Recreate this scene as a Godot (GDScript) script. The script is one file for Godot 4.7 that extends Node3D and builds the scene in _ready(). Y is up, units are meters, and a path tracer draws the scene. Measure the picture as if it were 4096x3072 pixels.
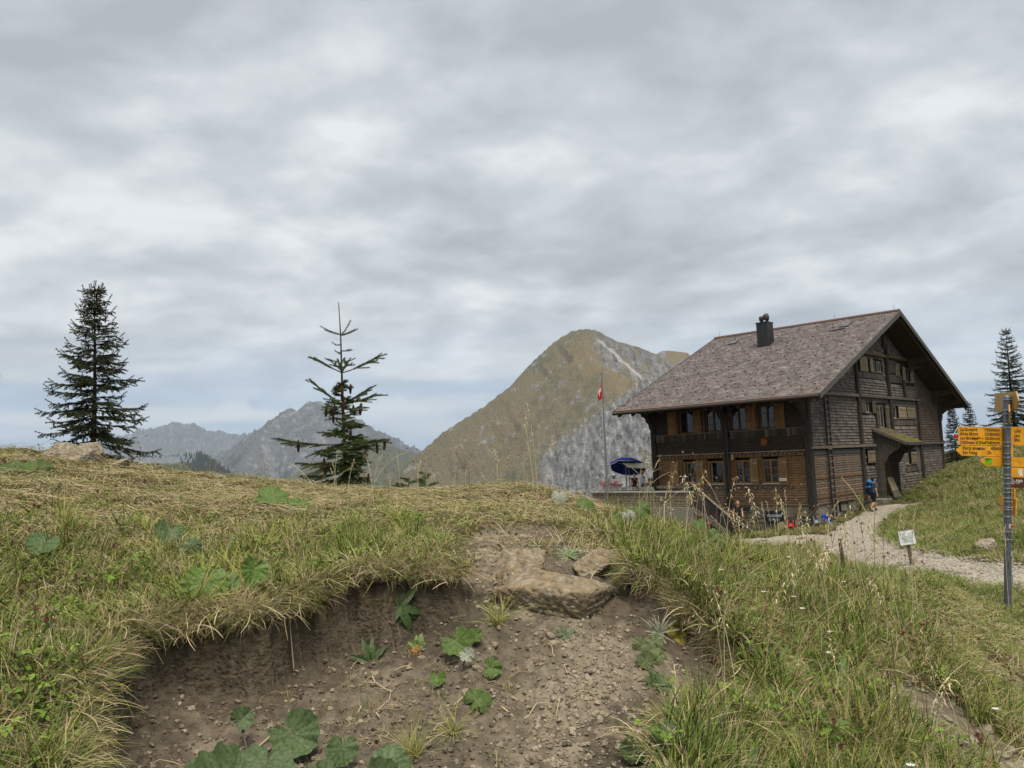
extends Node3D

# ------------------------------------------------------------------ tools
var rng := RandomNumberGenerator.new()
var M := {}
var used := {}
var T0 := 0

class MB:
	var v := PackedVector3Array()
	var n := PackedVector3Array()
	var c := PackedColorArray()
	var i := PackedInt32Array()
	var col := Color(1, 1, 1)
	func vert(p: Vector3, nn: Vector3) -> int:
		v.append(p); n.append(nn); c.append(col)
		return v.size() - 1
	func tri(a: Vector3, b: Vector3, d: Vector3) -> void:
		var nn := (b - a).cross(d - a).normalized()
		var k := v.size()
		v.append(a); v.append(b); v.append(d)
		n.append(nn); n.append(nn); n.append(nn)
		c.append(col); c.append(col); c.append(col)
		i.append(k); i.append(k + 2); i.append(k + 1)
	func quad(a: Vector3, b: Vector3, d: Vector3, e: Vector3) -> void:
		var nn := (d - a).cross(e - b).normalized()
		var k := v.size()
		for p in [a, b, d, e]:
			v.append(p); n.append(nn); c.append(col)
		i.append_array(PackedInt32Array([k, k + 2, k + 1, k, k + 3, k + 2]))
	func hexa(p: Array) -> void:      # 8 corners: bottom 0-3 counter-clockwise from above, top 4-7
		quad(p[0], p[3], p[2], p[1]); quad(p[4], p[5], p[6], p[7])
		for k in 4:
			var l := (k + 1) % 4
			quad(p[k], p[l], p[l + 4], p[k + 4])
	func box(ctr: Vector3, size: Vector3, b := Basis()) -> void:
		var h := size * 0.5
		var p := []
		for y in [-1, 1]:
			for q in [[-1, 1], [1, 1], [1, -1], [-1, -1]]:
				p.append(ctr + b * Vector3(h.x * q[0], h.y * y, h.z * q[1]))
		hexa(p)
	# a box with its long edges bevelled along axis z of b
	func bev(ctr: Vector3, size: Vector3, r: float, b := Basis()) -> void:
		var h := size * 0.5
		var ring := [Vector2(-h.x + r, -h.y), Vector2(h.x - r, -h.y), Vector2(h.x, -h.y + r), Vector2(h.x, h.y - r), Vector2(h.x - r, h.y), Vector2(-h.x + r, h.y), Vector2(-h.x, h.y - r), Vector2(-h.x, -h.y + r)]
		prism(ring, ctr, b, -h.z, h.z)
	func prism(ring: Array, ctr: Vector3, b: Basis, z0: float, z1: float) -> void:
		var m := ring.size()
		var lo := []
		var hi := []
		for q in ring:
			lo.append(ctr + b * Vector3(q.x, q.y, z0)); hi.append(ctr + b * Vector3(q.x, q.y, z1))
		for k in m:
			var l := (k + 1) % m
			quad(lo[k], lo[l], hi[l], hi[k])
		var pts := PackedVector2Array(ring)
		var t := Geometry2D.triangulate_polygon(pts)
		for k in range(0, t.size(), 3):
			var a := t[k]; var e := t[k + 1]; var g := t[k + 2]
			if (pts[e] - pts[a]).cross(pts[g] - pts[a]) < 0.0:
				var s := e; e = g; g = s
			tri(hi[a], hi[e], hi[g]); tri(lo[a], lo[g], lo[e])
	func tube(pts: Array, rad: Array, sides := 6, cap := true) -> void:
		var m := pts.size()
		var up := Vector3.UP
		var start := v.size()
		var prev := Vector3.ZERO
		for k in m:
			var d: Vector3 = ((pts[mini(k + 1, m - 1)] as Vector3) - (pts[maxi(k - 1, 0)] as Vector3)).normalized()
			var s := d.cross(up)
			if prev != Vector3.ZERO:
				s = prev - d * prev.dot(d)
			elif s.length() < 0.15:
				s = d.cross(Vector3.RIGHT)
			s = s.normalized()
			prev = s
			var t := s.cross(d)
			for j in sides:
				var a := TAU * j / sides
				var o := s * cos(a) + t * sin(a)
				v.append(pts[k] + o * rad[k]); n.append(o); c.append(col)
		for k in m - 1:
			for j in sides:
				var a0 := start + k * sides + j
				var a1 := start + k * sides + (j + 1) % sides
				i.append_array(PackedInt32Array([a0, a1, a0 + sides, a1, a1 + sides, a0 + sides]))
		if cap:
			for e in [0, m - 1]:
				var ctr := v.size()
				var d2: Vector3 = (pts[e] - pts[1 if e == 0 else m - 2]).normalized()
				v.append(pts[e]); n.append(d2); c.append(col)
				for j in sides:
					v.append(v[start + e * sides + j]); n.append(d2); c.append(col)
				for j in sides:
					if e == 0:
						i.append_array(PackedInt32Array([ctr, ctr + 1 + (j + 1) % sides, ctr + 1 + j]))
					else:
						i.append_array(PackedInt32Array([ctr, ctr + 1 + j, ctr + 1 + (j + 1) % sides]))
	func lathe(ctr: Vector3, prof: Array, sides := 12, b := Basis()) -> void:
		var start := v.size()
		var m := prof.size()
		for k in m:
			var d: Vector2 = (prof[mini(k + 1, m - 1)] - prof[maxi(k - 1, 0)]).normalized()
			for j in sides:
				var a := TAU * j / sides
				var o := Vector3(cos(a), 0, sin(a))
				v.append(ctr + b * (o * prof[k].x + Vector3(0, prof[k].y, 0)))
				n.append((b * (o * d.y - Vector3(0, d.x, 0))).normalized()); c.append(col)
		for k in m - 1:
			for j in sides:
				var a0 := start + k * sides + j
				var a1 := start + k * sides + (j + 1) % sides
				i.append_array(PackedInt32Array([a0, a1, a0 + sides, a1, a1 + sides, a0 + sides]))
	# a bent ribbon: a blade of grass, a stalk leaf
	func ribbon(pts: Array, w: Array, side: Vector3) -> void:
		var m := pts.size()
		var start := v.size()
		for k in m:
			var d: Vector3 = (pts[mini(k + 1, m - 1)] - pts[maxi(k - 1, 0)]).normalized()
			var nn := side.cross(d).normalized()
			v.append(pts[k] - side * (w[k] * 0.5)); v.append(pts[k] + side * (w[k] * 0.5))
			n.append(nn); n.append(nn); c.append(col); c.append(col)
		for k in m - 1:
			var a := start + k * 2
			i.append_array(PackedInt32Array([a, a + 2, a + 1, a + 1, a + 2, a + 3]))
	func mesh() -> ArrayMesh:
		var a := []
		a.resize(Mesh.ARRAY_MAX)
		a[Mesh.ARRAY_VERTEX] = v; a[Mesh.ARRAY_NORMAL] = n; a[Mesh.ARRAY_COLOR] = c; a[Mesh.ARRAY_INDEX] = i
		var m := ArrayMesh.new()
		m.add_surface_from_arrays(Mesh.PRIMITIVE_TRIANGLES, a)
		return m

func numbered(called: String) -> String:
	var k: int = used.get(called, 0)
	used[called] = k + 1
	return called if k == 0 else "%s_%03d" % [called, k]

func tag(o: Node, label: String, category: String, group := "") -> Node:
	o.set_meta("label", label); o.set_meta("category", category)
	if group != "":
		o.set_meta("group", group)
	return o

func thing(called: String, label: String, category: String, at := Vector3.ZERO, turn := 0.0, group := "") -> Node3D:
	var o := Node3D.new()
	o.name = numbered(called)
	add_child(o)
	o.position = at; o.rotation.y = turn
	tag(o, label, category, group)
	return o

func obj(called: String, m, mat: Material, parent: Node = self, xf := Transform3D()) -> MeshInstance3D:
	var o := MeshInstance3D.new()
	o.mesh = m.mesh() if m is MB else m
	o.material_override = mat
	o.name = numbered(called) if parent == self else called
	parent.add_child(o, true)
	o.transform = xf
	return o

func struct(called: String, m, mat: Material, parent: Node = self) -> MeshInstance3D:
	var o := obj(called, m, mat, parent)
	o.set_meta("kind", "structure")
	return o

func multi(called: String, m: Mesh, mat: Material, xfs: Array, cols: Array, parent: Node = self) -> MultiMeshInstance3D:
	var mm := MultiMesh.new()
	mm.transform_format = MultiMesh.TRANSFORM_3D
	mm.use_colors = cols.size() > 0
	mm.mesh = m
	mm.instance_count = xfs.size()
	for k in xfs.size():
		mm.set_instance_transform(k, xfs[k])
		if cols.size() > 0:
			mm.set_instance_color(k, cols[k])
	var o := MultiMeshInstance3D.new()
	o.multimesh = mm
	o.material_override = mat
	o.name = numbered(called) if parent == self else called
	parent.add_child(o, true)
	o.set_meta("kind", "stuff")
	return o

func jit(c: Color, amt: float) -> Color:
	var k := 1.0 + rng.randf_range(-amt, amt)
	return Color(c.r * k * (1.0 + rng.randf_range(-amt, amt) * 0.25), c.g * k, c.b * k * (1.0 + rng.randf_range(-amt, amt) * 0.25))

func noise(sd: int, freq: float, oct := 4, kind := FastNoiseLite.TYPE_SIMPLEX_SMOOTH, fr := FastNoiseLite.FRACTAL_FBM) -> FastNoiseLite:
	var f := FastNoiseLite.new()
	f.seed = sd; f.frequency = freq; f.noise_type = kind
	f.fractal_type = fr; f.fractal_octaves = oct
	return f

func ramp(stops: Array) -> Gradient:
	var g := Gradient.new()
	var o := PackedFloat32Array()
	var c := PackedColorArray()
	for s in stops:
		o.append(s[0]); c.append(s[1])
	g.offsets = o; g.colors = c
	return g

func grey(k: float) -> Color:
	return Color(k, k, k)

func ntex(n: FastNoiseLite, size: int, g: Gradient = null, normal := 0.0) -> NoiseTexture2D:
	var t := NoiseTexture2D.new()
	t.noise = n; t.width = size; t.height = size; t.seamless = true
	t.seamless_blend_skirt = 0.15
	if g:
		t.color_ramp = g
	if normal > 0.0:
		t.as_normal_map = true
		t.bump_strength = normal
	return t

# albedo by vertex colour times a grey pattern, laid in three planes of the thing itself
func mat(rough: float, tex: Texture2D = null, scale := Vector3.ONE, nrm: Texture2D = null, nscale := 1.0, world := false, spec := 0.35) -> StandardMaterial3D:
	var m := StandardMaterial3D.new()
	m.vertex_color_use_as_albedo = true
	m.roughness = rough
	m.metallic_specular = spec
	if tex:
		m.albedo_texture = tex
	if nrm:
		m.normal_enabled = true
		m.normal_texture = nrm
		m.normal_scale = nscale
	if tex or nrm:
		m.uv1_triplanar = true
		m.uv1_world_triplanar = world
		m.uv1_scale = scale
	return m

func plain(lin: Color, rough := 0.6, metal := 0.0) -> StandardMaterial3D:
	var m := StandardMaterial3D.new()
	m.albedo_color = lin.linear_to_srgb()
	m.roughness = rough
	m.metallic = metal
	return m

func stage(s: String) -> void:
	print("%6.1f s  %s" % [(Time.get_ticks_msec() - T0) / 1000.0, s])

func make_materials() -> void:
	var fine := ntex(noise(41, 0.02, 5), 512, ramp([[0.0, grey(0.62)], [0.5, grey(0.85)], [1.0, grey(1.0)]]))
	var grit := ntex(noise(42, 0.05, 5), 512, null, 10.0)
	M.earth = mat(0.95, fine, Vector3.ONE * 1.7, grit, 1.0, true, 0.2)
	var peb := noise(43, 0.045, 2, FastNoiseLite.TYPE_CELLULAR, FastNoiseLite.FRACTAL_FBM)
	M.gravel = mat(0.95, ntex(peb, 512, ramp([[0.0, grey(1.0)], [0.55, grey(0.85)], [1.0, grey(0.5)]])), Vector3.ONE * 1.1, ntex(peb, 512, null, 12.0), 1.0, true, 0.2)
	var crag := noise(44, 0.02, 5, FastNoiseLite.TYPE_SIMPLEX_SMOOTH, FastNoiseLite.FRACTAL_RIDGED)
	M.mountain = mat(1.0, ntex(noise(45, 0.03, 5), 512, ramp([[0.0, grey(0.5)], [0.5, grey(0.82)], [1.0, grey(1.0)]])), Vector3.ONE * 0.013, ntex(crag, 512, null, 14.0), 1.0, true, 0.1)
	# wood: grey grain, drawn out along one axis
	var gr := noise(51, 0.022, 5)
	var grain := ntex(gr, 512, ramp([[0.0, grey(0.40)], [0.35, grey(0.72)], [0.7, grey(0.95)], [1.0, grey(1.0)]]))
	var gnrm := ntex(gr, 512, null, 6.0)
	M.wood_x = mat(0.82, grain, Vector3(0.16, 2.6, 2.6), gnrm, 0.7, false, 0.3)
	M.wood_y = mat(0.82, grain, Vector3(2.6, 0.16, 2.6), gnrm, 0.7, false, 0.3)
	M.wood_z = mat(0.82, grain, Vector3(2.6, 2.6, 0.16), gnrm, 0.7, false, 0.3)
	M.rocktex = ntex(noise(52, 0.016, 5), 512, ramp([[0.0, grey(0.5)], [0.45, grey(0.82)], [1.0, grey(1.0)]]))
	M.rocknrm = ntex(noise(53, 0.03, 5), 512, null, 12.0)
	M.rocktex2 = ntex(noise(57, 0.01, 5), 256, ramp([[0.0, grey(0.84)], [0.5, grey(0.96)], [1.0, grey(1.0)]]))
	M.plaster = mat(0.95, M.rocktex, Vector3.ONE * 1.2, M.rocknrm, 0.6, false, 0.2)
	M.rock = mat(0.92, M.rocktex, Vector3.ONE * 2.2, M.rocknrm, 1.0, true, 0.25)
	M.tile = mat(0.8, M.rocktex2, Vector3.ONE * 4.0, null, 0.4, false, 0.35)
	M.bark = mat(0.95, M.rocktex, Vector3(6, 1.5, 6), M.rocknrm, 1.0, false, 0.2)
	M.metal = mat(0.5, M.rocktex, Vector3.ONE * 1.5, null, 1.0, false, 0.5)
	M.cloth = mat(0.95)
	M.leafy = mat(0.7)
	M.leafy.backlight_enabled = true
	M.leafy.backlight = Color(0.35, 0.38, 0.16)
	M.needle = mat(0.6)
	M.flat = mat(0.6)
	M.skin = mat(0.6)
	M.galv = mat(0.45, M.rocktex, Vector3.ONE * 5.0, null, 1.0, false, 0.5)
	M.galv.metallic = 0.25
	M.enamel = mat(0.42, M.rocktex2, Vector3.ONE * 3.0, null, 1.0, false, 0.4)
	M.grass = mat(0.75, null, Vector3.ONE, null, 1.0, false, 0.25)
	M.grass.backlight_enabled = true
	M.grass.backlight = Color(0.42, 0.44, 0.20)
	M.leaf = mat(0.55, M.rocktex, Vector3.ONE * 9.0, M.rocknrm, 0.25, false, 0.35)
	M.leaf.backlight_enabled = true
	M.leaf.backlight = Color(0.14, 0.18, 0.05)
	for k in 5:
		shale.append(rock_mesh(340 + k, Vector3.ONE, 0.1, SLATE, 6, 8))
	var g := StandardMaterial3D.new()
	g.transparency = BaseMaterial3D.TRANSPARENCY_ALPHA
	g.albedo_color = Color(0.10, 0.12, 0.12, 0.42)
	g.roughness = 0.03
	M.glass = g
	M.mirror_glass = plain(Color(0.05, 0.06, 0.065), 0.05)
	M.mirror_glass.metallic_specular = 0.9

func _ready() -> void:
	T0 = Time.get_ticks_msec()
	rng.seed = 20240907
	make_world()
	make_materials()
	make_ground()
	make_turf_edge()
	make_path()
	make_mountains()
	make_chalet()
	make_terrace()
	make_wall_things()
	make_trees()
	make_rocks()
	make_path_things()
	make_people()
	make_grass()
	make_plants()
	stage("done")

# ------------------------------------------------------------------ terrain heights
# columns: [azimuth in degrees right of straight ahead, [[distance, height against eye level], ...]]
var TURF := [
	[-48.0, [[0.3, -1.5], [1.2, -1.0], [2.2, -0.7], [3.0, -0.48], [4.0, -0.3], [6.0, 0.0], [9.0, 0.33], [12.0, 0.3], [16.0, -0.4], [24.0, -1.2], [35.0, -6.0], [80.0, -30.0], [140.0, -60.0]]],
	[-32.3, [[0.3, -1.5], [1.2, -1.02], [2.2, -0.75], [2.7, -0.6], [3.7, -0.42], [5.0, -0.2], [7.0, 0.05], [9.0, 0.29], [10.5, 0.30], [12.0, 0.15], [16.0, -0.8], [24.0, -1.2], [35.0, -6.0], [80.0, -30.0], [140.0, -60.0]]],
	[-27.4, [[0.3, -1.5], [1.2, -1.05], [2.2, -0.79], [2.7, -0.64], [3.7, -0.46], [5.0, -0.27], [7.0, -0.06], [8.5, 0.12], [9.5, 0.20], [11.0, 0.08], [14.0, -0.6], [24.0, -1.2], [35.0, -6.0], [80.0, -30.0], [140.0, -60.0]]],
	[-22.0, [[0.3, -1.5], [1.2, -1.05], [2.2, -0.8], [2.7, -0.68], [3.2, -0.56], [4.0, -0.43], [5.5, -0.25], [7.5, -0.14], [9.0, -0.04], [10.5, -0.08], [14.0, -0.9], [24.0, -3.0], [80.0, -30.0], [140.0, -60.0]]],
	[-16.2, [[0.3, -1.5], [1.2, -1.05], [2.3, -0.78], [2.9, -0.63], [3.15, -0.56], [4.0, -0.43], [5.5, -0.28], [7.5, -0.19], [9.0, -0.15], [10.0, -0.22], [14.0, -1.2], [24.0, -4.0], [80.0, -30.0], [140.0, -60.0]]],
	[-9.9, [[0.3, -1.5], [1.2, -1.05], [2.3, -0.72], [3.25, -0.52], [4.0, -0.42], [5.5, -0.31], [7.5, -0.26], [8.5, -0.28], [10.0, -0.5], [14.0, -1.8], [24.0, -5.0], [80.0, -30.0], [140.0, -60.0]]],
	[-4.8, [[0.3, -1.5], [1.2, -1.05], [2.3, -0.7], [3.3, -0.49], [4.0, -0.43], [5.5, -0.34], [7.5, -0.25], [8.5, -0.31], [10.0, -0.6], [14.0, -2.0], [24.0, -5.0], [80.0, -30.0], [140.0, -60.0]]],
	[1.4, [[0.3, -1.5], [1.2, -1.05], [2.3, -0.72], [3.6, -0.47], [4.2, -0.43], [5.5, -0.36], [7.0, -0.27], [8.0, -0.31], [10.0, -0.75], [14.0, -2.2], [24.0, -5.0], [45.0, -7.5], [80.0, -20.0], [140.0, -60.0]]],
	[6.3, [[0.3, -1.5], [1.2, -1.08], [2.3, -0.8], [3.45, -0.57], [4.2, -0.49], [5.2, -0.45], [6.2, -0.43], [7.0, -0.5], [9.0, -0.95], [14.0, -2.6], [24.0, -4.8], [38.0, -5.2], [45.0, -5.4], [80.0, -12.0], [140.0, -60.0]]],
	[11.1, [[0.3, -1.5], [1.2, -1.1], [2.6, -0.86], [3.4, -0.67], [4.2, -0.61], [5.2, -0.58], [6.0, -0.6], [7.0, -0.75], [9.0, -1.2], [14.0, -2.7], [24.0, -4.4], [38.0, -4.4], [45.0, -4.5], [80.0, -8.0], [140.0, -60.0]]],
	[15.8, [[0.3, -1.5], [1.2, -1.15], [2.5, -1.0], [3.0, -0.92], [4.0, -0.78], [5.2, -0.75], [6.0, -0.78], [7.0, -0.93], [9.0, -1.4], [14.0, -2.6], [24.0, -3.85], [36.0, -4.1], [45.0, -4.15], [80.0, -5.0], [140.0, -60.0]]],
	[21.7, [[0.3, -1.5], [1.2, -1.2], [2.5, -1.07], [3.0, -1.02], [4.0, -0.95], [5.5, -0.94], [6.5, -1.0], [8.0, -1.28], [11.0, -1.75], [15.0, -2.2], [22.0, -2.75], [30.0, -3.2], [38.0, -3.7], [44.0, -3.55], [52.0, -3.3], [80.0, -4.0], [140.0, -60.0]]],
	[26.1, [[0.3, -1.5], [1.2, -1.22], [2.5, -1.1], [3.2, -1.1], [4.5, -1.08], [6.0, -1.07], [7.5, -1.12], [9.0, -1.4], [12.0, -1.8], [15.0, -2.0], [20.0, -2.35], [30.0, -2.9], [40.0, -3.15], [48.0, -3.05], [60.0, -2.4], [90.0, -4.0], [140.0, -60.0]]],
	[28.2, [[0.3, -1.5], [1.2, -1.22], [2.5, -1.14], [3.2, -1.17], [4.5, -1.24], [6.0, -1.3], [7.5, -1.37], [9.0, -1.55], [12.0, -1.85], [15.0, -2.0], [20.0, -2.2], [30.0, -2.55], [40.0, -2.45], [50.0, -1.9], [58.0, -1.55], [75.0, -1.6], [95.0, -4.0], [140.0, -60.0]]],
	[31.6, [[0.3, -1.5], [1.2, -1.25], [2.5, -1.22], [3.2, -1.31], [4.5, -1.48], [5.5, -1.58], [7.0, -1.69], [8.5, -1.76], [11.0, -1.9], [15.0, -1.95], [20.0, -1.9], [30.0, -1.85], [40.0, -1.5], [50.0, -1.0], [60.0, -0.5], [75.0, -0.3], [100.0, -5.0], [140.0, -60.0]]],
	[38.6, [[0.3, -1.5], [1.2, -1.3], [2.5, -1.3], [4.5, -1.65], [8.5, -1.95], [12.0, -2.0], [15.0, -1.9], [20.0, -1.6], [30.0, -1.2], [40.0, -0.6], [60.0, 0.5], [80.0, 0.5], [110.0, -4.0], [140.0, -60.0]]],
	[60.0, [[0.3, -1.5], [1.2, -1.35], [2.5, -1.4], [4.5, -1.7], [8.5, -2.0], [12.0, -2.0], [20.0, -1.2], [40.0, 0.6], [60.0, 2.0], [80.0, 2.0], [110.0, -4.0], [140.0, -60.0]]],
]
var FLOOR := [
	[-60.0, [[0.3, -1.5], [1.2, -1.2], [2.0, -0.95], [2.4, -0.87], [2.65, -0.82], [3.0, -0.78], [6.0, -0.6]]],
	[-24.8, [[0.3, -1.5], [1.2, -1.2], [2.0, -0.97], [2.4, -0.88], [2.65, -0.84], [3.0, -0.80], [3.3, -0.74], [6.0, -0.6]]],
	[-19.2, [[0.3, -1.5], [1.2, -1.25], [2.0, -1.0], [2.3, -0.93], [2.6, -0.88], [2.85, -0.84], [3.15, -0.79], [3.5, -0.7], [6.0, -0.6]]],
	[-13.1, [[0.3, -1.5], [1.2, -1.25], [2.0, -1.0], [2.3, -0.93], [2.7, -0.86], [3.0, -0.81], [3.25, -0.77], [3.5, -0.72], [6.0, -0.5]]],
	[-6.7, [[0.3, -1.5], [1.2, -1.25], [2.0, -0.98], [2.3, -0.91], [2.7, -0.83], [3.05, -0.79], [3.3, -0.74], [3.6, -0.66], [6.0, -0.5]]],
	[-3.5, [[0.3, -1.5], [1.2, -1.25], [2.0, -0.96], [2.3, -0.89], [2.7, -0.81], [3.1, -0.73], [3.45, -0.58], [4.0, -0.475], [4.6, -0.42], [6.0, -0.36]]],
	[-0.2, [[0.3, -1.5], [1.2, -1.25], [2.0, -0.95], [2.3, -0.88], [2.75, -0.8], [3.1, -0.73], [3.4, -0.62], [3.8, -0.5], [4.3, -0.435], [4.7, -0.42], [6.0, -0.36]]],
	[4.7, [[0.3, -1.5], [1.2, -1.25], [2.0, -0.97], [2.3, -0.88], [2.75, -0.8], [3.1, -0.735], [3.35, -0.68], [3.5, -0.6], [3.8, -0.48], [4.3, -0.44], [6.0, -0.4]]],
	[9.6, [[0.3, -1.5], [1.2, -1.25], [2.0, -1.0], [2.3, -0.92], [2.75, -0.86], [3.0, -0.81], [3.2, -0.77], [3.4, -0.72], [3.8, -0.63], [6.0, -0.6]]],
	[14.3, [[0.3, -1.5], [1.2, -1.25], [2.0, -1.08], [2.3, -1.03], [2.75, -0.96], [3.05, -0.91], [3.3, -0.86], [6.0, -0.8]]],
	[60.0, [[0.3, -1.5], [1.2, -1.25], [2.0, -1.1], [2.3, -1.05], [2.75, -1.0], [3.3, -0.9], [6.0, -0.8]]],
]
# outline of the worn hollow, [azimuth, distance]
var HOLLOW := [[-28.5, 1.3], [-28.0, 2.3], [-27.2, 2.75], [-25.6, 3.12], [-23.2, 3.24], [-20.4, 3.2], [-18.0, 3.16], [-15.6, 3.3], [-12.6, 3.44], [-9.6, 3.4], [-7.4, 3.46], [-4.9, 3.46], [-4.7, 3.85], [-4.2, 4.4], [-2.4, 4.8], [1.6, 4.75], [4.6, 4.55], [6.6, 4.15], [7.2, 3.7], [8.4, 3.55], [10.9, 3.5], [13.0, 3.36], [15.1, 3.2], [16.2, 3.02], [14.8, 2.86], [12.4, 2.72], [10.2, 2.6], [8.9, 2.4], [8.2, 1.3]]
const NA := 260
const ND := 190
const DMIN := 0.3
const DMAX := 140.0
var tabT := PackedFloat32Array()
var tabF := PackedFloat32Array()
var sdH := PackedFloat32Array()
const SX := 240
const SZ := 210
var nz_big: FastNoiseLite
var nz_mid: FastNoiseLite
var nz_fine: FastNoiseLite
var nz_crack: FastNoiseLite
var nz_col: FastNoiseLite
var nz_clod: FastNoiseLite

func prof(col: Array, ld: float) -> float:
	var m := col.size()
	if ld <= log(col[0][0]):
		return col[0][1]
	for k in m - 1:
		var l1 := log(col[k + 1][0])
		if ld <= l1:
			var l0 := log(col[k][0])
			var t := (ld - l0) / (l1 - l0)
			var p0: float = col[maxi(k - 1, 0)][1]
			var p3: float = col[mini(k + 2, m - 1)][1]
			var lin := lerpf(col[k][1], col[k + 1][1], t)
			return lerpf(lin, cubic_interpolate(col[k][1], col[k + 1][1], p0, p3, t), 0.6)
	return col[m - 1][1]

func bake(cols: Array) -> PackedFloat32Array:
	var out := PackedFloat32Array()
	out.resize(NA * ND)
	for d in ND:
		var ld := lerpf(log(DMIN), log(DMAX), d / float(ND - 1))
		var hs := []
		for c in cols:
			hs.append(prof(c[1], ld))
		var k := 0
		for a in NA:
			var az := lerpf(-60.0, 60.0, a / float(NA - 1))
			while k < cols.size() - 2 and az > cols[k + 1][0]:
				k += 1
			var t := clampf((az - cols[k][0]) / (cols[k + 1][0] - cols[k][0]), 0.0, 1.0)
			var lin := lerpf(hs[k], hs[k + 1], t)
			var cub := cubic_interpolate(hs[k], hs[k + 1], hs[maxi(k - 1, 0)], hs[mini(k + 2, hs.size() - 1)], t)
			out[d * NA + a] = lerpf(lin, cub, 0.6)
	return out

func tab(t: PackedFloat32Array, az: float, ld: float) -> float:
	var fa := clampf((az + 60.0) / 120.0, 0.0, 0.99999) * (NA - 1)
	var fd := clampf((ld - log(DMIN)) / (log(DMAX) - log(DMIN)), 0.0, 0.99999) * (ND - 1)
	var ia := int(fa)
	var id := int(fd)
	fa -= ia; fd -= id
	var o := id * NA + ia
	return lerpf(lerpf(t[o], t[o + 1], fa), lerpf(t[o + NA], t[o + NA + 1], fa), fd)

func polar(az: float, d: float) -> Vector2:   # x, z
	var r := deg_to_rad(az)
	return Vector2(sin(r) * d, -cos(r) * d)

func bake_hollow() -> void:
	var poly := []
	for q in HOLLOW:
		poly.append(polar(q[0], q[1]))
	var pp := PackedVector2Array(poly)
	sdH.resize(SX * SZ)
	for j in SZ:
		for i in SX:
			var p := Vector2(-2.4 + i * 0.02, -5.2 + j * 0.02)
			var best := 9.0
			for k in poly.size():
				var q := Geometry2D.get_closest_point_to_segment(p, poly[k], poly[(k + 1) % poly.size()])
				best = minf(best, p.distance_squared_to(q))
			best = sqrt(best)
			sdH[j * SX + i] = -best if Geometry2D.is_point_in_polygon(p, pp) else best

# signed distance to the rim of the hollow, negative inside
func hollow(x: float, z: float) -> float:
	var fx := (x + 2.4) / 0.02
	var fz := (z + 5.2) / 0.02
	if fx < 0.0 or fz < 0.0 or fx >= SX - 1 or fz >= SZ - 1:
		return 1.0
	var i := int(fx)
	var j := int(fz)
	fx -= i; fz -= j
	var o := j * SX + i
	return lerpf(lerpf(sdH[o], sdH[o + 1], fx), lerpf(sdH[o + SX], sdH[o + SX + 1], fx), fz)

func rim(x: float, z: float) -> float:
	return hollow(x, z) + nz_mid.get_noise_2d(x * 3.0, z * 3.0) * 0.06 + nz_fine.get_noise_2d(x, z) * 0.02

func ground(x: float, z: float) -> float:
	var d := sqrt(x * x + z * z)
	var az := rad_to_deg(atan2(x, -z))
	var ld := log(maxf(d, DMIN))
	var h := tab(tabT, az, ld)
	if d > DMAX:
		h = -60.0 - 140.0 * smoothstep(140.0, 900.0, d)
	if d > 80.0:
		return h
	var bump := nz_big.get_noise_2d(x, z) * (0.06 if d < 9.0 else 0.10)
	if d < 6.0 and absf(az) < 40.0:
		var s := rim(x, z)
		var w := smoothstep(0.012, -0.045, s)
		# the turf hangs a little over its edge
		h += bump + (0.045 + 0.03 * nz_mid.get_noise_2d(x * 2.0, z * 2.0 + 9.0)) * smoothstep(0.28, 0.02, absf(s)) * smoothstep(4.2, 3.6, d)
		if w > 0.0:
			var f := tab(tabF, az, ld)
			f += nz_mid.get_noise_2d(x * 2.2, z * 2.2) * 0.02 + nz_fine.get_noise_2d(x * 1.3, z * 1.3) * 0.02 + nz_clod.get_noise_2d(x, z) * -0.014 * (1.0 - 0.6 * dusty(x, z))
			var cr := absf(nz_crack.get_noise_2d(x, z))
			f -= 0.016 * smoothstep(0.045, 0.0, cr) * smoothstep(-0.02, -0.12, s) * smoothstep(0.0, 0.25, nz_mid.get_noise_2d(x * 1.1 + 7.0, z * 1.1) + 0.12)
			h = lerpf(h, minf(f, h), w)
		return h
	return h + bump

func gp(x: float, z: float, up := 0.0) -> Vector3:
	return Vector3(x, ground(x, z) + up, z)

func ga(az: float, d: float, up := 0.0) -> Vector3:
	var p := polar(az, d)
	return Vector3(p.x, ground(p.x, p.y) + up, p.y)

func gnormal(x: float, z: float, e := 0.04) -> Vector3:
	return Vector3(ground(x - e, z) - ground(x + e, z), 2.0 * e, ground(x, z - e) - ground(x, z + e)).normalized()

# how far a point lies from the middle of the gravel path (1 at its edge)
var PATH := [[42.0, 12.6, 2.0], [36.0, 12.8, 1.4], [31.6, 13.2, 1.05], [28.5, 14.3, 0.9], [26.2, 15.8, 0.85], [24.2, 19.0, 0.72], [22.8, 24.0, 0.8], [22.0, 30.0, 1.0], [21.9, 36.0, 1.25], [22.5, 40.5, 1.05], [23.6, 44.0, 1.0], [25.1, 48.0, 1.3]]
var FRONT_PATH := [[22.4, 33.0, 1.0], [20.6, 36.0, 1.3], [18.8, 38.0, 1.5], [16.6, 38.8, 1.4], [14.6, 39.2, 1.0]]
var path_xz := []
var front_xz := []

func path_at(x: float, z: float) -> float:
	var best := 99.0
	var p := Vector2(x, z)
	for way in [path_xz, front_xz]:
		for k in way.size() - 1:
			var a: Vector2 = way[k][0]
			var b: Vector2 = way[k + 1][0]
			var t := clampf((p - a).dot(b - a) / a.distance_squared_to(b), 0.0, 1.0)
			best = minf(best, p.distance_to(a.lerp(b, t)) / lerpf(way[k][1], way[k + 1][1], t))
	return best

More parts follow.
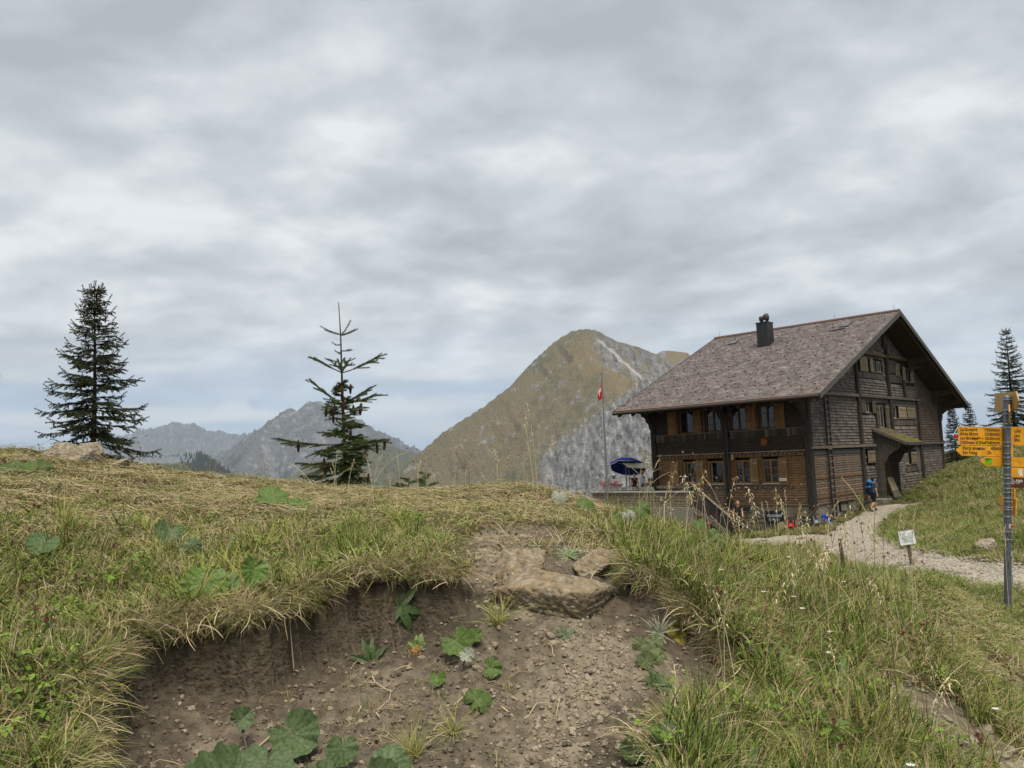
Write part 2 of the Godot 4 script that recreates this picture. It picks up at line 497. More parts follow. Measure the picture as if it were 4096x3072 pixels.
func make_ground() -> void:
	nz_big = noise(11, 0.9, 3)
	nz_mid = noise(12, 1.6, 4)
	nz_fine = noise(13, 9.0, 4)
	nz_crack = noise(14, 2.6, 2)
	nz_col = noise(15, 1.2, 4)
	nz_clod = noise(16, 13.0, 3, FastNoiseLite.TYPE_CELLULAR)
	tabT = bake(TURF); tabF = bake(FLOOR)
	bake_hollow()
	for q in PATH:
		path_xz.append([polar(q[0], q[1]), q[2]])
	for q in FRONT_PATH:
		front_xz.append([polar(q[0], q[1]), q[2]])
	stage("tables")
	var azs := PackedFloat32Array()
	var a := -180.0
	while a < -44.0:
		azs.append(a); a += 4.0
	a = -44.0
	while a < 44.0:
		azs.append(a); a += 0.15
	while a <= 180.001:
		azs.append(a); a += 4.0
	azs.append(180.0)
	var ds := PackedFloat32Array([0.02])
	var d := 0.4
	while d < 13000.0:
		ds.append(d)
		d *= 1.0 + (0.06 if d < 1.9 else 0.006 if d < 5.0 else 0.011 if d < 10.0 else 0.022 if d < 140.0 else 0.16)
	var w := azs.size()
	var hgt := ds.size()
	var v := PackedVector3Array(); v.resize(w * hgt)
	var n := PackedVector3Array(); n.resize(w * hgt)
	var c := PackedColorArray(); c.resize(w * hgt)
	for j in hgt:
		for i in w:
			var p := polar(azs[i], ds[j])
			v[j * w + i] = Vector3(p.x, ground(p.x, p.y), p.y)
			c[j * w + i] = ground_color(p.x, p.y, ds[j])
	var idx := PackedInt32Array()
	idx.resize((w - 1) * (hgt - 1) * 6)
	var o := 0
	for j in hgt - 1:
		for i in w - 1:
			var k := j * w + i
			idx[o] = k; idx[o + 1] = k + w; idx[o + 2] = k + 1
			idx[o + 3] = k + 1; idx[o + 4] = k + w; idx[o + 5] = k + w + 1
			o += 6
	for j in hgt:
		for i in w:
			var l := v[j * w + maxi(i - 1, 0)]
			var r := v[j * w + mini(i + 1, w - 1)]
			var f := v[mini(j + 1, hgt - 1) * w + i]
			var b := v[maxi(j - 1, 0) * w + i]
			n[j * w + i] = (r - l).cross(f - b).normalized()
	var arr := []
	arr.resize(Mesh.ARRAY_MAX)
	arr[Mesh.ARRAY_VERTEX] = v; arr[Mesh.ARRAY_NORMAL] = n; arr[Mesh.ARRAY_COLOR] = c; arr[Mesh.ARRAY_INDEX] = idx
	var me := ArrayMesh.new()
	me.add_surface_from_arrays(Mesh.PRIMITIVE_TRIANGLES, arr)
	struct("ground", me, M.earth)
	stage("ground %d vertices" % v.size())

# the sod hangs over the cut as a ragged lip
func make_turf_edge() -> void:
	for run in [[1, 12], [18, 24]]:
		var pts := []
		var rad := []
		for k in range(run[0], run[1]):
			var a := polar(HOLLOW[k][0], HOLLOW[k][1])
			var b := polar(HOLLOW[k + 1][0], HOLLOW[k + 1][1])
			var n := maxi(2, int(a.distance_to(b) / 0.035))
			for s in n:
				var q := a.lerp(b, s / float(n))
				var gr := Vector2(hollow(q.x + 0.05, q.y) - hollow(q.x - 0.05, q.y), hollow(q.x, q.y + 0.05) - hollow(q.x, q.y - 0.05)).normalized()
				for t in 5:
					q += gr * (0.02 - rim(q.x, q.y)) * 0.7
				var top := ground(q.x + gr.x * 0.05, q.y + gr.y * 0.05)
				var r := 0.030 + 0.018 * nz_fine.get_noise_2d(q.x * 0.7, q.y * 0.7)
				q -= gr * (0.022 + 0.03 * nz_mid.get_noise_2d(q.x * 5.0, q.y * 5.0))
				pts.append(Vector3(q.x, top - r * 0.85, q.y))
				rad.append(maxf(0.014, r))
		var mb := MB.new()
		mb.col = Color(1, 1, 1)
		mb.tube(pts, rad, 9)
		for k in mb.v.size():
			mb.c[k] = EARTH.lerp(THATCH, clampf(0.4 + nz_fine.get_noise_3dv(mb.v[k] * 1.5), 0.0, 1.0))
			mb.v[k] += mb.n[k] * nz_fine.get_noise_3dv(mb.v[k] * 2.5) * 0.02
		struct("turf_edge", mb, M.earth)

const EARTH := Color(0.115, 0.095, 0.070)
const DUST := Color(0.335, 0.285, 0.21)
const THATCH := Color(0.15, 0.125, 0.062)
const SOD := Color(0.085, 0.085, 0.034)

func dusty(x: float, z: float) -> float:   # the trodden line up through the hollow
	var az := rad_to_deg(atan2(x, -z))
	var d := sqrt(x * x + z * z)
	var mid := lerpf(3.0, 5.2, smoothstep(2.2, 3.2, d))
	if d > 3.25:
		mid = lerpf(mid, -1.0, smoothstep(3.2, 3.6, d))
	var half := 5.5 if d < 3.3 else 3.0
	return smoothstep(half * 1.3, half * 0.2, absf(az - mid) + nz_mid.get_noise_2d(x * 4.0, z * 4.0) * 4.0 + nz_fine.get_noise_2d(x, z) * 2.0)

func ground_color(x: float, z: float, d: float) -> Color:
	var nn := nz_col.get_noise_2d(x, z)
	var k := 1.0 + 0.28 * nz_fine.get_noise_2d(x, z) + 0.25 * nn
	if d > 130.0:
		return Color(0.09, 0.1, 0.045)
	if d < 6.5:
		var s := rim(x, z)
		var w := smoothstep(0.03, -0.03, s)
		# bare soil under broken turf, darkened partly as painted-in shade; crumbs and dust below
		var raw_shade := smoothstep(-0.26, -0.20, s + 0.09 * nz_fine.get_noise_2d(x * 0.6, z * 0.6) + 0.05 * nn) * smoothstep(3.75, 3.5, d)
		var e := EARTH.lerp(DUST, maxf(0.36, dusty(x, z) * 0.8) * (1.0 - raw_shade * 0.9))
		e = e.lerp(DUST, 0.5 * smoothstep(0.25, 0.4, nn) * (1.0 - raw_shade))
		var sh := minf(polar(27.6, 3.75).distance_to(Vector2(x, z)), minf(polar(30.3, 3.55).distance_to(Vector2(x, z)), polar(31.2, 6.0).distance_to(Vector2(x, z))))
		w = maxf(w, smoothstep(0.48, 0.34, sh + nn * 0.2))
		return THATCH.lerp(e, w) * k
	if d < 11.0:
		return THATCH.lerp(SOD, smoothstep(0.0, 0.4, nn)) * k
	return SOD.lerp(THATCH, smoothstep(-0.1, 0.4, nn)) * k

# ------------------------------------------------------------------ camera, sky, light
var cn: FastNoiseLite
var cn2: FastNoiseLite
var cn3: FastNoiseLite

func sky_color(dir: Vector3) -> Color:
	var y := maxf(dir.y, 0.0)
	var k := 1.0 / (y + 0.28)
	var p := Vector2(dir.x, dir.z) * k
	# stratocumulus sheet: broad light and dark fields, billows, ragged small puffs
	var w1 := cn3.get_noise_2d(p.x * 1.1 + 31.0, p.y * 1.1)
	var w2 := cn3.get_noise_2d(p.x * 1.1 - 17.0, p.y * 1.1 + 9.0)
	var q := p * 1.15 + Vector2(w1, w2) * 0.10
	var a := cn.get_noise_2d(q.x * 0.75 + q.y * 0.3, q.y * 0.95 - q.x * 0.4)
	var b := cn2.get_noise_2d(q.x * 1.7 + q.y * 0.6, q.y * 2.3 - q.x * 0.5)
	var c := cn2.get_noise_2d(q.x * 4.4 + q.y * 1.5 + 50.0, q.y * 5.2 - q.x)
	var t := 0.54 + a * 0.60 + b * 0.58 + c * 0.40
	t = clampf(t, 0.0, 1.0)
	var dark := Color(0.385, 0.415, 0.447)
	var mid := Color(0.51, 0.545, 0.575)
	var lite := Color(0.70, 0.73, 0.75)
	var col := dark.lerp(mid, t * 2.0) if t < 0.5 else mid.lerp(lite, t * 2.0 - 1.0)
	# thin air between the cloud sheet and the skyline
	var low := smoothstep(0.20, 0.03, y)
	var az := atan2(dir.x, -dir.z)
	var s := cn3.get_noise_2d(az * 1.6, y * 26.0) + 0.5 * cn2.get_noise_2d(az * 3.0 + 8.0, y * 40.0)
	var clear := Color(0.40, 0.515, 0.665).lerp(Color(0.60, 0.665, 0.72), smoothstep(-0.25, 0.35, s))
	col = col.lerp(clear, low * 0.82)
	# far cumulus heads standing over the skyline
	var base := 0.066
	var top := base + 0.020 * smoothstep(0.05, 0.5, cn3.get_noise_2d(az * 9.0 + 3.0, 1.0)) + 0.014 * absf(cn2.get_noise_2d(az * 30.0, 5.0)) * smoothstep(0.0, 0.3, cn3.get_noise_2d(az * 9.0 + 3.0, 1.0))
	var puff := smoothstep(base - 0.004, base + 0.004, y) * smoothstep(top + 0.002, top - 0.004, y)
	col = col.lerp(Color(0.66, 0.71, 0.75), puff * 0.55)
	return col

func make_world() -> void:
	var cam := Camera3D.new()
	cam.name = "camera"
	cam.fov = 50.81
	cam.near = 0.05
	cam.far = 40000.0
	cam.rotation_degrees = Vector3(5.47, 0.0, -2.37)
	add_child(cam)

	cn = noise(8, 0.55, 5)
	cn2 = noise(21, 0.8, 6)
	cn2.fractal_gain = 0.53
	cn3 = noise(5, 0.8, 3)
	var small := Image.create(1024, 512, false, Image.FORMAT_RGB8)
	for j in 512:
		for i in 1024:
			var az := (i + 0.5) / 1024.0 * TAU
			var el := PI * 0.5 - (j + 0.5) / 512.0 * PI
			if el < -0.02:
				continue
			small.set_pixel(i, j, sky_color(Vector3(sin(az) * cos(el), sin(el), -cos(az) * cos(el))).linear_to_srgb())
	small.fill_rect(Rect2i(0, 260, 1024, 252), Color(0.50, 0.53, 0.53))
	var sky_im := small
	sky_im.resize(4096, 2048, Image.INTERPOLATE_BILINEAR)
	# the same clouds again in full detail where the air is nearest to the camera's heading
	for j in range(620, 1026):
		var el := PI * 0.5 - (j + 0.5) / 2048.0 * PI
		for ii in range(-480, 480):
			var i := (ii + 4096) % 4096
			var az := (i + 0.5) / 4096.0 * TAU
			sky_im.set_pixel(i, j, sky_color(Vector3(sin(az) * cos(el), sin(el), -cos(az) * cos(el))).linear_to_srgb())
	var pano := PanoramaSkyMaterial.new()
	pano.panorama = ImageTexture.create_from_image(sky_im)
	pano.energy_multiplier = 1.0
	var sky := Sky.new()
	sky.sky_material = pano
	var env := Environment.new()
	env.background_mode = Environment.BG_SKY
	env.sky = sky
	env.background_energy_multiplier = 0.415
	env.tonemap_mode = Environment.TONE_MAPPER_LINEAR
	env.tonemap_exposure = 2.9
	env.fog_enabled = true
	env.fog_density = 0.00007
	env.fog_light_color = Color(0.80, 0.87, 0.95)
	env.sdfgi_enabled = true
	env.ssao_enabled = true
	env.ssil_enabled = true
	var we := WorldEnvironment.new()
	we.name = "world"
	we.environment = env
	add_child(we)

	var sun := DirectionalLight3D.new()
	sun.name = "sun"
	sun.light_energy = 0.5
	sun.light_color = Color(1.0, 0.96, 0.89)
	sun.light_angular_distance = 26.0
	sun.shadow_enabled = true
	add_child(sun)
	sun.look_at_from_position(Vector3.ZERO, Vector3(-0.10, -0.90, -0.42))
	stage("sky")

# ------------------------------------------------------------------ path
func make_path() -> void:
	lay_path(path_xz, 0.0)
	lay_path(front_xz, -0.012)

func lay_path(path_xz: Array, low: float) -> void:
	var mb := MB.new()
	var pts := []
	for k in path_xz.size() - 1:
		for s in 14:
			var t := s / 14.0
			var p0: Vector2 = path_xz[maxi(k - 1, 0)][0]
			var p3: Vector2 = path_xz[mini(k + 2, path_xz.size() - 1)][0]
			var p: Vector2 = (path_xz[k][0] as Vector2).cubic_interpolate(path_xz[k + 1][0], p0, p3, t)
			pts.append([p, lerpf(path_xz[k][1], path_xz[k + 1][1], t)])
	var nw := 17
	for k in pts.size():
		var a: Vector2 = pts[maxi(k - 1, 0)][0]
		var b: Vector2 = pts[mini(k + 1, pts.size() - 1)][0]
		var side := (b - a).normalized().orthogonal()
		for j in nw:
			var u := j / float(nw - 1) * 2.0 - 1.0
			var wv: float = pts[k][1] * (1.0 + 0.16 * nz_mid.get_noise_1d(k * 0.9 + (50.0 if u > 0.0 else 0.0)))
			var p: Vector2 = pts[k][0] + side * u * wv
			var up := low + 0.05 * (1.0 - pow(absf(u), 6.0)) - 0.03 * pow(absf(u), 8.0)
			mb.col = Color(0.43, 0.39, 0.32) * (1.0 + 0.22 * nz_mid.get_noise_2d(p.x, p.y) + 0.15 * nz_fine.get_noise_2d(p.x * 0.3, p.y * 0.3))
			mb.vert(Vector3(p.x, ground(p.x, p.y) + up, p.y), gnormal(p.x, p.y, 0.2))
	for k in pts.size() - 1:
		for j in nw - 1:
			var a := k * nw + j
			mb.i.append_array(PackedInt32Array([a, a + 1, a + nw, a + 1, a + nw + 1, a + nw]))
	struct("gravel_path", mb, M.gravel)

# ------------------------------------------------------------------ mountains
var mz: FastNoiseLite
var mz2: FastNoiseLite
var mz3: FastNoiseLite

# nearest point of a ridge line: [distance in plan, height there, length along, side]
func ridge_at(pts: Array, x: float, z: float) -> Array:
	var p := Vector2(x, z)
	var best := 1e12
	var hh := 0.0
	var along := 0.0
	var side := 1.0
	var run := 0.0
	for k in pts.size() - 1:
		var a := Vector2(pts[k].x, pts[k].z)
		var b := Vector2(pts[k + 1].x, pts[k + 1].z)
		var ab := b - a
		var t := clampf((p - a).dot(ab) / ab.length_squared(), 0.0, 1.0)
		var q := a + ab * t
		var dd := p.distance_squared_to(q)
		if dd < best:
			best = dd
			hh = lerpf(pts[k].y, pts[k + 1].y, t)
			along = run + ab.length() * t
			side = signf(ab.cross(p - a))
		run += ab.length()
	return [sqrt(best), hh, along, side]

func mountain(called: String, ridges: Array, az0: float, az1: float, d0: float, d1: float, na: int, nd: int, rough: float, paint: Callable, jag := 0.0) -> void:
	var v := PackedVector3Array(); v.resize(na * nd)
	var n := PackedVector3Array(); n.resize(na * nd)
	var c := PackedColorArray(); c.resize(na * nd)
	for j in nd:
		var d := lerpf(d0, d1, j / float(nd - 1))
		for i in na:
			var p := polar(lerpf(az0, az1, i / float(na - 1)), d)
			var h := -1e9
			var who := 0
			var info := []
			for r in ridges.size():
				var q := ridge_at(ridges[r].pts, p.x, p.y)
				var sl: float = ridges[r].left if q[3] < 0.0 else ridges[r].right
				var dist: float = q[0]
				var gl := mz2.get_noise_2d(q[2] * ridges[r].freq + r * 300.0, dist * ridges[r].freq * 0.16)
				var e: float = q[1] - sl * dist * (1.0 - 0.00022 * minf(dist, 800.0) * ridges[r].get("flat", 1.0))
				e -= rough * smoothstep(0.0, 120.0, dist) * absf(gl) * 1.0 - rough * 0.25 * smoothstep(0.0, 120.0, dist)
				if e > h:
					h = e; who = r; info = q
			var dd: float = info[0]
			h += mz3.get_noise_2d(p.x, p.y) * rough * (0.10 + 0.35 * smoothstep(0.0, 60.0, dd)) + mz.get_noise_2d(p.x, p.y) * rough * jag
			if jag == 0.0 and called == "mountain":   # ribs and clefts of the crags
				var cl := smoothstep(30.0, -30.0, h - 22.0 - (p.x - 55.0) * 0.66) * smoothstep(20.0, 80.0, p.x)
				h += cl * (22.0 * absf(mz2.get_noise_2d(p.x * 0.022, p.y * 0.010)) - 9.0 * absf(mz2.get_noise_2d(p.x * 0.07 + 40.0, p.y * 0.03)))
			v[j * na + i] = Vector3(p.x, h, p.y)
	for j in nd:
		for i in na:
			var l := v[j * na + maxi(i - 1, 0)]
			var r := v[j * na + mini(i + 1, na - 1)]
			var f := v[mini(j + 1, nd - 1) * na + i]
			var b := v[maxi(j - 1, 0) * na + i]
			n[j * na + i] = (r - l).cross(f - b).normalized()
			c[j * na + i] = paint.call(v[j * na + i], n[j * na + i])
	var idx := PackedInt32Array()
	idx.resize((na - 1) * (nd - 1) * 6)
	var o := 0
	for j in nd - 1:
		for i in na - 1:
			var k := j * na + i
			idx[o] = k; idx[o + 1] = k + na; idx[o + 2] = k + 1
			idx[o + 3] = k + 1; idx[o + 4] = k + na; idx[o + 5] = k + na + 1
			o += 6
	var arr := []
	arr.resize(Mesh.ARRAY_MAX)
	arr[Mesh.ARRAY_VERTEX] = v; arr[Mesh.ARRAY_NORMAL] = n; arr[Mesh.ARRAY_COLOR] = c; arr[Mesh.ARRAY_INDEX] = idx
	var me := ArrayMesh.new()
	me.add_surface_from_arrays(Mesh.PRIMITIVE_TRIANGLES, arr)
	var ob := struct(called, me, M.mountain)

const ALP := Color(0.195, 0.172, 0.105)
const RUST := Color(0.25, 0.195, 0.11)
const ROCK := Color(0.285, 0.285, 0.285)

func paint_main(p: Vector3, n: Vector3) -> Color:
	# coordinates across and along the fall of the grass face
	var across := p.x * 0.27 + p.z * 0.96
	var along := p.x * 0.96 - p.z * 0.27
	var g := mz.get_noise_2d(across * 1.0, along * 0.25)
	var fine := mz3.get_noise_2d(p.x * 3.1, p.z * 3.1)
	var col := ALP.lerp(RUST, clampf(0.25 + g * 0.9, 0.0, 1.0) * 0.6)
	col = col.lerp(Color(0.125, 0.13, 0.072), smoothstep(0.1, 0.5, mz.get_noise_2d(along * 0.5 + 90.0, across * 0.8)) * 0.7)
	# the tawny shoulder of the spur
	var q := ridge_at(SPUR, p.x, p.z)
	col = col.lerp(RUST * 1.12, smoothstep(60.0, 0.0, q[0] + g * 30.0) * smoothstep(-1900.0, -1750.0, p.z) * 0.8)
	var rock := ROCK * (0.80 + 0.8 * fine + 0.5 * mz2.get_noise_2d(p.x * 0.06, p.y * 0.03) + 0.35 * mz2.get_noise_2d(p.x * 0.05, p.y * 0.02 + p.z * 0.02))
	# bare limestone: the bowl behind the spur, the crags below it, ribs in the grass
	var bowl := 0.0
	if q[3] < 0.0 and p.z < -1560.0:
		bowl = smoothstep(12.0, 40.0, q[0] + g * 25.0 + fine * 18.0) * smoothstep(0.62, 0.15, absf(mz.get_noise_2d(p.x * 1.2 + 40.0, p.z * 0.7)) + 0.15)
	var line := 22.0 + (p.x - 55.0) * 0.66
	var crag := smoothstep(14.0, -14.0, p.y - line - g * 38.0 - fine * 30.0) * smoothstep(30.0, 60.0, p.x + g * 30.0) * smoothstep(-0.75, -0.2, mz.get_noise_2d(p.x * 1.3, p.y * 1.8) + 0.1)
	var rib := smoothstep(0.26, 0.42, mz2.get_noise_2d(across * 0.04, along * 0.012) + 0.25 * fine + 0.10 * g - 0.08) * 0.9
	var w := clampf(maxf(bowl, maxf(crag, rib)), 0.0, 1.0)
	# pale scree in the couloir
	var chute := smoothstep(9.0, 3.0, absf((p.x - 232.0) - (p.z + 1790.0) * 0.50)) * smoothstep(0.0, 15.0, q[0]) * smoothstep(-1860.0, -1830.0, p.z) * smoothstep(-1690.0, -1720.0, p.z)
	col = col.lerp(rock, w)
	return col.lerp(Color(0.5, 0.49, 0.47), chute * (1.0 if q[3] < 0.0 else 0.0))

func paint_far(p: Vector3, n: Vector3) -> Color:
	var g := mz.get_noise_2d(p.x * 0.32, p.z * 0.32 + p.y * 0.5)
	var f := mz2.get_noise_2d(p.x * 0.012, p.y * 0.03)
	var col := Color(0.165, 0.172, 0.18).lerp(Color(0.085, 0.10, 0.06), smoothstep(60.0, -120.0, p.y + g * 260.0))
	return col.lerp(Color(0.36, 0.36, 0.36), smoothstep(0.16, 0.42, f + g * 0.25) * 0.8)

func paint_green(p: Vector3, n: Vector3) -> Color:
	var g := mz.get_noise_2d(p.x * 0.4, p.z * 0.4)
	return Color(0.085, 0.10, 0.042).lerp(Color(0.16, 0.15, 0.065), clampf(0.4 + g, 0.0, 1.0))

func paint_tawny(p: Vector3, n: Vector3) -> Color:
	var g := mz.get_noise_2d(p.x, p.z)
	return RUST.lerp(ROCK, smoothstep(0.1, 0.3, g + smoothstep(560.0, 600.0, p.x) * 0.5))

var SPUR := [Vector3(178, 306, -1892), Vector3(164, 242, -1792), Vector3(183, 200, -1710), Vector3(220, 167, -1625), Vector3(259, 127, -1538), Vector3(292, 85, -1451), Vector3(340, 22, -1358)]

func make_mountains() -> void:
	mz = noise(31, 0.012, 5)
	mz2 = noise(32, 1.0, 5)
	mz3 = noise(33, 0.035, 4)
	mountain("mountain", [
		{pts = [Vector3(178, 306, -1892), Vector3(146, 301, -1884), Vector3(106, 278, -1877), Vector3(49, 228, -1849), Vector3(-6, 167, -1800), Vector3(-69, 121, -1779), Vector3(-150, 72, -1744), Vector3(-226, 6, -1705), Vector3(-262, -35, -1680), Vector3(-316, -93, -1650)], left = 0.72, right = 1.2, freq = 0.022},
		{pts = [Vector3(178, 306, -1892), Vector3(204, 307, -1919), Vector3(261, 288, -1983), Vector3(329, 278, -2054), Vector3(382, 263, -2095), Vector3(432, 221, -2116), Vector3(480, 159, -2127), Vector3(591, 32, -2119)], left = 1.2, right = 0.98, freq = 0.03},
		{pts = SPUR, left = 0.76, right = 0.9, freq = 0.02},
	], -13.0, 22.0, 1080.0, 2300.0, 340, 200, 21.0, paint_main)
	mountain("distant_hill", [{pts = [Vector3(422, 283, -2667), Vector3(477, 333, -2657), Vector3(500, 345, -2653), Vector3(515, 345, -2650), Vector3(559, 336, -2642), Vector3(580, 332, -2637), Vector3(591, 319, -2635), Vector3(627, 270, -2626), Vector3(732, 143, -2599)], left = 0.8, right = 0.8, freq = 0.02}], 7.0, 17.0, 2350.0, 2800.0, 90, 60, 12.0, paint_tawny)
	mountain("mountain_range", [{pts = [Vector3(-4336, 343, -7887), Vector3(-4014, 403, -8055), Vector3(-3864, 431, -8128), Vector3(-3787, 485, -8164), Vector3(-3671, 483, -8217), Vector3(-3592, 500, -8252), Vector3(-3479, 554, -8300), Vector3(-3389, 514, -8337), Vector3(-3286, 521, -8379), Vector3(-3181, 441, -8419), Vector3(-3054, 448, -8466), Vector3(-2968, 397, -8497), Vector3(-2836, 412, -8541), Vector3(-2704, 339, -8584), Vector3(-2296, 152, -8702)], left = 0.55, right = 0.55, freq = 0.004}], -31.0, -13.0, 7400.0, 9300.0, 190, 110, 110.0, paint_far, 0.35)
	mountain("mountain_range", [{pts = [Vector3(-1884, -89, -4632), Vector3(-1698, 34, -4703), Vector3(-1539, 201, -4757), Vector3(-1400, 309, -4800), Vector3(-1323, 376, -4822), Vector3(-1297, 362, -4829), Vector3(-1231, 407, -4846), Vector3(-1165, 414, -4862), Vector3(-1113, 357, -4874), Vector3(-1034, 299, -4892), Vector3(-942, 197, -4910), Vector3(-822, 66, -4932), Vector3(-607, -125, -4963)], left = 0.6, right = 0.6, freq = 0.007},
		{pts = [Vector3(-1165, 414, -4862), Vector3(-1090, 250, -4560), Vector3(-1000, 60, -4200)], left = 0.65, right = 0.65, freq = 0.008},
		{pts = [Vector3(-1323, 376, -4822), Vector3(-1380, 220, -4500), Vector3(-1400, 40, -4150)], left = 0.65, right = 0.65, freq = 0.008}], -25.0, -6.0, 4100.0, 5200.0, 220, 130, 70.0, paint_far, 0.3)
	mountain("alpine_ridge", [{pts = [Vector3(-938, 31, -3889), Vector3(-787, 137, -3922), Vector3(-721, 157, -3934), Vector3(-634, 115, -3949), Vector3(-503, 63, -3968), Vector3(-346, 41, -3985), Vector3(-144, -2, -3997)], left = 0.5, right = 0.5, freq = 0.008}], -16.0, 0.0, 3300.0, 4050.0, 150, 80, 30.0, paint_green)
	mountain("alpine_ridge", [{pts = [Vector3(-1300, 40, -2050), Vector3(-1080, 53, -2143), Vector3(-1020, 56, -2172), Vector3(-979, 54, -2191), Vector3(-904, 56, -2223), Vector3(-860, 50, -2241), Vector3(-826, 30, -2253), Vector3(-798, 3, -2264), Vector3(-746, -51, -2281)], left = 0.45, right = 0.45, freq = 0.012}], -33.0, -15.0, 1900.0, 2350.0, 150, 70, 8.0, paint_green)
	stage("mountains")

# ------------------------------------------------------------------ chalet
const CH_AT := Vector3(14.516, -4.4, -40.0)
const CH_TURN := deg_to_rad(-44.0)
const CA := 9.02         # length of the eaves front
const CW := 20.55        # depth along the gable
const EAVE_Y := 6.97
const EAVE_Z := 1.66
const RIDGE_Y := 12.17
const RIDGE_Z := -10.28
const XR := 1.40
const XL := -10.63
const DARKW := Color(0.062, 0.043, 0.029)
const WARM := Color(0.250, 0.142, 0.066)
const GREYW := Color(0.25, 0.205, 0.165)
const SHING := Color(0.185, 0.160, 0.138)
const POST := Color(0.052, 0.046, 0.038)
const TAN := Color(0.52, 0.42, 0.27)
const OAK := Color(0.30, 0.155, 0.062)

func to_world(p: Vector3) -> Vector3:
	return CH_AT + Basis(Vector3.UP, CH_TURN) * p

func roof_y(z: float) -> float:
	return RIDGE_Y - absf(z - RIDGE_Z) * (RIDGE_Y - EAVE_Y) / (EAVE_Z - RIDGE_Z)

# a log or board course: five-sided face, lower lip proud; along local x (axis 0) or z (axis 2)
func course(a: float, b: float, y: float, h: float, front: float, depth: float, axis: int, col: Color) -> MB:
	var mb := MB.new()
	mb.col = jit(col, 0.16)
	var r := [Vector2(-depth, 0.0), Vector2(-0.012, 0.0), Vector2(0.0, h * 0.22), Vector2(-0.006, h * 0.7), Vector2(-0.03, h * 0.985), Vector2(-depth, h * 0.985)]
	for q in r.size():
		r[q] = r[q] + Vector2(rng.randf_range(-0.004, 0.004) if q > 0 and q < 5 else 0.0, 0.0)
	if axis == 0:   # face looks to +z: ring x -> world z, ring y -> y, extruded along -x .. use basis
		mb.prism(r, Vector3(0, y, front), Basis(Vector3(0, 0, 1), Vector3(0, 1, 0), Vector3(-1, 0, 0)), -b, -a)
	else:           # face looks to +x, extruded along z
		mb.prism(r, Vector3(front, y, 0), Basis(Vector3(1, 0, 0), Vector3(0, 1, 0), Vector3(0, 0, 1)), a, b)
	return mb

func cut(a: float, b: float, holes: Array) -> Array:   # what is left of [a, b]
	var left := [[a, b]]
	for h in holes:
		var nxt := []
		for s in left:
			if h[1] <= s[0] or h[0] >= s[1]:
				nxt.append(s); continue
			if h[0] > s[0] + 0.02: nxt.append([s[0], h[0]])
			if h[1] < s[1] - 0.02: nxt.append([h[1], s[1]])
		left = nxt
	return left

# wall frame: o = middle of the opening on the wall face, u = to the right along the wall, f = outward
func wxf(face: String, along: float, y: float, out := 0.0) -> Transform3D:
	if face == "front":
		return Transform3D(Basis(Vector3(1, 0, 0), Vector3(0, 1, 0), Vector3(0, 0, 1)), Vector3(along, y, out))
	return Transform3D(Basis(Vector3(0, 0, -1), Vector3(0, 1, 0), Vector3(1, 0, 0)), Vector3(out, y, along))

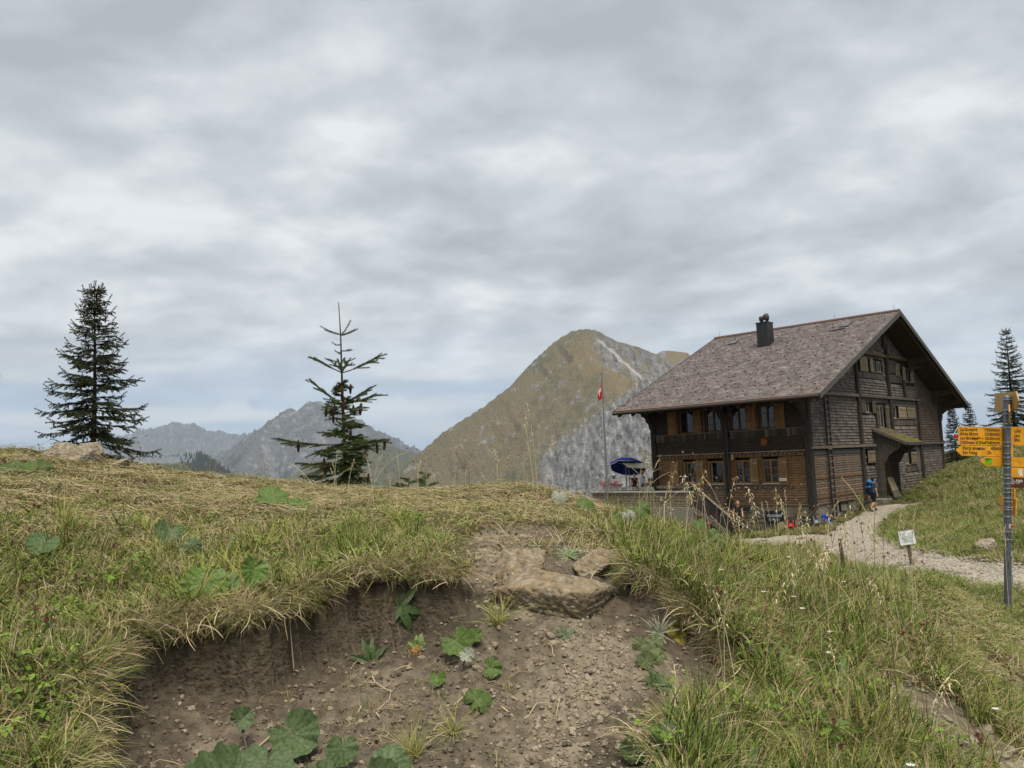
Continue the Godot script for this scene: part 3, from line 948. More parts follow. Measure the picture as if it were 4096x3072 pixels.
func window(ch: Node3D, face: String, a0: float, a1: float, y0: float, y1: float, cols: int, rows: int, wood: Color, sill: Color, open_leaf := 0.0, curtains := true) -> void:
	var w := absf(a1 - a0)
	var h := y1 - y0
	var xf := wxf(face, (a0 + a1) * 0.5, (y0 + y1) * 0.5, -0.10)
	var mb := MB.new()
	mb.col = jit(wood, 0.1)
	var fr := 0.075
	for s in [-1, 1]:
		mb.box(Vector3(s * (w * 0.5 - fr * 0.5), 0, 0), Vector3(fr, h, 0.10))
		mb.box(Vector3(0, s * (h * 0.5 - fr * 0.5), 0), Vector3(w - fr * 2.0, fr, 0.10))
	if open_leaf == 0.0:
		mb.box(Vector3(0, 0, 0.004), Vector3(0.085, h - fr * 2.0, 0.09))
	var win := obj("window", mb, M.wood_y, ch, xf)
	var iw := w - fr * 2.0
	var ih := h - fr * 2.0
	var pw := iw / cols
	var ph := ih / rows
	var bars := MB.new()
	bars.col = mb.col * 1.15
	for r in range(1, rows):
		bars.box(Vector3(0, -ih * 0.5 + ph * r, 0.0), Vector3(iw, 0.022, 0.03))
	for c in range(1, cols):
		if cols != 2:
			bars.box(Vector3(-iw * 0.5 + pw * c, 0, 0.0), Vector3(0.022, ih, 0.032))
	if rows > 1 and open_leaf == 0.0:
		obj("glazing_bar", bars, M.wood_y, win)
	var pane := MB.new()
	pane.col = Color(1, 1, 1)
	pane.box(Vector3.ZERO, Vector3(pw - 0.03, ph - 0.02, 0.006))
	var pm := pane.mesh()
	for r in rows:
		for c in cols:
			if open_leaf != 0.0 and c == 0:
				continue
			var tilt := Basis(Vector3.UP, rng.randf_range(-0.02, 0.02)) * Basis(Vector3.RIGHT, rng.randf_range(-0.015, 0.015))
			obj("pane", pm, M.glass, win, Transform3D(tilt, Vector3(-iw * 0.5 + pw * (c + 0.5), -ih * 0.5 + ph * (r + 0.5), -0.012)))
	if open_leaf != 0.0:   # one leaf stands open
		var lf := MB.new()
		lf.col = mb.col
		for s in [-1, 1]:
			lf.box(Vector3(pw * 0.5 + s * (pw * 0.5 - 0.03), 0, 0), Vector3(0.06, ih, 0.045))
			lf.box(Vector3(pw * 0.5, s * (ih * 0.5 - 0.03), 0), Vector3(pw - 0.12, 0.06, 0.045))
		for r in range(1, rows):
			lf.box(Vector3(pw * 0.5, -ih * 0.5 + ph * r, 0), Vector3(pw - 0.12, 0.02, 0.03))
		var lb := Basis(Vector3.UP, open_leaf)
		obj("casement", lf, M.wood_y, win, Transform3D(lb, Vector3(-iw * 0.5, 0, 0.02)))
		for r in rows:
			obj("pane", pm, M.glass, win, Transform3D(lb, Vector3(-iw * 0.5, -ih * 0.5 + ph * (r + 0.5), 0.02) + lb * Vector3(pw * 0.5, 0, 0)))
	var sm := MB.new()
	sm.col = jit(sill, 0.06)
	sm.box(Vector3(0, -h * 0.5 - 0.025, 0.10), Vector3(w + 0.06, 0.045, 0.16))
	obj("sill", sm, M.wood_y, win)
	if curtains:
		for s in [-1, 1]:
			var cu := MB.new()
			cu.col = Color(0.20, 0.19, 0.17)
			var n := 4
			for k in n:
				var x0: float = s * (iw * 0.5 - 0.02 - k * 0.03)
				var x1: float = s * (iw * 0.5 - 0.02 - (k + 1) * 0.03)
				var zz := -0.10 + 0.02 * (k % 2)
				var z2 := -0.10 + 0.02 * ((k + 1) % 2)
				cu.quad(Vector3(x0, -ih * 0.5, zz), Vector3(x1, -ih * 0.5, z2), Vector3(x1, ih * 0.5, z2), Vector3(x0, ih * 0.5, zz))
			obj("curtain", cu, M.cloth, win)

func shutter(ch: Node3D, face: String, a0: float, a1: float, y0: float, y1: float, col: Color, bcol: Color, out := 0.05, swing := 0.0) -> Node3D:
	var w := absf(a1 - a0)
	var h := y1 - y0
	var xf := wxf(face, (a0 + a1) * 0.5, (y0 + y1) * 0.5, out)
	if swing != 0.0:
		xf.basis = xf.basis * Basis(Vector3.UP, swing)
	var n := maxi(2, int(round(w / 0.17)))
	var mb := MB.new()
	mb.col = col
	mb.box(Vector3(0, 0, -0.012), Vector3(w - 0.02, h - 0.02, 0.012))
	var sh := obj("shutter", mb, M.wood_y, ch, xf)
	for k in n:
		var b := MB.new()
		b.col = jit(col, 0.16)
		b.bev(Vector3.ZERO, Vector3(w / n - 0.006, 0.03, h + rng.randf_range(-0.01, 0.01)), 0.005, Basis(Vector3(1, 0, 0), Vector3(0, 0, 1), Vector3(0, -1, 0)))
		obj("board", b, M.wood_y, sh, Transform3D(Basis(), Vector3(-w * 0.5 + w / n * (k + 0.5), 0, 0.012)))
	for s in [-1, 1]:
		var b := MB.new()
		b.col = jit(bcol, 0.1)
		b.box(Vector3(0, s * h * 0.33, 0.042), Vector3(w * 0.86, 0.075, 0.028))
		obj("batten", b, M.wood_x, sh)
	return sh

func zigzag(ch: Node3D, face: String, a0: float, a1: float, y: float, h: float, out: float, col: Color, step := 0.22) -> void:
	var w := absf(a1 - a0)
	var mb := MB.new()
	mb.col = col * 0.55
	mb.box(Vector3(0, 0, -0.02), Vector3(w, h, 0.04))
	var xf := wxf(face, (a0 + a1) * 0.5, y, out)
	var band := obj("carved_band", mb, M.wood_x if face == "front" else M.wood_z, ch, xf)
	var n := int(w / step)
	var lz := MB.new()
	lz.col = Color(1, 1, 1) * 1.0
	lz.col = col * 1.2
	for k in n:
		var x := -w * 0.5 + (k + 0.5) * w / n
		var d := step * 0.36
		var hh := h * 0.42
		var top := Vector3(x, 0, 0.024)
		var p := [Vector3(x - d, -hh, 0.001), Vector3(x - d * 0.2, -hh, 0.001), Vector3(x + d, hh, 0.001), Vector3(x + d * 0.2, hh, 0.001)]
		var e := Vector3(0, 0, 0.022)
		lz.hexa([p[0], p[1], p[2], p[3], p[0] + e, p[1] + e, p[2] + e, p[3] + e])
		if k % 2 == 0:
			var t := [Vector3(x + d * 0.35, -hh, 0.001), Vector3(x + d * 1.3, -hh, 0.001), Vector3(x + d * 0.9, -hh * 0.1, 0.001)]
			lz.tri(t[0] + e * 0.7, t[1] + e * 0.7, t[2] + e * 0.7)
	obj("carving", lz, M.wood_x if face == "front" else M.wood_z, band)

func console(ch: Node3D, at: Vector3, toward_x: bool, reach: float, drop: float, thick: float, col: Color) -> void:
	var pts := [Vector2(0, -drop), Vector2(reach * 0.12, -drop), Vector2(reach * 0.20, -drop * 0.72), Vector2(reach * 0.36, -drop * 0.58), Vector2(reach * 0.42, -drop * 0.40), Vector2(reach * 0.66, -drop * 0.30), Vector2(reach * 0.72, -drop * 0.16), Vector2(reach, -drop * 0.10), Vector2(reach, 0), Vector2(0, 0)]
	var mb := MB.new()
	mb.col = jit(col, 0.1)
	var b := Basis(Vector3(1, 0, 0), Vector3(0, 1, 0), Vector3(0, 0, 1)) if toward_x else Basis(Vector3(0, 0, 1), Vector3(0, 1, 0), Vector3(-1, 0, 0))
	mb.prism(pts, at, b, -thick * 0.5, thick * 0.5)
	obj("console", mb, M.wood_y, ch)

func beam(ch: Node3D, called: String, a: Vector3, b: Vector3, w: float, h: float, col: Color) -> void:
	var mb := MB.new()
	mb.col = jit(col, 0.12)
	var d := (b - a).normalized()
	var s := d.cross(Vector3.UP if absf(d.y) < 0.9 else Vector3.FORWARD).normalized()
	var u := s.cross(d).normalized()
	mb.bev((a + b) * 0.5, Vector3(w, h, a.distance_to(b)), minf(w, h) * 0.12, Basis(s, u, -d))
	var m: Material = M.wood_y if absf(d.y) > 0.7 else M.wood_x if absf(d.x) > absf(d.z) else M.wood_z
	obj(called, mb, m, ch)

func stone_mesh(w: float, h: float, d: float, seed_: int) -> ArrayMesh:   # a quarry stone with knocked-off edges
	var r := RandomNumberGenerator.new()
	r.seed = seed_
	var ring := []
	for q in [[-1, -1], [0, -1.06], [1, -1], [1.05, 0], [1, 1], [0, 1.05], [-1, 1], [-1.04, 0]]:
		ring.append(Vector2(q[0] * w * 0.5 * r.randf_range(0.84, 1.0), q[1] * h * 0.5 * r.randf_range(0.84, 1.0)))
	var mb := MB.new()
	var mid := Vector3(0, 0, d * r.randf_range(0.9, 1.15))
	for k in 8:
		var a: Vector2 = ring[k]
		var b: Vector2 = ring[(k + 1) % 8]
		var a1 := Vector3(a.x * 0.8, a.y * 0.8, d * r.randf_range(0.75, 1.0))
		var b1 := Vector3(b.x * 0.8, b.y * 0.8, d * 0.9)
		mb.quad(Vector3(a.x, a.y, 0), Vector3(b.x, b.y, 0), b1, a1)
		mb.tri(a1, b1, mid)
	return mb.mesh()

var stone_kinds := []

func rubble(parent: Node3D, called: String, xf: Transform3D, w: float, h: float, size: float, most: int, tint: Color) -> void:
	if stone_kinds.is_empty():
		for k in 9:
			stone_kinds.append(stone_mesh(1.0, 1.0, 0.28, 700 + k))
		for k in 6:
			var g := rng.randf_range(0.75, 1.2)
			M["stone%d" % k] = mat(0.95, M.rocktex, Vector3.ONE * 2.0, M.rocknrm, 1.0, true, 0.2)
			M["stone%d" % k].vertex_color_use_as_albedo = false
			M["stone%d" % k].albedo_color = Color(tint.r * g * rng.randf_range(0.95, 1.1), tint.g * g, tint.b * g * rng.randf_range(0.85, 1.05)).linear_to_srgb()
	var y := 0.0
	var count := 0
	while y < h - 0.02:
		var rh := minf(size * rng.randf_range(0.6, 1.1), h - y)
		var x := -rng.randf() * size * 0.5
		while x < w:
			var rw := size * rng.randf_range(0.7, 1.9)
			var cx := clampf(x + rw * 0.5, rw * 0.4, w - rw * 0.4)
			if count < most:
				var o := xf * Transform3D(Basis().scaled(Vector3(rw * 0.97, rh * 0.97, size * 0.9)), Vector3(cx, y + rh * 0.5, 0))
				obj(called, stone_kinds[rng.randi() % 9], M["stone%d" % (rng.randi() % 6)], parent, o)
			count += 1
			x += rw
		y += rh

func make_chalet() -> void:
	var ch := thing("mountain_chalet", "large dark weathered timber chalet with brown tiled gable roof", "building", CH_AT, CH_TURN)
	# ---- inner walls: what one sees behind planks and panes
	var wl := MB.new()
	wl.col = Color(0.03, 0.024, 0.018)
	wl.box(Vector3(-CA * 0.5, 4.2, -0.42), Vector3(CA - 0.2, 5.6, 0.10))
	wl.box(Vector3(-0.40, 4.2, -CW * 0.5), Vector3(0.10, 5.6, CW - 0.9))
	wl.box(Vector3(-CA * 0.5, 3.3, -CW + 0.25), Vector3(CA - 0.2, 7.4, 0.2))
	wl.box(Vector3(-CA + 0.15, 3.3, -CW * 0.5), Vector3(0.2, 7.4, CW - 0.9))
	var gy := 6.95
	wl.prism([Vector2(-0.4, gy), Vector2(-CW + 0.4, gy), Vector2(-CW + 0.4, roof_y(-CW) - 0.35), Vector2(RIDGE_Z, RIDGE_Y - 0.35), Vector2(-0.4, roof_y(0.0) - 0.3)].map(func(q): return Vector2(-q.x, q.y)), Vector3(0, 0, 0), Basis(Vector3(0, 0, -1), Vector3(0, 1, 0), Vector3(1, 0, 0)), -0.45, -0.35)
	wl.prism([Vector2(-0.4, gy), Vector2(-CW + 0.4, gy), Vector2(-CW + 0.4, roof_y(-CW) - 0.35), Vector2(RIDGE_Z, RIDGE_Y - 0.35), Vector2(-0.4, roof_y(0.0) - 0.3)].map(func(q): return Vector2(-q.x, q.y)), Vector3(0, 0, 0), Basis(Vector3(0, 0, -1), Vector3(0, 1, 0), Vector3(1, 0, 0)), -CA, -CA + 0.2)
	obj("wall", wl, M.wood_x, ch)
	# ---- stone foot
	var ft := MB.new()
	ft.col = Color(0.30, 0.255, 0.185)
	ft.box(Vector3(-CA * 0.5, 0.5, -0.30), Vector3(CA, 2.2, 0.5))
	ft.col = Color(0.33, 0.31, 0.27)
	ft.box(Vector3(-0.30, 0.85, -CW * 0.5 - 0.05), Vector3(0.5, 2.0 - 0.3, CW - 0.6))
	var foot := obj("foundation", ft, M.plaster, ch)
	rubble(foot, "stone", wxf("front", -CA + 0.05, -0.1, -0.06), CA - 0.15, 1.66, 0.30, 130, Color(0.36, 0.30, 0.21))
	# ---- openings
	var fl := [[-7.30, -6.48], [-5.78, -4.79], [-4.14, -3.25], [-2.57, -1.68]]
	var fu := [[-7.38, -6.45], [-5.71, -4.74], [-4.22, -3.27], [-2.57, -1.70]]
	# lower front: warm boards
	var y := 1.62
	while y < 4.05:
		var holes := []
		if y + 0.1 > 2.74 and y < 3.98:
			holes = fl
		for s in cut(-8.95, -0.16, holes):
			var cc := WARM
			if y < 2.72:
				cc = WARM.lerp(GREYW, 0.75 if s[0] < -4.4 else 0.45)
			if s[1] - s[0] > 8.0:
				for t in [[-8.95, -4.45], [-4.45, -0.16]]:
					obj("plank", course(t[0], t[1], y, 0.124, 0.0, 0.15, 0, WARM.lerp(GREYW, 0.6 if t[0] < -5.0 and y < 2.72 else 0.25 if y < 2.72 else 0.0)), M.wood_x, ch)
			else:
				obj("plank", course(s[0], s[1], y, 0.124, 0.0, 0.15, 0, cc), M.wood_x, ch)
		y += 0.124
	zigzag(ch, "front", -8.9, -4.55, 4.22, 0.21, 0.045, WARM * 1.1)
	zigzag(ch, "front", -4.32, -0.25, 4.22, 0.21, 0.045, WARM * 1.1)
	zigzag(ch, "front", -4.30, -0.95, 2.55, 0.15, 0.018, WARM.lerp(GREYW, 0.8), 0.26)
	zigzag(ch, "front", -6.9, -4.6, 2.55, 0.15, 0.018, GREYW, 0.26)
	zigzag(ch, "front", -8.9, -8.1, 3.22, 0.10, 0.018, WARM * 1.1, 0.16)
	beam(ch, "cornice", Vector3(-9.0, 4.37, 0.05), Vector3(-0.1, 4.37, 0.05), 0.16, 0.06, GREYW * 1.4)
	# upper front: almost black logs, drip boards under the sills
	y = 4.42
	while y < 6.95:
		var holes := []
		if y + 0.1 > 5.5 and y < 6.82:
			holes = fu
		if y < 5.10 or y > 5.48:
			for s in cut(-8.95, -0.16, holes):
				obj("plank", course(s[0], s[1], y, 0.133, 0.03, 0.2, 0, DARKW), M.wood_x, ch)
		y += 0.133
	var x := -8.9
	while x < -0.3:
		var w := rng.randf_range(0.09, 0.16)
		if not (x + w > -4.6 and x < -4.28):
			var b := MB.new()
			b.col = jit(DARKW.lerp(Color(0.20, 0.16, 0.12), rng.randf() * rng.randf() * 1.1), 0.3)
			b.bev(Vector3.ZERO, Vector3(w - 0.008, 0.05, 0.37), 0.006, Basis(Vector3(1, 0, 0), Vector3(0, 0, 1), Vector3(0, -1, 0)))
			obj("drip_board", b, M.wood_y, ch, Transform3D(Basis(), Vector3(x + w * 0.5, 5.30, 0.06)))
		x += w
	beam(ch, "sill_beam", Vector3(-8.95, 5.50, 0.09), Vector3(-0.2, 5.50, 0.09), 0.10, 0.05, GREYW * 0.8)
	zigzag(ch, "front", -8.9, -4.6, 4.98, 0.13, 0.05, DARKW * 1.4, 0.3)
	zigzag(ch, "front", -4.3, -0.3, 4.52, 0.12, 0.05, DARKW * 1.3, 0.2)
	for k in 4:
		window(ch, "front", fl[k][0], fl[k][1], 2.76, 3.97, 2, 3, OAK * 1.25, Color(0.62, 0.62, 0.60), 0.9 if k == 0 else 1.1 if k == 1 else 0.0)
		window(ch, "front", fu[k][0], fu[k][1], 5.53, 6.80, 2, 3, OAK * 0.55, GREYW, 1.25 if k == 0 else 0.0, false)
	for s in [[-8.06, -7.55], [-6.45, -5.98], [-3.22, -2.79], [-1.66, -1.2]]:
		shutter(ch, "front", s[0], s[1], 2.67, 4.02, Color(0.36, 0.205, 0.095), Color(0.40, 0.31, 0.2), 0.05)
	for s in [[-8.06, -7.5], [-6.41, -5.92], [-3.24, -2.71], [-1.67, -1.14]]:
		shutter(ch, "front", s[0], s[1], 5.48, 6.80, OAK, OAK * 0.9, 0.08)
	# inner jambs of the upper windows
	for k in 4:
		for s in [fu[k][0] - 0.07, fu[k][1] + 0.05]:
			beam(ch, "jamb", Vector3(s, 5.53, 0.02), Vector3(s, 6.82, 0.02), 0.12, 0.10, OAK * 0.5)
		for s in [fl[k][0] - 0.07, fl[k][1] + 0.05]:
			beam(ch, "jamb", Vector3(s, 2.74, -0.01), Vector3(s, 4.0, -0.01), 0.12, 0.09, OAK * 0.8)
	# posts and downpipe of the front
	beam(ch, "corner_post", Vector3(-0.02, 1.45, 0.02), Vector3(-0.02, 7.2, 0.02), 0.34, 0.34, POST * 0.9)
	beam(ch, "corner_post", Vector3(-9.06, 1.45, 0.02), Vector3(-9.06, 7.2, 0.02), 0.30, 0.34, POST * 0.9)
	beam(ch, "post", Vector3(-4.56, 1.60, 0.06), Vector3(-4.56, 6.95, 0.06), 0.16, 0.20, POST)
	var dp := MB.new()
	dp.col = Color(0.03, 0.027, 0.025)
	dp.tube([Vector3(-4.36, 6.7, 0.9), Vector3(-4.36, 6.55, 0.5), Vector3(-4.36, 6.3, 0.22), Vector3(-4.36, 4.0, 0.22), Vector3(-4.36, 1.4, 0.22)], [0.06, 0.06, 0.06, 0.06, 0.06], 10)
	obj("downpipe", dp, M.metal, ch)
	var mbx := MB.new()
	mbx.col = Color(0.50, 0.42, 0.22)
	mbx.box(Vector3(-4.17, 4.15, 0.10), Vector3(0.13, 0.26, 0.08))
	obj("junction_box", mbx, M.metal, ch)
	for xx in [-0.05, -4.52, -9.06]:
		console(ch, Vector3(xx, 6.92, 0.12), false, 1.35, 1.05, 0.22, DARKW)
	# ---- gable
	var hg := [ # z0, z1, y0, y1 of everything that stands in the shingles
		[-10.65, -6.75, 8.30, 9.50], [-16.0, -11.1, 8.20, 9.56], [-8.98, -6.85, 6.25, 7.10], [-10.85, -9.0, 5.40, 6.90], [-15.7, -11.55, 5.6, 6.82],
		[-8.42, -7.1, 3.40, 4.28], [-10.90, -8.30, 0.5, 5.35], [-15.30, -13.3, 2.75, 4.05]]
	var sh_x := []
	var sh_c := []
	y = 1.45
	var row := 0
	while y < 12.0:
		var zlo := -CW + 0.25
		var zhi := -0.2
		if y < 4.45:
			zhi = -6.6
		# inside the gable triangle
		while roof_y(zhi) - 0.42 < y + 0.14 and zhi > RIDGE_Z: zhi -= 0.1
		while roof_y(zlo) - 0.42 < y + 0.14 and zlo < RIDGE_Z: zlo += 0.1
		var z := zhi
		while z > zlo:
			var w := rng.randf_range(0.085, 0.165)
			var ok := true
			for q in hg:
				if z > q[0] and z - w < q[1] and y + 0.13 > q[2] and y < q[3]:
					ok = false
			if ok:
				var g := 1.0 + 0.55 * nz_mid.get_noise_2d(z * 0.8, y * 1.6)
				var cc := jit(SHING * 1.35 * g, 0.34)
				if z < -16.3 and y > 4.6:
					cc = cc.lerp(Color(0.14, 0.085, 0.05), 0.55 + 0.2 * rng.randf())
				if y < 4.45:
					cc = cc * 0.92
				var b := Basis(Vector3(0, 0, 1), 0.17 + rng.randf_range(-0.05, 0.06)) * Basis(Vector3(1, 0, 0), rng.randf_range(-0.03, 0.03))
				sh_x.append(Transform3D(b.scaled_local(Vector3(1, rng.randf_range(0.95, 1.08), w / 0.12)), Vector3(0.012 + rng.randf_range(-0.008, 0.008), y, z - w * 0.5)))
				sh_c.append(cc)
			z -= w + 0.004
		y += 0.158
		row += 1
	var sg := MB.new()
	sg.col = Color(1, 1, 1)
	sg.hexa([Vector3(-0.012, -0.03, 0.058), Vector3(0.034, -0.03, 0.058), Vector3(0.034, -0.03, -0.058), Vector3(-0.012, -0.03, -0.058), Vector3(-0.01, 0.17, 0.058), Vector3(0.0, 0.17, 0.058), Vector3(0.0, 0.17, -0.058), Vector3(-0.01, 0.17, -0.058)])
	var sgm := sg.mesh()
	scatter(ch, "shingle", sgm, M.wood_y, sh_x, sh_c, func(t: Transform3D): return -t.origin.z + absf(t.origin.y - 5.5) * 0.5)
	var bk := MB.new()   # battens behind the shingles
	bk.col = Color(0.05, 0.045, 0.04)
	bk.box(Vector3(-0.17, 4.2, -CW * 0.5), Vector3(0.22, 5.6, CW - 0.3))
	bk.prism([Vector2(0.1, 7.0), Vector2(CW - 0.1, 7.0), Vector2(CW - 0.1, roof_y(-CW) - 0.36), Vector2(-RIDGE_Z, RIDGE_Y - 0.36), Vector2(0.1, roof_y(0.0) - 0.3)], Vector3.ZERO, Basis(Vector3(0, 0, -1), Vector3(0, 1, 0), Vector3(1, 0, 0)), -0.28, -0.06)
	obj("wall_boarding", bk, M.wood_z, ch)
	# lower left of the gable: squared logs with carved bands
	y = 1.62
	while y < 4.06:
		var cc := GREYW.lerp(WARM, 0.35 if y < 2.1 or (y > 2.85 and y < 3.1) else 0.12 + 0.2 * rng.randf())
		obj("plank", course(-6.25, -0.2, y, 0.124, 0.03, 0.15, 2, cc), M.wood_z, ch)
		y += 0.124
	zigzag(ch, "gable", -6.2, -0.22, 4.22, 0.22, 0.06, Color(0.23, 0.225, 0.22), 0.13)
	zigzag(ch, "gable", -6.2, -0.22, 2.96, 0.12, 0.046, WARM.lerp(GREYW, 0.25), 0.20)
	zigzag(ch, "gable", -6.2, -0.22, 2.02, 0.12, 0.046, WARM.lerp(GREYW, 0.15), 0.20)
	for q in [[-6.45, 1.3, 9.15], [-11.3, 5.2, 10.45], [-16.05, 1.3, 7.4], [-13.9, 7.2, 8.4], [-10.95, 10.2, 11.4]]:
		beam(ch, "post", Vector3(0.05, q[1], q[0]), Vector3(0.05, minf(q[2], roof_y(q[0]) - 0.5), q[0]), 0.28, 0.26, POST * 1.35)
	beam(ch, "corner_post", Vector3(-0.02, 1.4, -20.42), Vector3(-0.02, 6.9, -20.42), 0.30, 0.34, POST * 1.2)
	beam(ch, "tie_beam", Vector3(0.10, 7.23, -0.1), Vector3(0.10, 7.23, -6.3), 0.2, 0.17, GREYW * 1.25)
	beam(ch, "tie_beam", Vector3(0.10, 7.23, -6.6), Vector3(0.10, 7.23, -16.6), 0.2, 0.15, SHING * 0.9)
	beam(ch, "tie_beam", Vector3(0.10, 4.46, 0.1), Vector3(0.10, 4.46, -8.2), 0.22, 0.14, GREYW * 1.05)
	beam(ch, "tie_beam", Vector3(0.10, 4.46, -11.0), Vector3(0.10, 4.46, -20.6), 0.22, 0.13, SHING * 0.9)
	beam(ch, "tie_beam", Vector3(0.10, 9.70, -7.3), Vector3(0.10, 9.70, -11.05), 0.2, 0.15, Color(0.25, 0.19, 0.11))
	beam(ch, "tie_beam", Vector3(0.10, 9.74, -11.5), Vector3(0.10, 9.74, -14.4), 0.2, 0.15, Color(0.20, 0.14, 0.08))
	# weathered vertical boards under the window rows
	for q in [[-10.65, -6.75, 8.3, 8.62], [-13.7, -11.45, 8.22, 8.7], [-10.85, -6.8, 6.9, 7.14], [-15.7, -11.55, 5.62, 5.98], [-6.2, -0.5, 6.72, 7.12], [-15.2, -13.3, 2.78, 3.2], [-15.6, -11.5, 6.80, 7.12], [-19.9, -15.6, 3.95, 4.38]]:
		var zz: float = q[1]
		while zz > q[0]:
			var w := rng.randf_range(0.12, 0.2)
			var b := MB.new()
			b.col = jit(SHING * rng.randf_range(0.6, 1.25), 0.15)
			b.bev(Vector3.ZERO, Vector3(w - 0.01, 0.03, q[3] - q[2]), 0.004, Basis(Vector3(0, 0, -1), Vector3(1, 0, 0), Vector3(0, -1, 0)))
			obj("board", b, M.wood_y, ch, Transform3D(Basis(), Vector3(0.01, (q[2] + q[3]) * 0.5, zz - w * 0.5)))
			zz -= w
	for q in [[-9.64, -9.11, 8.70, 9.39], [-10.62, -10.0, 8.71, 9.38], [-15.24, -14.37, 8.34, 9.25], [-8.23, -7.43, 6.32, 7.02], [-10.40, -9.43, 5.46, 6.79], [-12.5, -11.64, 6.03, 6.77], [-13.99, -13.42, 3.25, 3.91]]:
		window(ch, "gable", q[1], q[0], q[2], q[3], 2, 3 if q[3] - q[2] > 1.0 else 2, Color(0.40, 0.37, 0.32), GREYW * 1.2, 0.0, false)
	for q in [[-8.30, -7.19, 8.66, 9.46, 1.0], [-9.08, -8.68, 8.72, 9.44, 1.05], [-12.66, -11.47, 8.77, 9.53, 0.3], [-13.43, -12.78, 8.66, 9.42, 0.75], [-14.34, -13.95, 8.35, 9.26, 0.9], [-15.87, -15.32, 8.32, 9.27, 0.9], [-7.40, -6.91, 6.31, 7.04, 0.38], [-8.94, -8.5, 6.29, 7.0, 0.42], [-9.38, -9.04, 5.46, 6.79, 0.32], [-10.84, -10.46, 5.46, 6.79, 0.32], [-13.98, -12.67, 6.02, 6.75, 0.92], [-15.6, -14.19, 6.03, 6.74, 0.7], [-8.31, -7.25, 3.50, 4.20, 0.75], [-15.18, -14.2, 3.22, 3.98, 0.62]]:
		shutter(ch, "gable", q[1], q[0], q[2], q[3], TAN.lerp(SHING, 0.15) * q[4], TAN * q[4] * 0.85, 0.06)
	make_porch(ch)
	make_roof(ch)
	stage("chalet")

# up to 300 copies nearest by rank are single parts, the rest one mass of the same pieces
func scatter(parent: Node3D, called: String, m: Mesh, material: Material, xfs: Array, cols: Array, rank: Callable) -> void:
	var order := range(xfs.size())
	var keys := []
	for t in xfs:
		keys.append(rank.call(t))
	order.sort_custom(func(a, b): return keys[a] < keys[b])
	var tone := []
	for k in 8:
		var mm: StandardMaterial3D = material.duplicate()
		mm.vertex_color_use_as_albedo = false
		tone.append(mm)
	var lum := func(c: Color): return c.r + c.g + c.b
	var sorted := order.slice(0, mini(300, order.size()))
	sorted.sort_custom(func(a, b): return lum.call(cols[a]) < lum.call(cols[b]))
	for k in sorted.size():
		var g: int = k * 8 / sorted.size()
		if k % (sorted.size() / 8 + 1) == sorted.size() / 16:
			tone[g].albedo_color = (cols[sorted[k]] as Color).linear_to_srgb()
		obj(called, m, tone[g], parent, xfs[sorted[k]])
	for g in 8:
		var mid: int = sorted[mini(sorted.size() - 1, int((g + 0.5) * sorted.size() / 8.0))]
		tone[g].albedo_color = (cols[mid] as Color).linear_to_srgb()
	var rx := []
	var rc := []
	for k in range(sorted.size(), order.size()):
		rx.append(xfs[order[k]]); rc.append(cols[order[k]])
	if rx.size() > 0:
		multi(called + "s", m, material, rx, rc, parent)

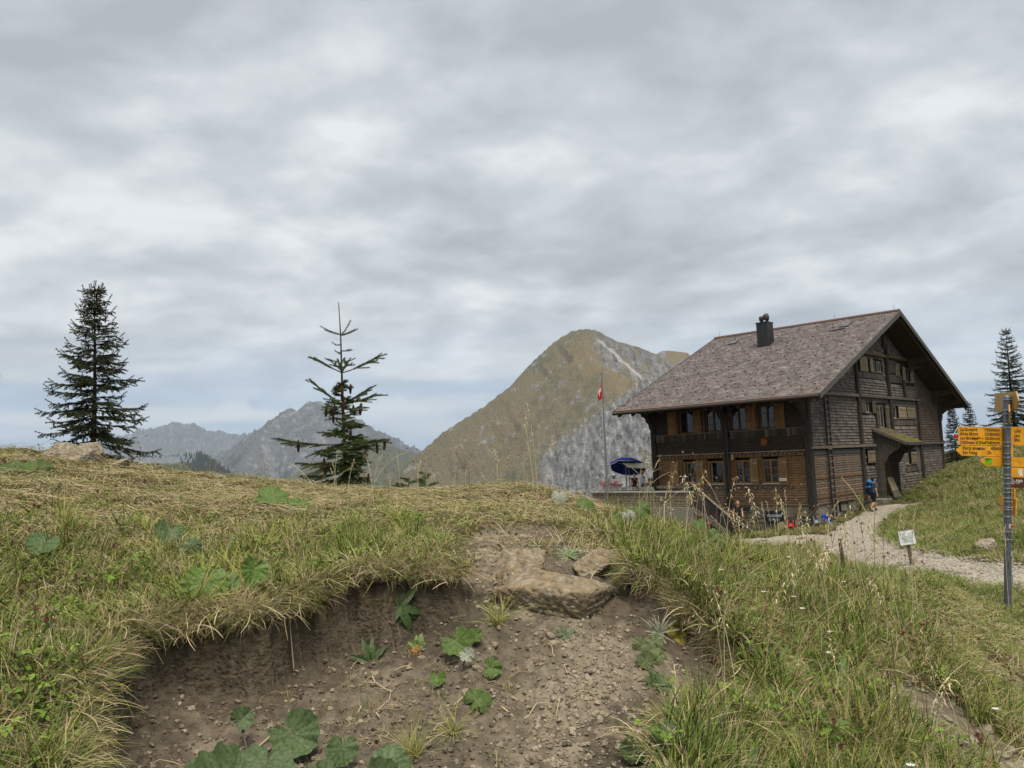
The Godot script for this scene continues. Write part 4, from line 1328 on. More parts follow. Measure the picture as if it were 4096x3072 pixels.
func make_porch(ch: Node3D) -> void:
	var z0 := -8.40
	var z1 := -10.76
	var por := Node3D.new()
	por.name = "porch"
	ch.add_child(por)
	for z in [z0, z1]:
		for k in 5:
			var b := MB.new()
			b.col = jit(SHING * 0.75, 0.2)
			b.bev(Vector3.ZERO, Vector3(0.098, 0.09, 3.9), 0.006, Basis(Vector3(1, 0, 0), Vector3(0, 0, 1), Vector3(0, -1, 0)))
			obj("board", b, M.wood_y, por, Transform3D(Basis(), Vector3(0.03 + 0.1 * k, 3.2, z)))
		var pts := [Vector2(0.48, 3.4), Vector2(0.62, 3.55), Vector2(0.78, 3.88), Vector2(1.05, 4.08), Vector2(1.30, 4.18), Vector2(1.52, 4.42), Vector2(1.55, 4.58), Vector2(0.48, 5.08)]
		var mb := MB.new()
		mb.col = SHING * 0.7
		mb.prism(pts, Vector3(0, 0, z), Basis(), -0.06, 0.06)
		obj("console", mb, M.wood_y, por)
	# lean-to roof with moss
	var a := Vector3(-0.02, 5.44, z0 + 0.18)
	var b2 := Vector3(1.86, 4.52, z0 + 0.18)
	var dz := Vector3(0, 0, z1 - z0 - 0.36)
	var rf := MB.new()
	rf.col = Color(0.16, 0.15, 0.13)
	var t := Vector3(0, -0.09, 0)
	rf.hexa([a + t, b2 + t, b2 + dz + t, a + dz + t, a, b2, b2 + dz, a + dz])
	var ro := obj("porch_roof", rf, M.wood_x, por)
	for k in 9:
		var p := a.lerp(b2, (k + 0.5) / 9.0)
		var sc := MB.new()
		sc.col = jit(Color(0.15, 0.135, 0.09).lerp(Color(0.19, 0.17, 0.05), smoothstep(0.4, 1.0, k / 8.0) * rng.randf()), 0.2)
		sc.box(Vector3(0, 0.02, dz.z * 0.5), Vector3(0.24, 0.03, absf(dz.z)), Basis(Vector3(0, 0, 1), -0.40))
		obj("roof_board", sc, M.bark, ro, Transform3D(Basis(), p))
	var ms_x := []
	var ms_c := []
	for k in 500:
		var u := sqrt(rng.randf())
		var q := rng.randf()
		if nz_mid.get_noise_2d(u * 5.0, q * 4.0) > -0.08:
			ms_x.append(Transform3D(Basis(Vector3.UP, rng.randf() * TAU).scaled(Vector3.ONE * rng.randf_range(0.6, 1.5)), a.lerp(b2, u) + dz * q + Vector3(0, 0.035, 0)))
			ms_c.append(Color(0.16, 0.145, 0.03).lerp(Color(0.10, 0.105, 0.04), rng.randf()))
	multi("moss", pebble(3, 0.045, 0.4), M.leafy, ms_x, ms_c, ro)
	beam(por, "verge_board", a + Vector3(0, -0.06, 0.03), b2 + Vector3(0, -0.06, 0.03), 0.04, 0.14, SHING * 1.1)
	beam(por, "eaves_board", b2 + Vector3(0.03, -0.06, 0), b2 + dz + Vector3(0.03, -0.06, 0), 0.04, 0.14, SHING * 0.6)
	# door and brown lining inside
	var k2 := MB.new()
	k2.col = Color(0.18, 0.11, 0.058)
	k2.box(Vector3(0.0, 3.0, (z0 + z1) * 0.5), Vector3(0.04, 3.2, 2.2))
	obj("lining", k2, M.wood_y, por)
	var dr := MB.new()
	dr.col = Color(0.13, 0.075, 0.035)
	dr.box(Vector3(0.05, 2.55, -9.75), Vector3(0.05, 2.05, 0.95))
	var door := obj("door", dr, M.wood_y, por)
	var hn := MB.new()
	hn.col = Color(0.3, 0.3, 0.3)
	hn.tube([Vector3(0.1, 2.5, -9.35), Vector3(0.14, 2.5, -9.35), Vector3(0.14, 2.5, -9.47)], [0.012, 0.012, 0.012], 6)
	obj("handle", hn, M.metal, door)
	var st := MB.new()
	st.col = Color(0.30, 0.285, 0.25)
	st.bev(Vector3(0.25, 1.32, -8.95), Vector3(0.85, 0.34, 3.3), 0.02)
	obj("doorstep", st, M.plaster, por)

func make_roof(ch: Node3D) -> void:
	var rf := MB.new()
	rf.col = Color(0.085, 0.060, 0.042)
	var th := 0.20
	for s in [1, -1]:
		var ez: float = EAVE_Z if s == 1 else 2.0 * RIDGE_Z - EAVE_Z
		var p := [Vector3(XL, EAVE_Y - th, ez), Vector3(XR, EAVE_Y - th, ez), Vector3(XR, RIDGE_Y - th, RIDGE_Z), Vector3(XL, RIDGE_Y - th, RIDGE_Z)]
		if s == -1:
			p = [p[3], p[2], p[1], p[0]]
		var q := p.map(func(e): return e + Vector3(0, th - 0.03, 0))
		rf.hexa([p[0], p[1], p[2], p[3], q[0], q[1], q[2], q[3]])
	var roof := obj("roof", rf, M.wood_x, ch)
	var up := (Vector3(0, RIDGE_Y - EAVE_Y, RIDGE_Z - EAVE_Z)).normalized()
	var slope_len := Vector2(RIDGE_Y - EAVE_Y, RIDGE_Z - EAVE_Z).length()
	var nrm := Vector3.RIGHT.cross(up).normalized()
	if nrm.y < 0.0: nrm = -nrm
	var b := Basis(Vector3.RIGHT, up, Vector3.RIGHT.cross(up))
	var xs := []
	var cs := []
	var rows := 78
	for r in rows:
		var x := XL + (0.11 if r % 2 == 0 else 0.0) * rng.randf_range(0.8, 1.2)
		while x < XR - 0.02:
			var w := rng.randf_range(0.11, 0.18)
			w = minf(w, XR + 0.01 - x)
			var u := (r + 0.5) * slope_len / rows
			var pos := Vector3(x + w * 0.5, EAVE_Y, EAVE_Z) + up * u + nrm * (0.012 + rng.randf() * 0.006)
			var skip := pos.distance_to(Vector3(-5.45, 10.80, -7.18)) < 0.38
			if not skip:
				var g := 0.95 + 0.35 * nz_mid.get_noise_2d(x * 0.5, u * 0.5)
				var c := Color(0.168, 0.142, 0.136) * g
				var t := rng.randf()
				if t < 0.22: c = Color(0.228, 0.200, 0.194) * g
				elif t < 0.52: c = Color(0.128, 0.105, 0.10) * g
				if r == 0: c = Color(0.20, 0.125, 0.095)
				xs.append(Transform3D((b * Basis(Vector3.RIGHT, -0.07 + rng.randf_range(-0.02, 0.02)) * Basis(Vector3(0, 0, 1), rng.randf_range(-0.02, 0.02))).scaled_local(Vector3(w / 0.2, 1, 1)), pos))
				cs.append(jit(c, 0.12))
			x += w + 0.004
	var tl := MB.new()
	tl.col = Color(1, 1, 1)
	tl.bev(Vector3.ZERO, Vector3(0.2, 0.024, 0.20), 0.006, Basis(Vector3(1, 0, 0), Vector3(0, 0, 1), Vector3(0, -1, 0)))
	scatter(roof, "roof_tile", tl.mesh(), M.tile, xs, cs, func(t: Transform3D): return t.origin.z * -1.0 - t.origin.x * 0.25)
	# snow hooks
	var hx := []
	for r in range(4, 76, 4):
		for k in 13:
			var x := XL + 0.5 + k * 0.93 + (0.46 if (r / 4) % 2 == 0 else 0.0) + rng.randf_range(-0.22, 0.22)
			if x < XR - 0.2:
				hx.append(Transform3D(b, Vector3(x, EAVE_Y, EAVE_Z) + up * (r * slope_len / rows) + nrm * 0.05))
	var hk := MB.new()
	hk.col = Color(0.03, 0.026, 0.024)
	hk.box(Vector3(0, 0.03, -0.01), Vector3(0.03, 0.12, 0.012))
	hk.box(Vector3(0, -0.04, 0.015), Vector3(0.045, 0.02, 0.05))
	multi("snow_hooks", hk.mesh(), M.metal, hx, [], roof)
	# ridge tiles
	var n := 34
	var rt := MB.new()
	rt.col = Color(0.15, 0.095, 0.08)
	var ww := (XR - XL) / n
	for k in [0]:
		var ring := []
		for j in 7:
			var a := PI * j / 6.0
			ring.append(Vector2(cos(a) * 0.16, sin(a) * 0.13 - 0.02))
		rt.prism(ring, Vector3.ZERO, Basis(Vector3(0, 0, 1), Vector3(0, 1, 0), Vector3(-1, 0, 0)), -ww * 0.53, ww * 0.53)
	var rtm := rt.mesh()
	for k in n:
		obj("ridge_tile", rtm, M.tile, roof, Transform3D(Basis(Vector3(0, 0, 1), 0.02), Vector3(XL + ww * (k + 0.5), RIDGE_Y + 0.02, RIDGE_Z)))
	# gutter, barge boards, soffit rafters
	var gt := MB.new()
	gt.col = Color(0.10, 0.065, 0.05)
	gt.tube([Vector3(XL, EAVE_Y - 0.10, EAVE_Z + 0.08), Vector3(XR, EAVE_Y - 0.08, EAVE_Z + 0.08)], [0.075, 0.075], 10)
	obj("gutter", gt, M.metal, roof)
	for s in [1, -1]:
		var ez: float = EAVE_Z if s == 1 else 2.0 * RIDGE_Z - EAVE_Z
		for xx in [XR + 0.03, XL - 0.03]:
			beam(roof, "barge_board", Vector3(xx, EAVE_Y - 0.10, ez), Vector3(xx, RIDGE_Y - 0.10, RIDGE_Z), 0.05, 0.27, Color(0.155, 0.15, 0.145))
		var ez2: float = EAVE_Z - 0.03 if s == 1 else ez + 0.03
		beam(roof, "inner_barge_board", Vector3(XR - 0.16, EAVE_Y - 0.30, ez2), Vector3(XR - 0.16, RIDGE_Y - 0.30, RIDGE_Z), 0.06, 0.16, DARKW * 1.3)
	var k3 := 0
	for q in [-1.2, -5.6, RIDGE_Z, -15.0, -19.4, 0.2, -20.8]:
		beam(roof, "purlin", Vector3(XR - 0.10, roof_y(q) - 0.34, q), Vector3(-0.5, roof_y(q) - 0.34, q), 0.24, 0.26, DARKW * 1.5)
		if q < -10.0 or q == -5.6:
			console(roof, Vector3(0.10, roof_y(q) - 0.47, q), true, 1.1, 0.42, 0.22, DARKW * 1.6)
			console(roof, Vector3(0.10, roof_y(q) - 0.85, q), true, 0.75, 0.34, 0.22, DARKW * 1.9)
	var zz := EAVE_Z - 0.15
	for k in 13:
		var x := XL + 0.3 + k * 0.93
		beam(roof, "rafter", Vector3(x, EAVE_Y - 0.26, EAVE_Z - 0.1), Vector3(x, roof_y(-0.2) - 0.26, -0.2), 0.13, 0.14, DARKW * 1.2)
	console(ch, Vector3(-0.02, 6.75, -20.55), true, 0.05, 0.05, 0.2, DARKW)
	var fc := [Vector2(0, -1.2), Vector2(0.12, -1.2), Vector2(0.3, -1.0), Vector2(0.42, -0.6), Vector2(0.75, -0.45), Vector2(1.0, -0.1), Vector2(1.35, 0.0), Vector2(0, 0.5)]
	var mb := MB.new()
	mb.col = DARKW * 1.6
	mb.prism(fc, Vector3(-0.02, roof_y(-20.6) - 0.55, -20.55), Basis(Vector3(0, 0, -1), Vector3(0, 1, 0), Vector3(1, 0, 0)), -0.14, 0.14)
	obj("console", mb, M.wood_y, ch)
	# chimney with two cowls
	var cb := Vector3(-5.45, 10.45, -7.18)
	var cm := MB.new()
	cm.col = Color(0.021, 0.020, 0.020)
	cm.bev(cb + Vector3(0, 0.85, 0), Vector3(0.72, 0.80, 1.75), 0.015, Basis(Vector3(1, 0, 0), Vector3(0, 0, -1), Vector3(0, 1, 0)))
	cm.box(cb + Vector3(0, 1.74, 0), Vector3(0.78, 0.04, 0.86))
	var chim := obj("chimney", cm, M.metal, roof)
	for s in [-1, 1]:
		var cw := MB.new()
		cw.col = Color(0.06, 0.038, 0.032)
		cw.lathe(cb + Vector3(s * 0.17, 1.76, 0), [Vector2(0.10, 0), Vector2(0.10, 0.14), Vector2(0.15, 0.16), Vector2(0.16, 0.26), Vector2(0.15, 0.38), Vector2(0.10, 0.47 + 0.06 * s), Vector2(0.001, 0.50 + 0.06 * s)], 10)
		if s == 1:
			cw.box(cb + Vector3(s * 0.17 - 0.08, 2.18, 0.02), Vector3(0.2, 0.14, 0.16), Basis(Vector3(0, 0, 1), 0.5))
		obj("cowl", cw, M.metal, chim)
	var fl := MB.new()
	fl.col = Color(0.10, 0.09, 0.085)
	fl.box(Vector3(-5.45, 10.80, -7.18) + nrm * 0.035 - up * 0.05, Vector3(1.0, 1.15, 0.02), b)
	obj("flashing", fl, M.metal, chim)
	for q in [Vector3(-8.35, 11.43, -8.58), Vector3(-1.18, 11.54, -8.83)]:
		var sk := MB.new()
		sk.col = Color(0.09, 0.09, 0.09)
		sk.box(q + nrm * 0.05, Vector3(0.52, 0.72, 0.09), b)
		var so := obj("skylight", sk, M.metal, roof)
		var gl := MB.new()
		gl.box(q + nrm * 0.10, Vector3(0.42, 0.60, 0.012), b)
		obj("pane", gl, M.mirror_glass, so)
	var pp := MB.new()
	pp.col = Color(0.13, 0.12, 0.12)
	pp.tube([Vector3(-1.89, 11.26, -8.03), Vector3(-1.01, 11.35, -8.25)], [0.06, 0.06], 8)
	obj("roof_pipe", pp, M.metal, roof)
	for x in [XL + 0.35, -6.6, -2.4, XR - 0.3]:
		var rd := MB.new()
		rd.col = Color(0.1, 0.1, 0.1)
		rd.tube([Vector3(x, RIDGE_Y, RIDGE_Z), Vector3(x, RIDGE_Y + 0.42, RIDGE_Z)], [0.012, 0.008], 5)
		obj("lightning_rod", rd, M.metal, roof)

# a small broken stone, also used as a clump of moss
func pebble(seed_: int, r: float, flat: float) -> ArrayMesh:
	var g := RandomNumberGenerator.new()
	g.seed = seed_
	var mb := MB.new()
	mb.col = Color(1, 1, 1)
	var ring := []
	var hi := []
	var n := 6
	for k in n:
		var a := TAU * k / n + g.randf_range(-0.3, 0.3)
		ring.append(Vector3(cos(a), g.randf_range(-0.25, 0.1) * flat, -sin(a)) * r * g.randf_range(0.75, 1.15))
		hi.append(Vector3(cos(a), 0, -sin(a)) * r * g.randf_range(0.45, 0.8) + Vector3(0, r * flat * g.randf_range(0.6, 1.0), 0))
	var top := Vector3(0, r * flat * 1.05, 0)
	for k in n:
		var l := (k + 1) % n
		var lo := Vector3(0, -r * flat, 0)
		mb.tri(ring[k], ring[l], hi[k]); mb.tri(ring[l], hi[l], hi[k]); mb.tri(hi[k], hi[l], top); mb.tri(ring[l], ring[k], lo)
	return mb.mesh()

# ------------------------------------------------------------------ things about the chalet
func lthing(called: String, label: String, cat: String, p: Vector3, turn := 0.0, group := "") -> Node3D:
	return thing(called, label, cat, to_world(p), CH_TURN + turn, group)

func lground(x: float, z: float) -> float:   # height of the ground in the chalet's own measure
	var w := to_world(Vector3(x, 0, z))
	return ground(w.x, w.z) - CH_AT.y

func text_mesh(s: String, h: float, width := 0.0, bold := true) -> TextMesh:
	var f := SystemFont.new()
	f.font_names = PackedStringArray(["Droid Sans"])
	f.font_weight = 700 if bold else 400
	var t := TextMesh.new()
	t.text = s
	t.font = f
	t.font_size = 32
	t.depth = 0.002
	t.pixel_size = h / 24.0
	t.horizontal_alignment = HORIZONTAL_ALIGNMENT_LEFT
	return t

func letter(parent: Node, s: String, at: Vector3, h: float, m: Material, squeeze := 0.78, b := Basis()) -> void:
	var o := obj("lettering", text_mesh(s, h), m, parent, Transform3D(b.scaled_local(Vector3(squeeze, 1, 1)), at))

func make_terrace() -> void:
	var t := lthing("terrace", "stone walled terrace with concrete coping in front of the chalet", "terrace", Vector3(-9.0, 0, 1.5))
	var off := Vector3(9.0, 0, -1.5)      # chalet measure -> terrace measure
	var mb := MB.new()
	mb.col = Color(0.30, 0.28, 0.23)
	mb.box(Vector3(-9.2, 0.35, 1.27) + off, Vector3(6.8, 4.0, 0.40))
	mb.box(Vector3(-12.55, 0.35, -2.4) + off, Vector3(0.36, 4.0, 7.0))
	var wall := obj("wall", mb, M.plaster, t)
	mb = MB.new()
	mb.col = Color(0.36, 0.34, 0.30)
	mb.box(Vector3(-10.9, 1.70, -2.3) + off, Vector3(3.2, 0.12, 7.0))
	mb.box(Vector3(-7.6, 1.70, 0.55) + off, Vector3(3.4, 0.12, 1.0))
	obj("deck", mb, M.plaster, t)
	rubble(wall, "stone", Transform3D(Basis(), Vector3(-12.6, 1.62, 1.472) + off), 6.75, 0.74, 0.17, 230, Color(0.36, 0.30, 0.21))
	mb = MB.new()
	mb.col = Color(0.33, 0.305, 0.255)
	mb.bev(Vector3(-9.2, 1.0, 1.50) + off, Vector3(0.10, 1.22, 6.85), 0.015, Basis(Vector3(0, 0, -1), Vector3(0, 1, 0), Vector3(1, 0, 0)))
	obj("plinth", mb, M.plaster, t)
	mb = MB.new()
	mb.col = Color(0.40, 0.38, 0.33)
	mb.bev(Vector3(-9.2, 2.40, 1.30) + off, Vector3(0.54, 0.10, 6.95), 0.02, Basis(Vector3(0, 0, -1), Vector3(0, 1, 0), Vector3(1, 0, 0)))
	obj("coping", mb, M.plaster, t)
	# grey rail board before the boarding of the chalet
	for k in 4:
		mb = MB.new()
		mb.col = GREYW
		mb.box(Vector3(-8.7 + k * 0.75, 2.25, 0.22) + off, Vector3(0.07, 0.95, 0.07))
		obj("rail_post", mb, M.wood_y, t)
	mb = MB.new()
	mb.col = GREYW * 1.25
	mb.box(Vector3(-7.75, 2.62, 0.28) + off, Vector3(2.3, 0.13, 0.035))
	obj("rail", mb, M.wood_x, t)
	mb = MB.new()
	mb.col = GREYW * 0.8
	mb.box(Vector3(-10.9, 2.40, 0.12) + off, Vector3(3.5, 0.07, 0.05))
	for k in 5:
		mb.box(Vector3(-12.5 + k * 0.82, 2.1, 0.12) + off, Vector3(0.06, 0.75, 0.06))
	obj("fence_rail", mb, M.wood_x, t)
	# stairs with boarded parapet
	var s := lthing("staircase", "wooden staircase with dark boarded parapet running down from terrace", "staircase", Vector3(-3.7, 0.2, 0.9))
	off = Vector3(3.7, -0.2, -0.9)
	for k in 8:
		mb = MB.new()
		mb.col = jit(GREYW * 0.8, 0.15)
		mb.box(Vector3(-5.65 + k * 0.30, 1.70 - k * 0.185, 0.85) + off, Vector3(0.32, 0.05, 1.1))
		obj("step", mb, M.wood_z, s)
	var n := 13
	for k in n:
		var x0 := lerpf(-5.92, -3.78, k / float(n))
		var x1 := lerpf(-5.92, -3.78, (k + 1) / float(n)) - 0.008
		mb = MB.new()
		mb.col = jit(Color(0.075, 0.066, 0.06), 0.25)
		var ty := func(x: float) -> float: return lerpf(2.84, 1.08, (x + 5.92) / 2.14)
		var by := func(x: float) -> float: return lerpf(1.55, 0.12, (x + 5.92) / 2.14)
		var p := []
		for q in [[x0, 1.50], [x1, 1.50], [x1, 1.455], [x0, 1.455]]:
			p.append(Vector3(q[0], by.call(q[0]), q[1]) + off)
		for q in [[x0, 1.50], [x1, 1.50], [x1, 1.455], [x0, 1.455]]:
			p.append(Vector3(q[0], ty.call(q[0]), q[1]) + off)
		mb.hexa(p)
		obj("parapet_board", mb, M.wood_y, s)
	beam(s, "handrail", Vector3(-5.98, 2.91, 1.48) + off, Vector3(-3.72, 1.11, 1.48) + off, 0.14, 0.07, GREYW * 1.5)
	beam(s, "stringer", Vector3(-5.75, 1.45, 1.56) + off, Vector3(-3.85, 0.30, 1.56) + off, 0.05, 0.26, GREYW * 0.95)
	beam(s, "newel", Vector3(-5.95, 1.2, 1.48) + off, Vector3(-5.95, 2.9, 1.48) + off, 0.1, 0.1, POST)
	beam(s, "newel", Vector3(-3.74, 0.0, 1.48) + off, Vector3(-3.74, 1.15, 1.48) + off, 0.1, 0.1, POST)
	# planters
	var pl := [[-12.70, -11.35, "white flower trough with red geraniums on the terrace fence"], [-11.22, -10.38, "white flower trough with little green on the terrace fence"], [-10.02, -9.16, "white flower trough against the corner post of the chalet"]]
	for k in 3:
		var c := Vector3((pl[k][0] + pl[k][1]) * 0.5, 2.44, 0.20)
		var o := lthing("planter_box", pl[k][2], "planter", c, 0.0, "white flower troughs on the terrace fence")
		mb = MB.new()
		mb.col = Color(0.66, 0.65, 0.61)
		var w: float = pl[k][1] - pl[k][0]
		mb.box(Vector3(0, 0.10, 0), Vector3(w, 0.19, 0.2))
		obj("box", mb, M.plaster, o)
		for q in [-0.3, 0.3]:
			mb = MB.new()
			mb.col = Color(0.05, 0.05, 0.05)
			mb.box(Vector3(q * w, 0.09, 0.105), Vector3(0.03, 0.22, 0.012))
			obj("bracket", mb, M.metal, o)
		blooms(o, Vector3(0, 0.2, 0), w, [42, 12, 8][k], [Color(0.42, 0.02, 0.03), Color(0.3, 0.08, 0.05), Color(0.25, 0.04, 0.04)][k], [0.55, 0.2, 0.15][k])
	var o := lthing("flower_shelf", "white board shelf with hanging red geraniums at the end of the terrace", "shelf", Vector3(-12.2, 2.70, 0.05))
	mb = MB.new()
	mb.col = Color(0.72, 0.72, 0.70)
	mb.box(Vector3(0, 0.09, 0), Vector3(1.45, 0.09, 0.25))
	obj("board", mb, M.plaster, o)
	for q in [-0.6, 0.6]:
		mb = MB.new()
		mb.col = Color(0.2, 0.17, 0.14)
		mb.box(Vector3(q, -0.45, 0), Vector3(0.05, 1.0, 0.05))
		obj("leg", mb, M.wood_y, o)
	blooms(o, Vector3(-0.15, 0.12, 0.1), 1.3, 46, Color(0.45, 0.02, 0.03), 0.6)
	# red flowers and pale leaves in a tub by the stair foot
	o = lthing("flower_tub", "half barrel of red flowers at the foot of the stairs", "planter", Vector3(-4.95, lground(-4.95, 2.2), 2.2))
	mb = MB.new()
	mb.col = Color(0.2, 0.14, 0.09)
	mb.lathe(Vector3.ZERO, [Vector2(0.30, 0.0), Vector2(0.38, 0.25), Vector2(0.40, 0.55), Vector2(0.36, 0.55), Vector2(0.001, 0.50)], 14)
	obj("tub", mb, M.wood_y, o)
	blooms(o, Vector3(0, 0.52, 0), 0.7, 70, Color(0.40, 0.05, 0.06), 0.6, 0.7)
	# parasol
	var base := Vector3(-12.35, 1.76, -1.9)
	o = lthing("parasol", "tilted dark blue parasol with pale edging over the terrace", "parasol", base)
	mb = MB.new()
	mb.col = Color(0.5, 0.5, 0.5)
	mb.tube([Vector3(0.0, 0.0, 0.0), Vector3(0.0, 1.55, 0), Vector3(0.02, 2.50, 0)], [0.022, 0.022, 0.018], 8)
	obj("pole", mb, M.metal, o)
	mb = MB.new()
	mb.col = Color(0.3, 0.3, 0.29)
	mb.lathe(Vector3.ZERO, [Vector2(0.001, 0.0), Vector2(0.28, 0.0), Vector2(0.28, 0.07), Vector2(0.05, 0.1), Vector2(0.04, 0.3), Vector2(0.001, 0.3)], 12)
	obj("base", mb, M.plaster, o)
	var ax := Vector3(-0.17, 0.88, -0.40).normalized()
	var cb := aim(ax)
	var top := Vector3(0.02, 2.50, 0)
	var can := MB.new()
	var edge := MB.new()
	for k in 8:
		var a := TAU * k / 8.0
		var b := TAU * (k + 1) / 8.0
		var r := 1.12
		var P := func(t: float, u: float) -> Vector3:
			var m := (Vector3(cos(a), 0, sin(a)).lerp(Vector3(cos(b), 0, sin(b)), u)) * r * t
			return top + cb * (m + Vector3(0, -0.36 * t * t - 0.10 * t, 0) + Vector3(0, -0.03 * sin(PI * u) * t, 0))
		can.col = Color(0.018, 0.035, 0.22) if k != 3 else Color(0.025, 0.045, 0.25)
		for i in 4:
			for j in 3:
				can.quad(P.call(i / 4.0, j / 3.0), P.call(i / 4.0, (j + 1) / 3.0), P.call((i + 1) / 4.0, (j + 1) / 3.0), P.call((i + 1) / 4.0, j / 3.0))
		for j in 3:
			var e0: Vector3 = P.call(1.0, j / 3.0)
			var e1: Vector3 = P.call(1.0, (j + 1) / 3.0)
			var dn := cb * Vector3(0, -0.13, 0)
			can.quad(e0, e1, e1 + dn, e0 + dn)
			edge.col = Color(0.55, 0.57, 0.62)
			edge.quad(e0 + dn, e1 + dn, e1 + dn * 1.12, e0 + dn * 1.12)
		var rb := MB.new()
		rb.col = Color(0.42, 0.4, 0.36)
		rb.tube([top, P.call(0.5, 0.0) + Vector3(0, -0.015, 0), P.call(1.0, 0.0) + Vector3(0, -0.015, 0)], [0.006, 0.006, 0.006], 5)
		obj("rib", rb, M.metal, o)
		var sb := MB.new()
		sb.col = Color(0.5, 0.47, 0.42)
		sb.tube([top + Vector3(0, -0.55, 0), P.call(0.55, 0.0) + Vector3(0, -0.015, 0)], [0.006, 0.006], 5)
		obj("strut", sb, M.metal, o)
	obj("canopy", can, M.cloth, o)
	obj("edging", edge, M.cloth, o)
	# awning
	o = lthing("awning", "cream cloth awning stretched from the chalet corner over the terrace", "awning", Vector3(-9.25, 4.0, -2.6))
	mb = MB.new()
	mb.col = Color(0.62, 0.57, 0.44)
	for i in 10:
		for j in 4:
			var A := func(u: float, v: float) -> Vector3: return Vector3(-2.9 * u, 0.12 - 0.10 * u - 0.10 * sin(PI * u), lerpf(1.2, -1.2, v))
			mb.quad(A.call(i / 10.0, j / 4.0), A.call(i / 10.0, (j + 1) / 4.0), A.call((i + 1) / 10.0, (j + 1) / 4.0), A.call((i + 1) / 10.0, j / 4.0))
			if j == 0:
				var d := Vector3(0, -0.34, 0.02)
				mb.quad(A.call((i + 1) / 10.0, 0.0) + d * (1.0 - 0.25 * (i + 1) / 10.0), A.call(i / 10.0, 0.0) + d * (1.0 - 0.25 * i / 10.0), A.call(i / 10.0, 0.0), A.call((i + 1) / 10.0, 0.0))
	obj("cloth", mb, M.cloth, o)
	mb = MB.new()
	mb.col = Color(0.3, 0.3, 0.3)
	mb.tube([Vector3(-2.95, -2.3, 1.2), Vector3(-2.95, 0.05, 1.2)], [0.03, 0.03], 8)
	obj("pole", mb, M.metal, o)
	mb = MB.new()
	mb.col = Color(0.5, 0.48, 0.42)
	mb.tube([Vector3(-2.95, 0.02, 1.2), Vector3(-4.6, -0.02, 1.6)], [0.008, 0.008], 4)
	obj("guy_rope", mb, M.cloth, o)
	# tables of the guests
	for q in [[-10.3, -1.0, "long wooden table beside the chalet corner on the terrace"], [-11.3, -2.6, "long wooden table under the awning on the terrace"]]:
		o = lthing("terrace_table", q[2], "table", Vector3(q[0], 1.76, q[1]))
		mb = MB.new()
		mb.col = Color(0.34, 0.22, 0.10)
		mb.box(Vector3(0, 0.74, 0), Vector3(1.6, 0.05, 0.65))
		obj("tabletop", mb, M.wood_x, o)
		for e in [[-0.7, -0.25], [0.7, -0.25], [-0.7, 0.25], [0.7, 0.25]]:
			mb = MB.new()
			mb.col = Color(0.2, 0.13, 0.07)
			mb.box(Vector3(e[0], 0.36, e[1]), Vector3(0.06, 0.72, 0.06))
			obj("leg", mb, M.wood_y, o)
	# lanterns
	for q in [[-6.36, 2.45, 1.30, 0.82, Color(0.42, 0.42, 0.42), "silver lantern on a thin post at the end of the terrace wall"], [-12.55, 2.45, -0.6, 0.95, Color(0.66, 0.64, 0.56), "white lantern on a post beside the parasol"]]:
		o = lthing("lantern", q[5], "lantern", Vector3(q[0], q[1], q[2]))
		mb = MB.new()
		mb.col = Color(0.12, 0.12, 0.12)
		mb.tube([Vector3(0, -0.3, 0), Vector3(0, q[3] - 0.32, 0)], [0.022, 0.018], 8)
		obj("post", mb, M.metal, o)
		mb = MB.new()
		mb.col = Color(0.16, 0.15, 0.14)
		for e in 4:
			var a := TAU * e / 4.0 + PI / 4.0
			mb.tube([Vector3(cos(a) * 0.07, q[3] - 0.32, sin(a) * 0.07), Vector3(cos(a) * 0.11, q[3] - 0.10, sin(a) * 0.11)], [0.009, 0.009], 4)
		obj("frame", mb, M.metal, o)
		mb = MB.new()
		mb.col = q[4]
		mb.lathe(Vector3(0, q[3] - 0.11, 0), [Vector2(0.001, 0.0), Vector2(0.17, 0.0), Vector2(0.12, 0.05), Vector2(0.05, 0.11), Vector2(0.045, 0.14), Vector2(0.001, 0.17)], 8)
		obj("lid", mb, M.metal, o)
		mb = MB.new()
		mb.lathe(Vector3(0, q[3] - 0.32, 0), [Vector2(0.065, 0.0), Vector2(0.10, 0.21)], 8)
		obj("glass", mb, M.glass, o)
	# pale rocks under the left end of the terrace
	for k in 7:
		var p := Vector3(-13.0 - rng.randf() * 0.9, 1.2 + rng.randf() * 1.3, 1.0 + rng.randf() * 1.2)
		tag(obj("boulder", rock_mesh(600 + k, Vector3(0.7, 0.6, 0.6) * rng.randf_range(0.6, 1.2), 0.0, LIME, 9, 8), M.rock, self, Transform3D(Basis(Vector3.UP, rng.randf() * TAU), to_world(p))), "pale rock piled at the left end of the terrace wall", "rock", "pale rocks heaped below the flagpole")
	o = lthing("rock_bank", "earth bank carrying the pale rocks beside the terrace wall", "bank", Vector3(-13.6, -1.6, 0.9))
	obj("earth", rock_mesh(650, Vector3(2.6, 6.4, 2.6), 0.0, [SOD, EARTH, THATCH], 14, 5), M.earth, o)
	# flagpole
	var fb := Vector3(5.18, -5.6, -46.7)
	o = thing("flagpole", "tall grey flagpole rising beside the blue parasol", "flagpole", fb)
	mb = MB.new()
	mb.col = Color(0.23, 0.245, 0.26)
	mb.tube([Vector3.ZERO, Vector3(0.02, 5.0, 0), Vector3(0.05, 10.45, 0)], [0.075, 0.065, 0.04], 10)
	obj("pole", mb, M.metal, o)
	mb = MB.new()
	mb.col = Color(0.2, 0.2, 0.2)
	mb.lathe(Vector3(0.05, 10.45, 0), [Vector2(0.045, 0), Vector2(0.06, 0.04), Vector2(0.03, 0.09), Vector2(0.001, 0.1)], 8)
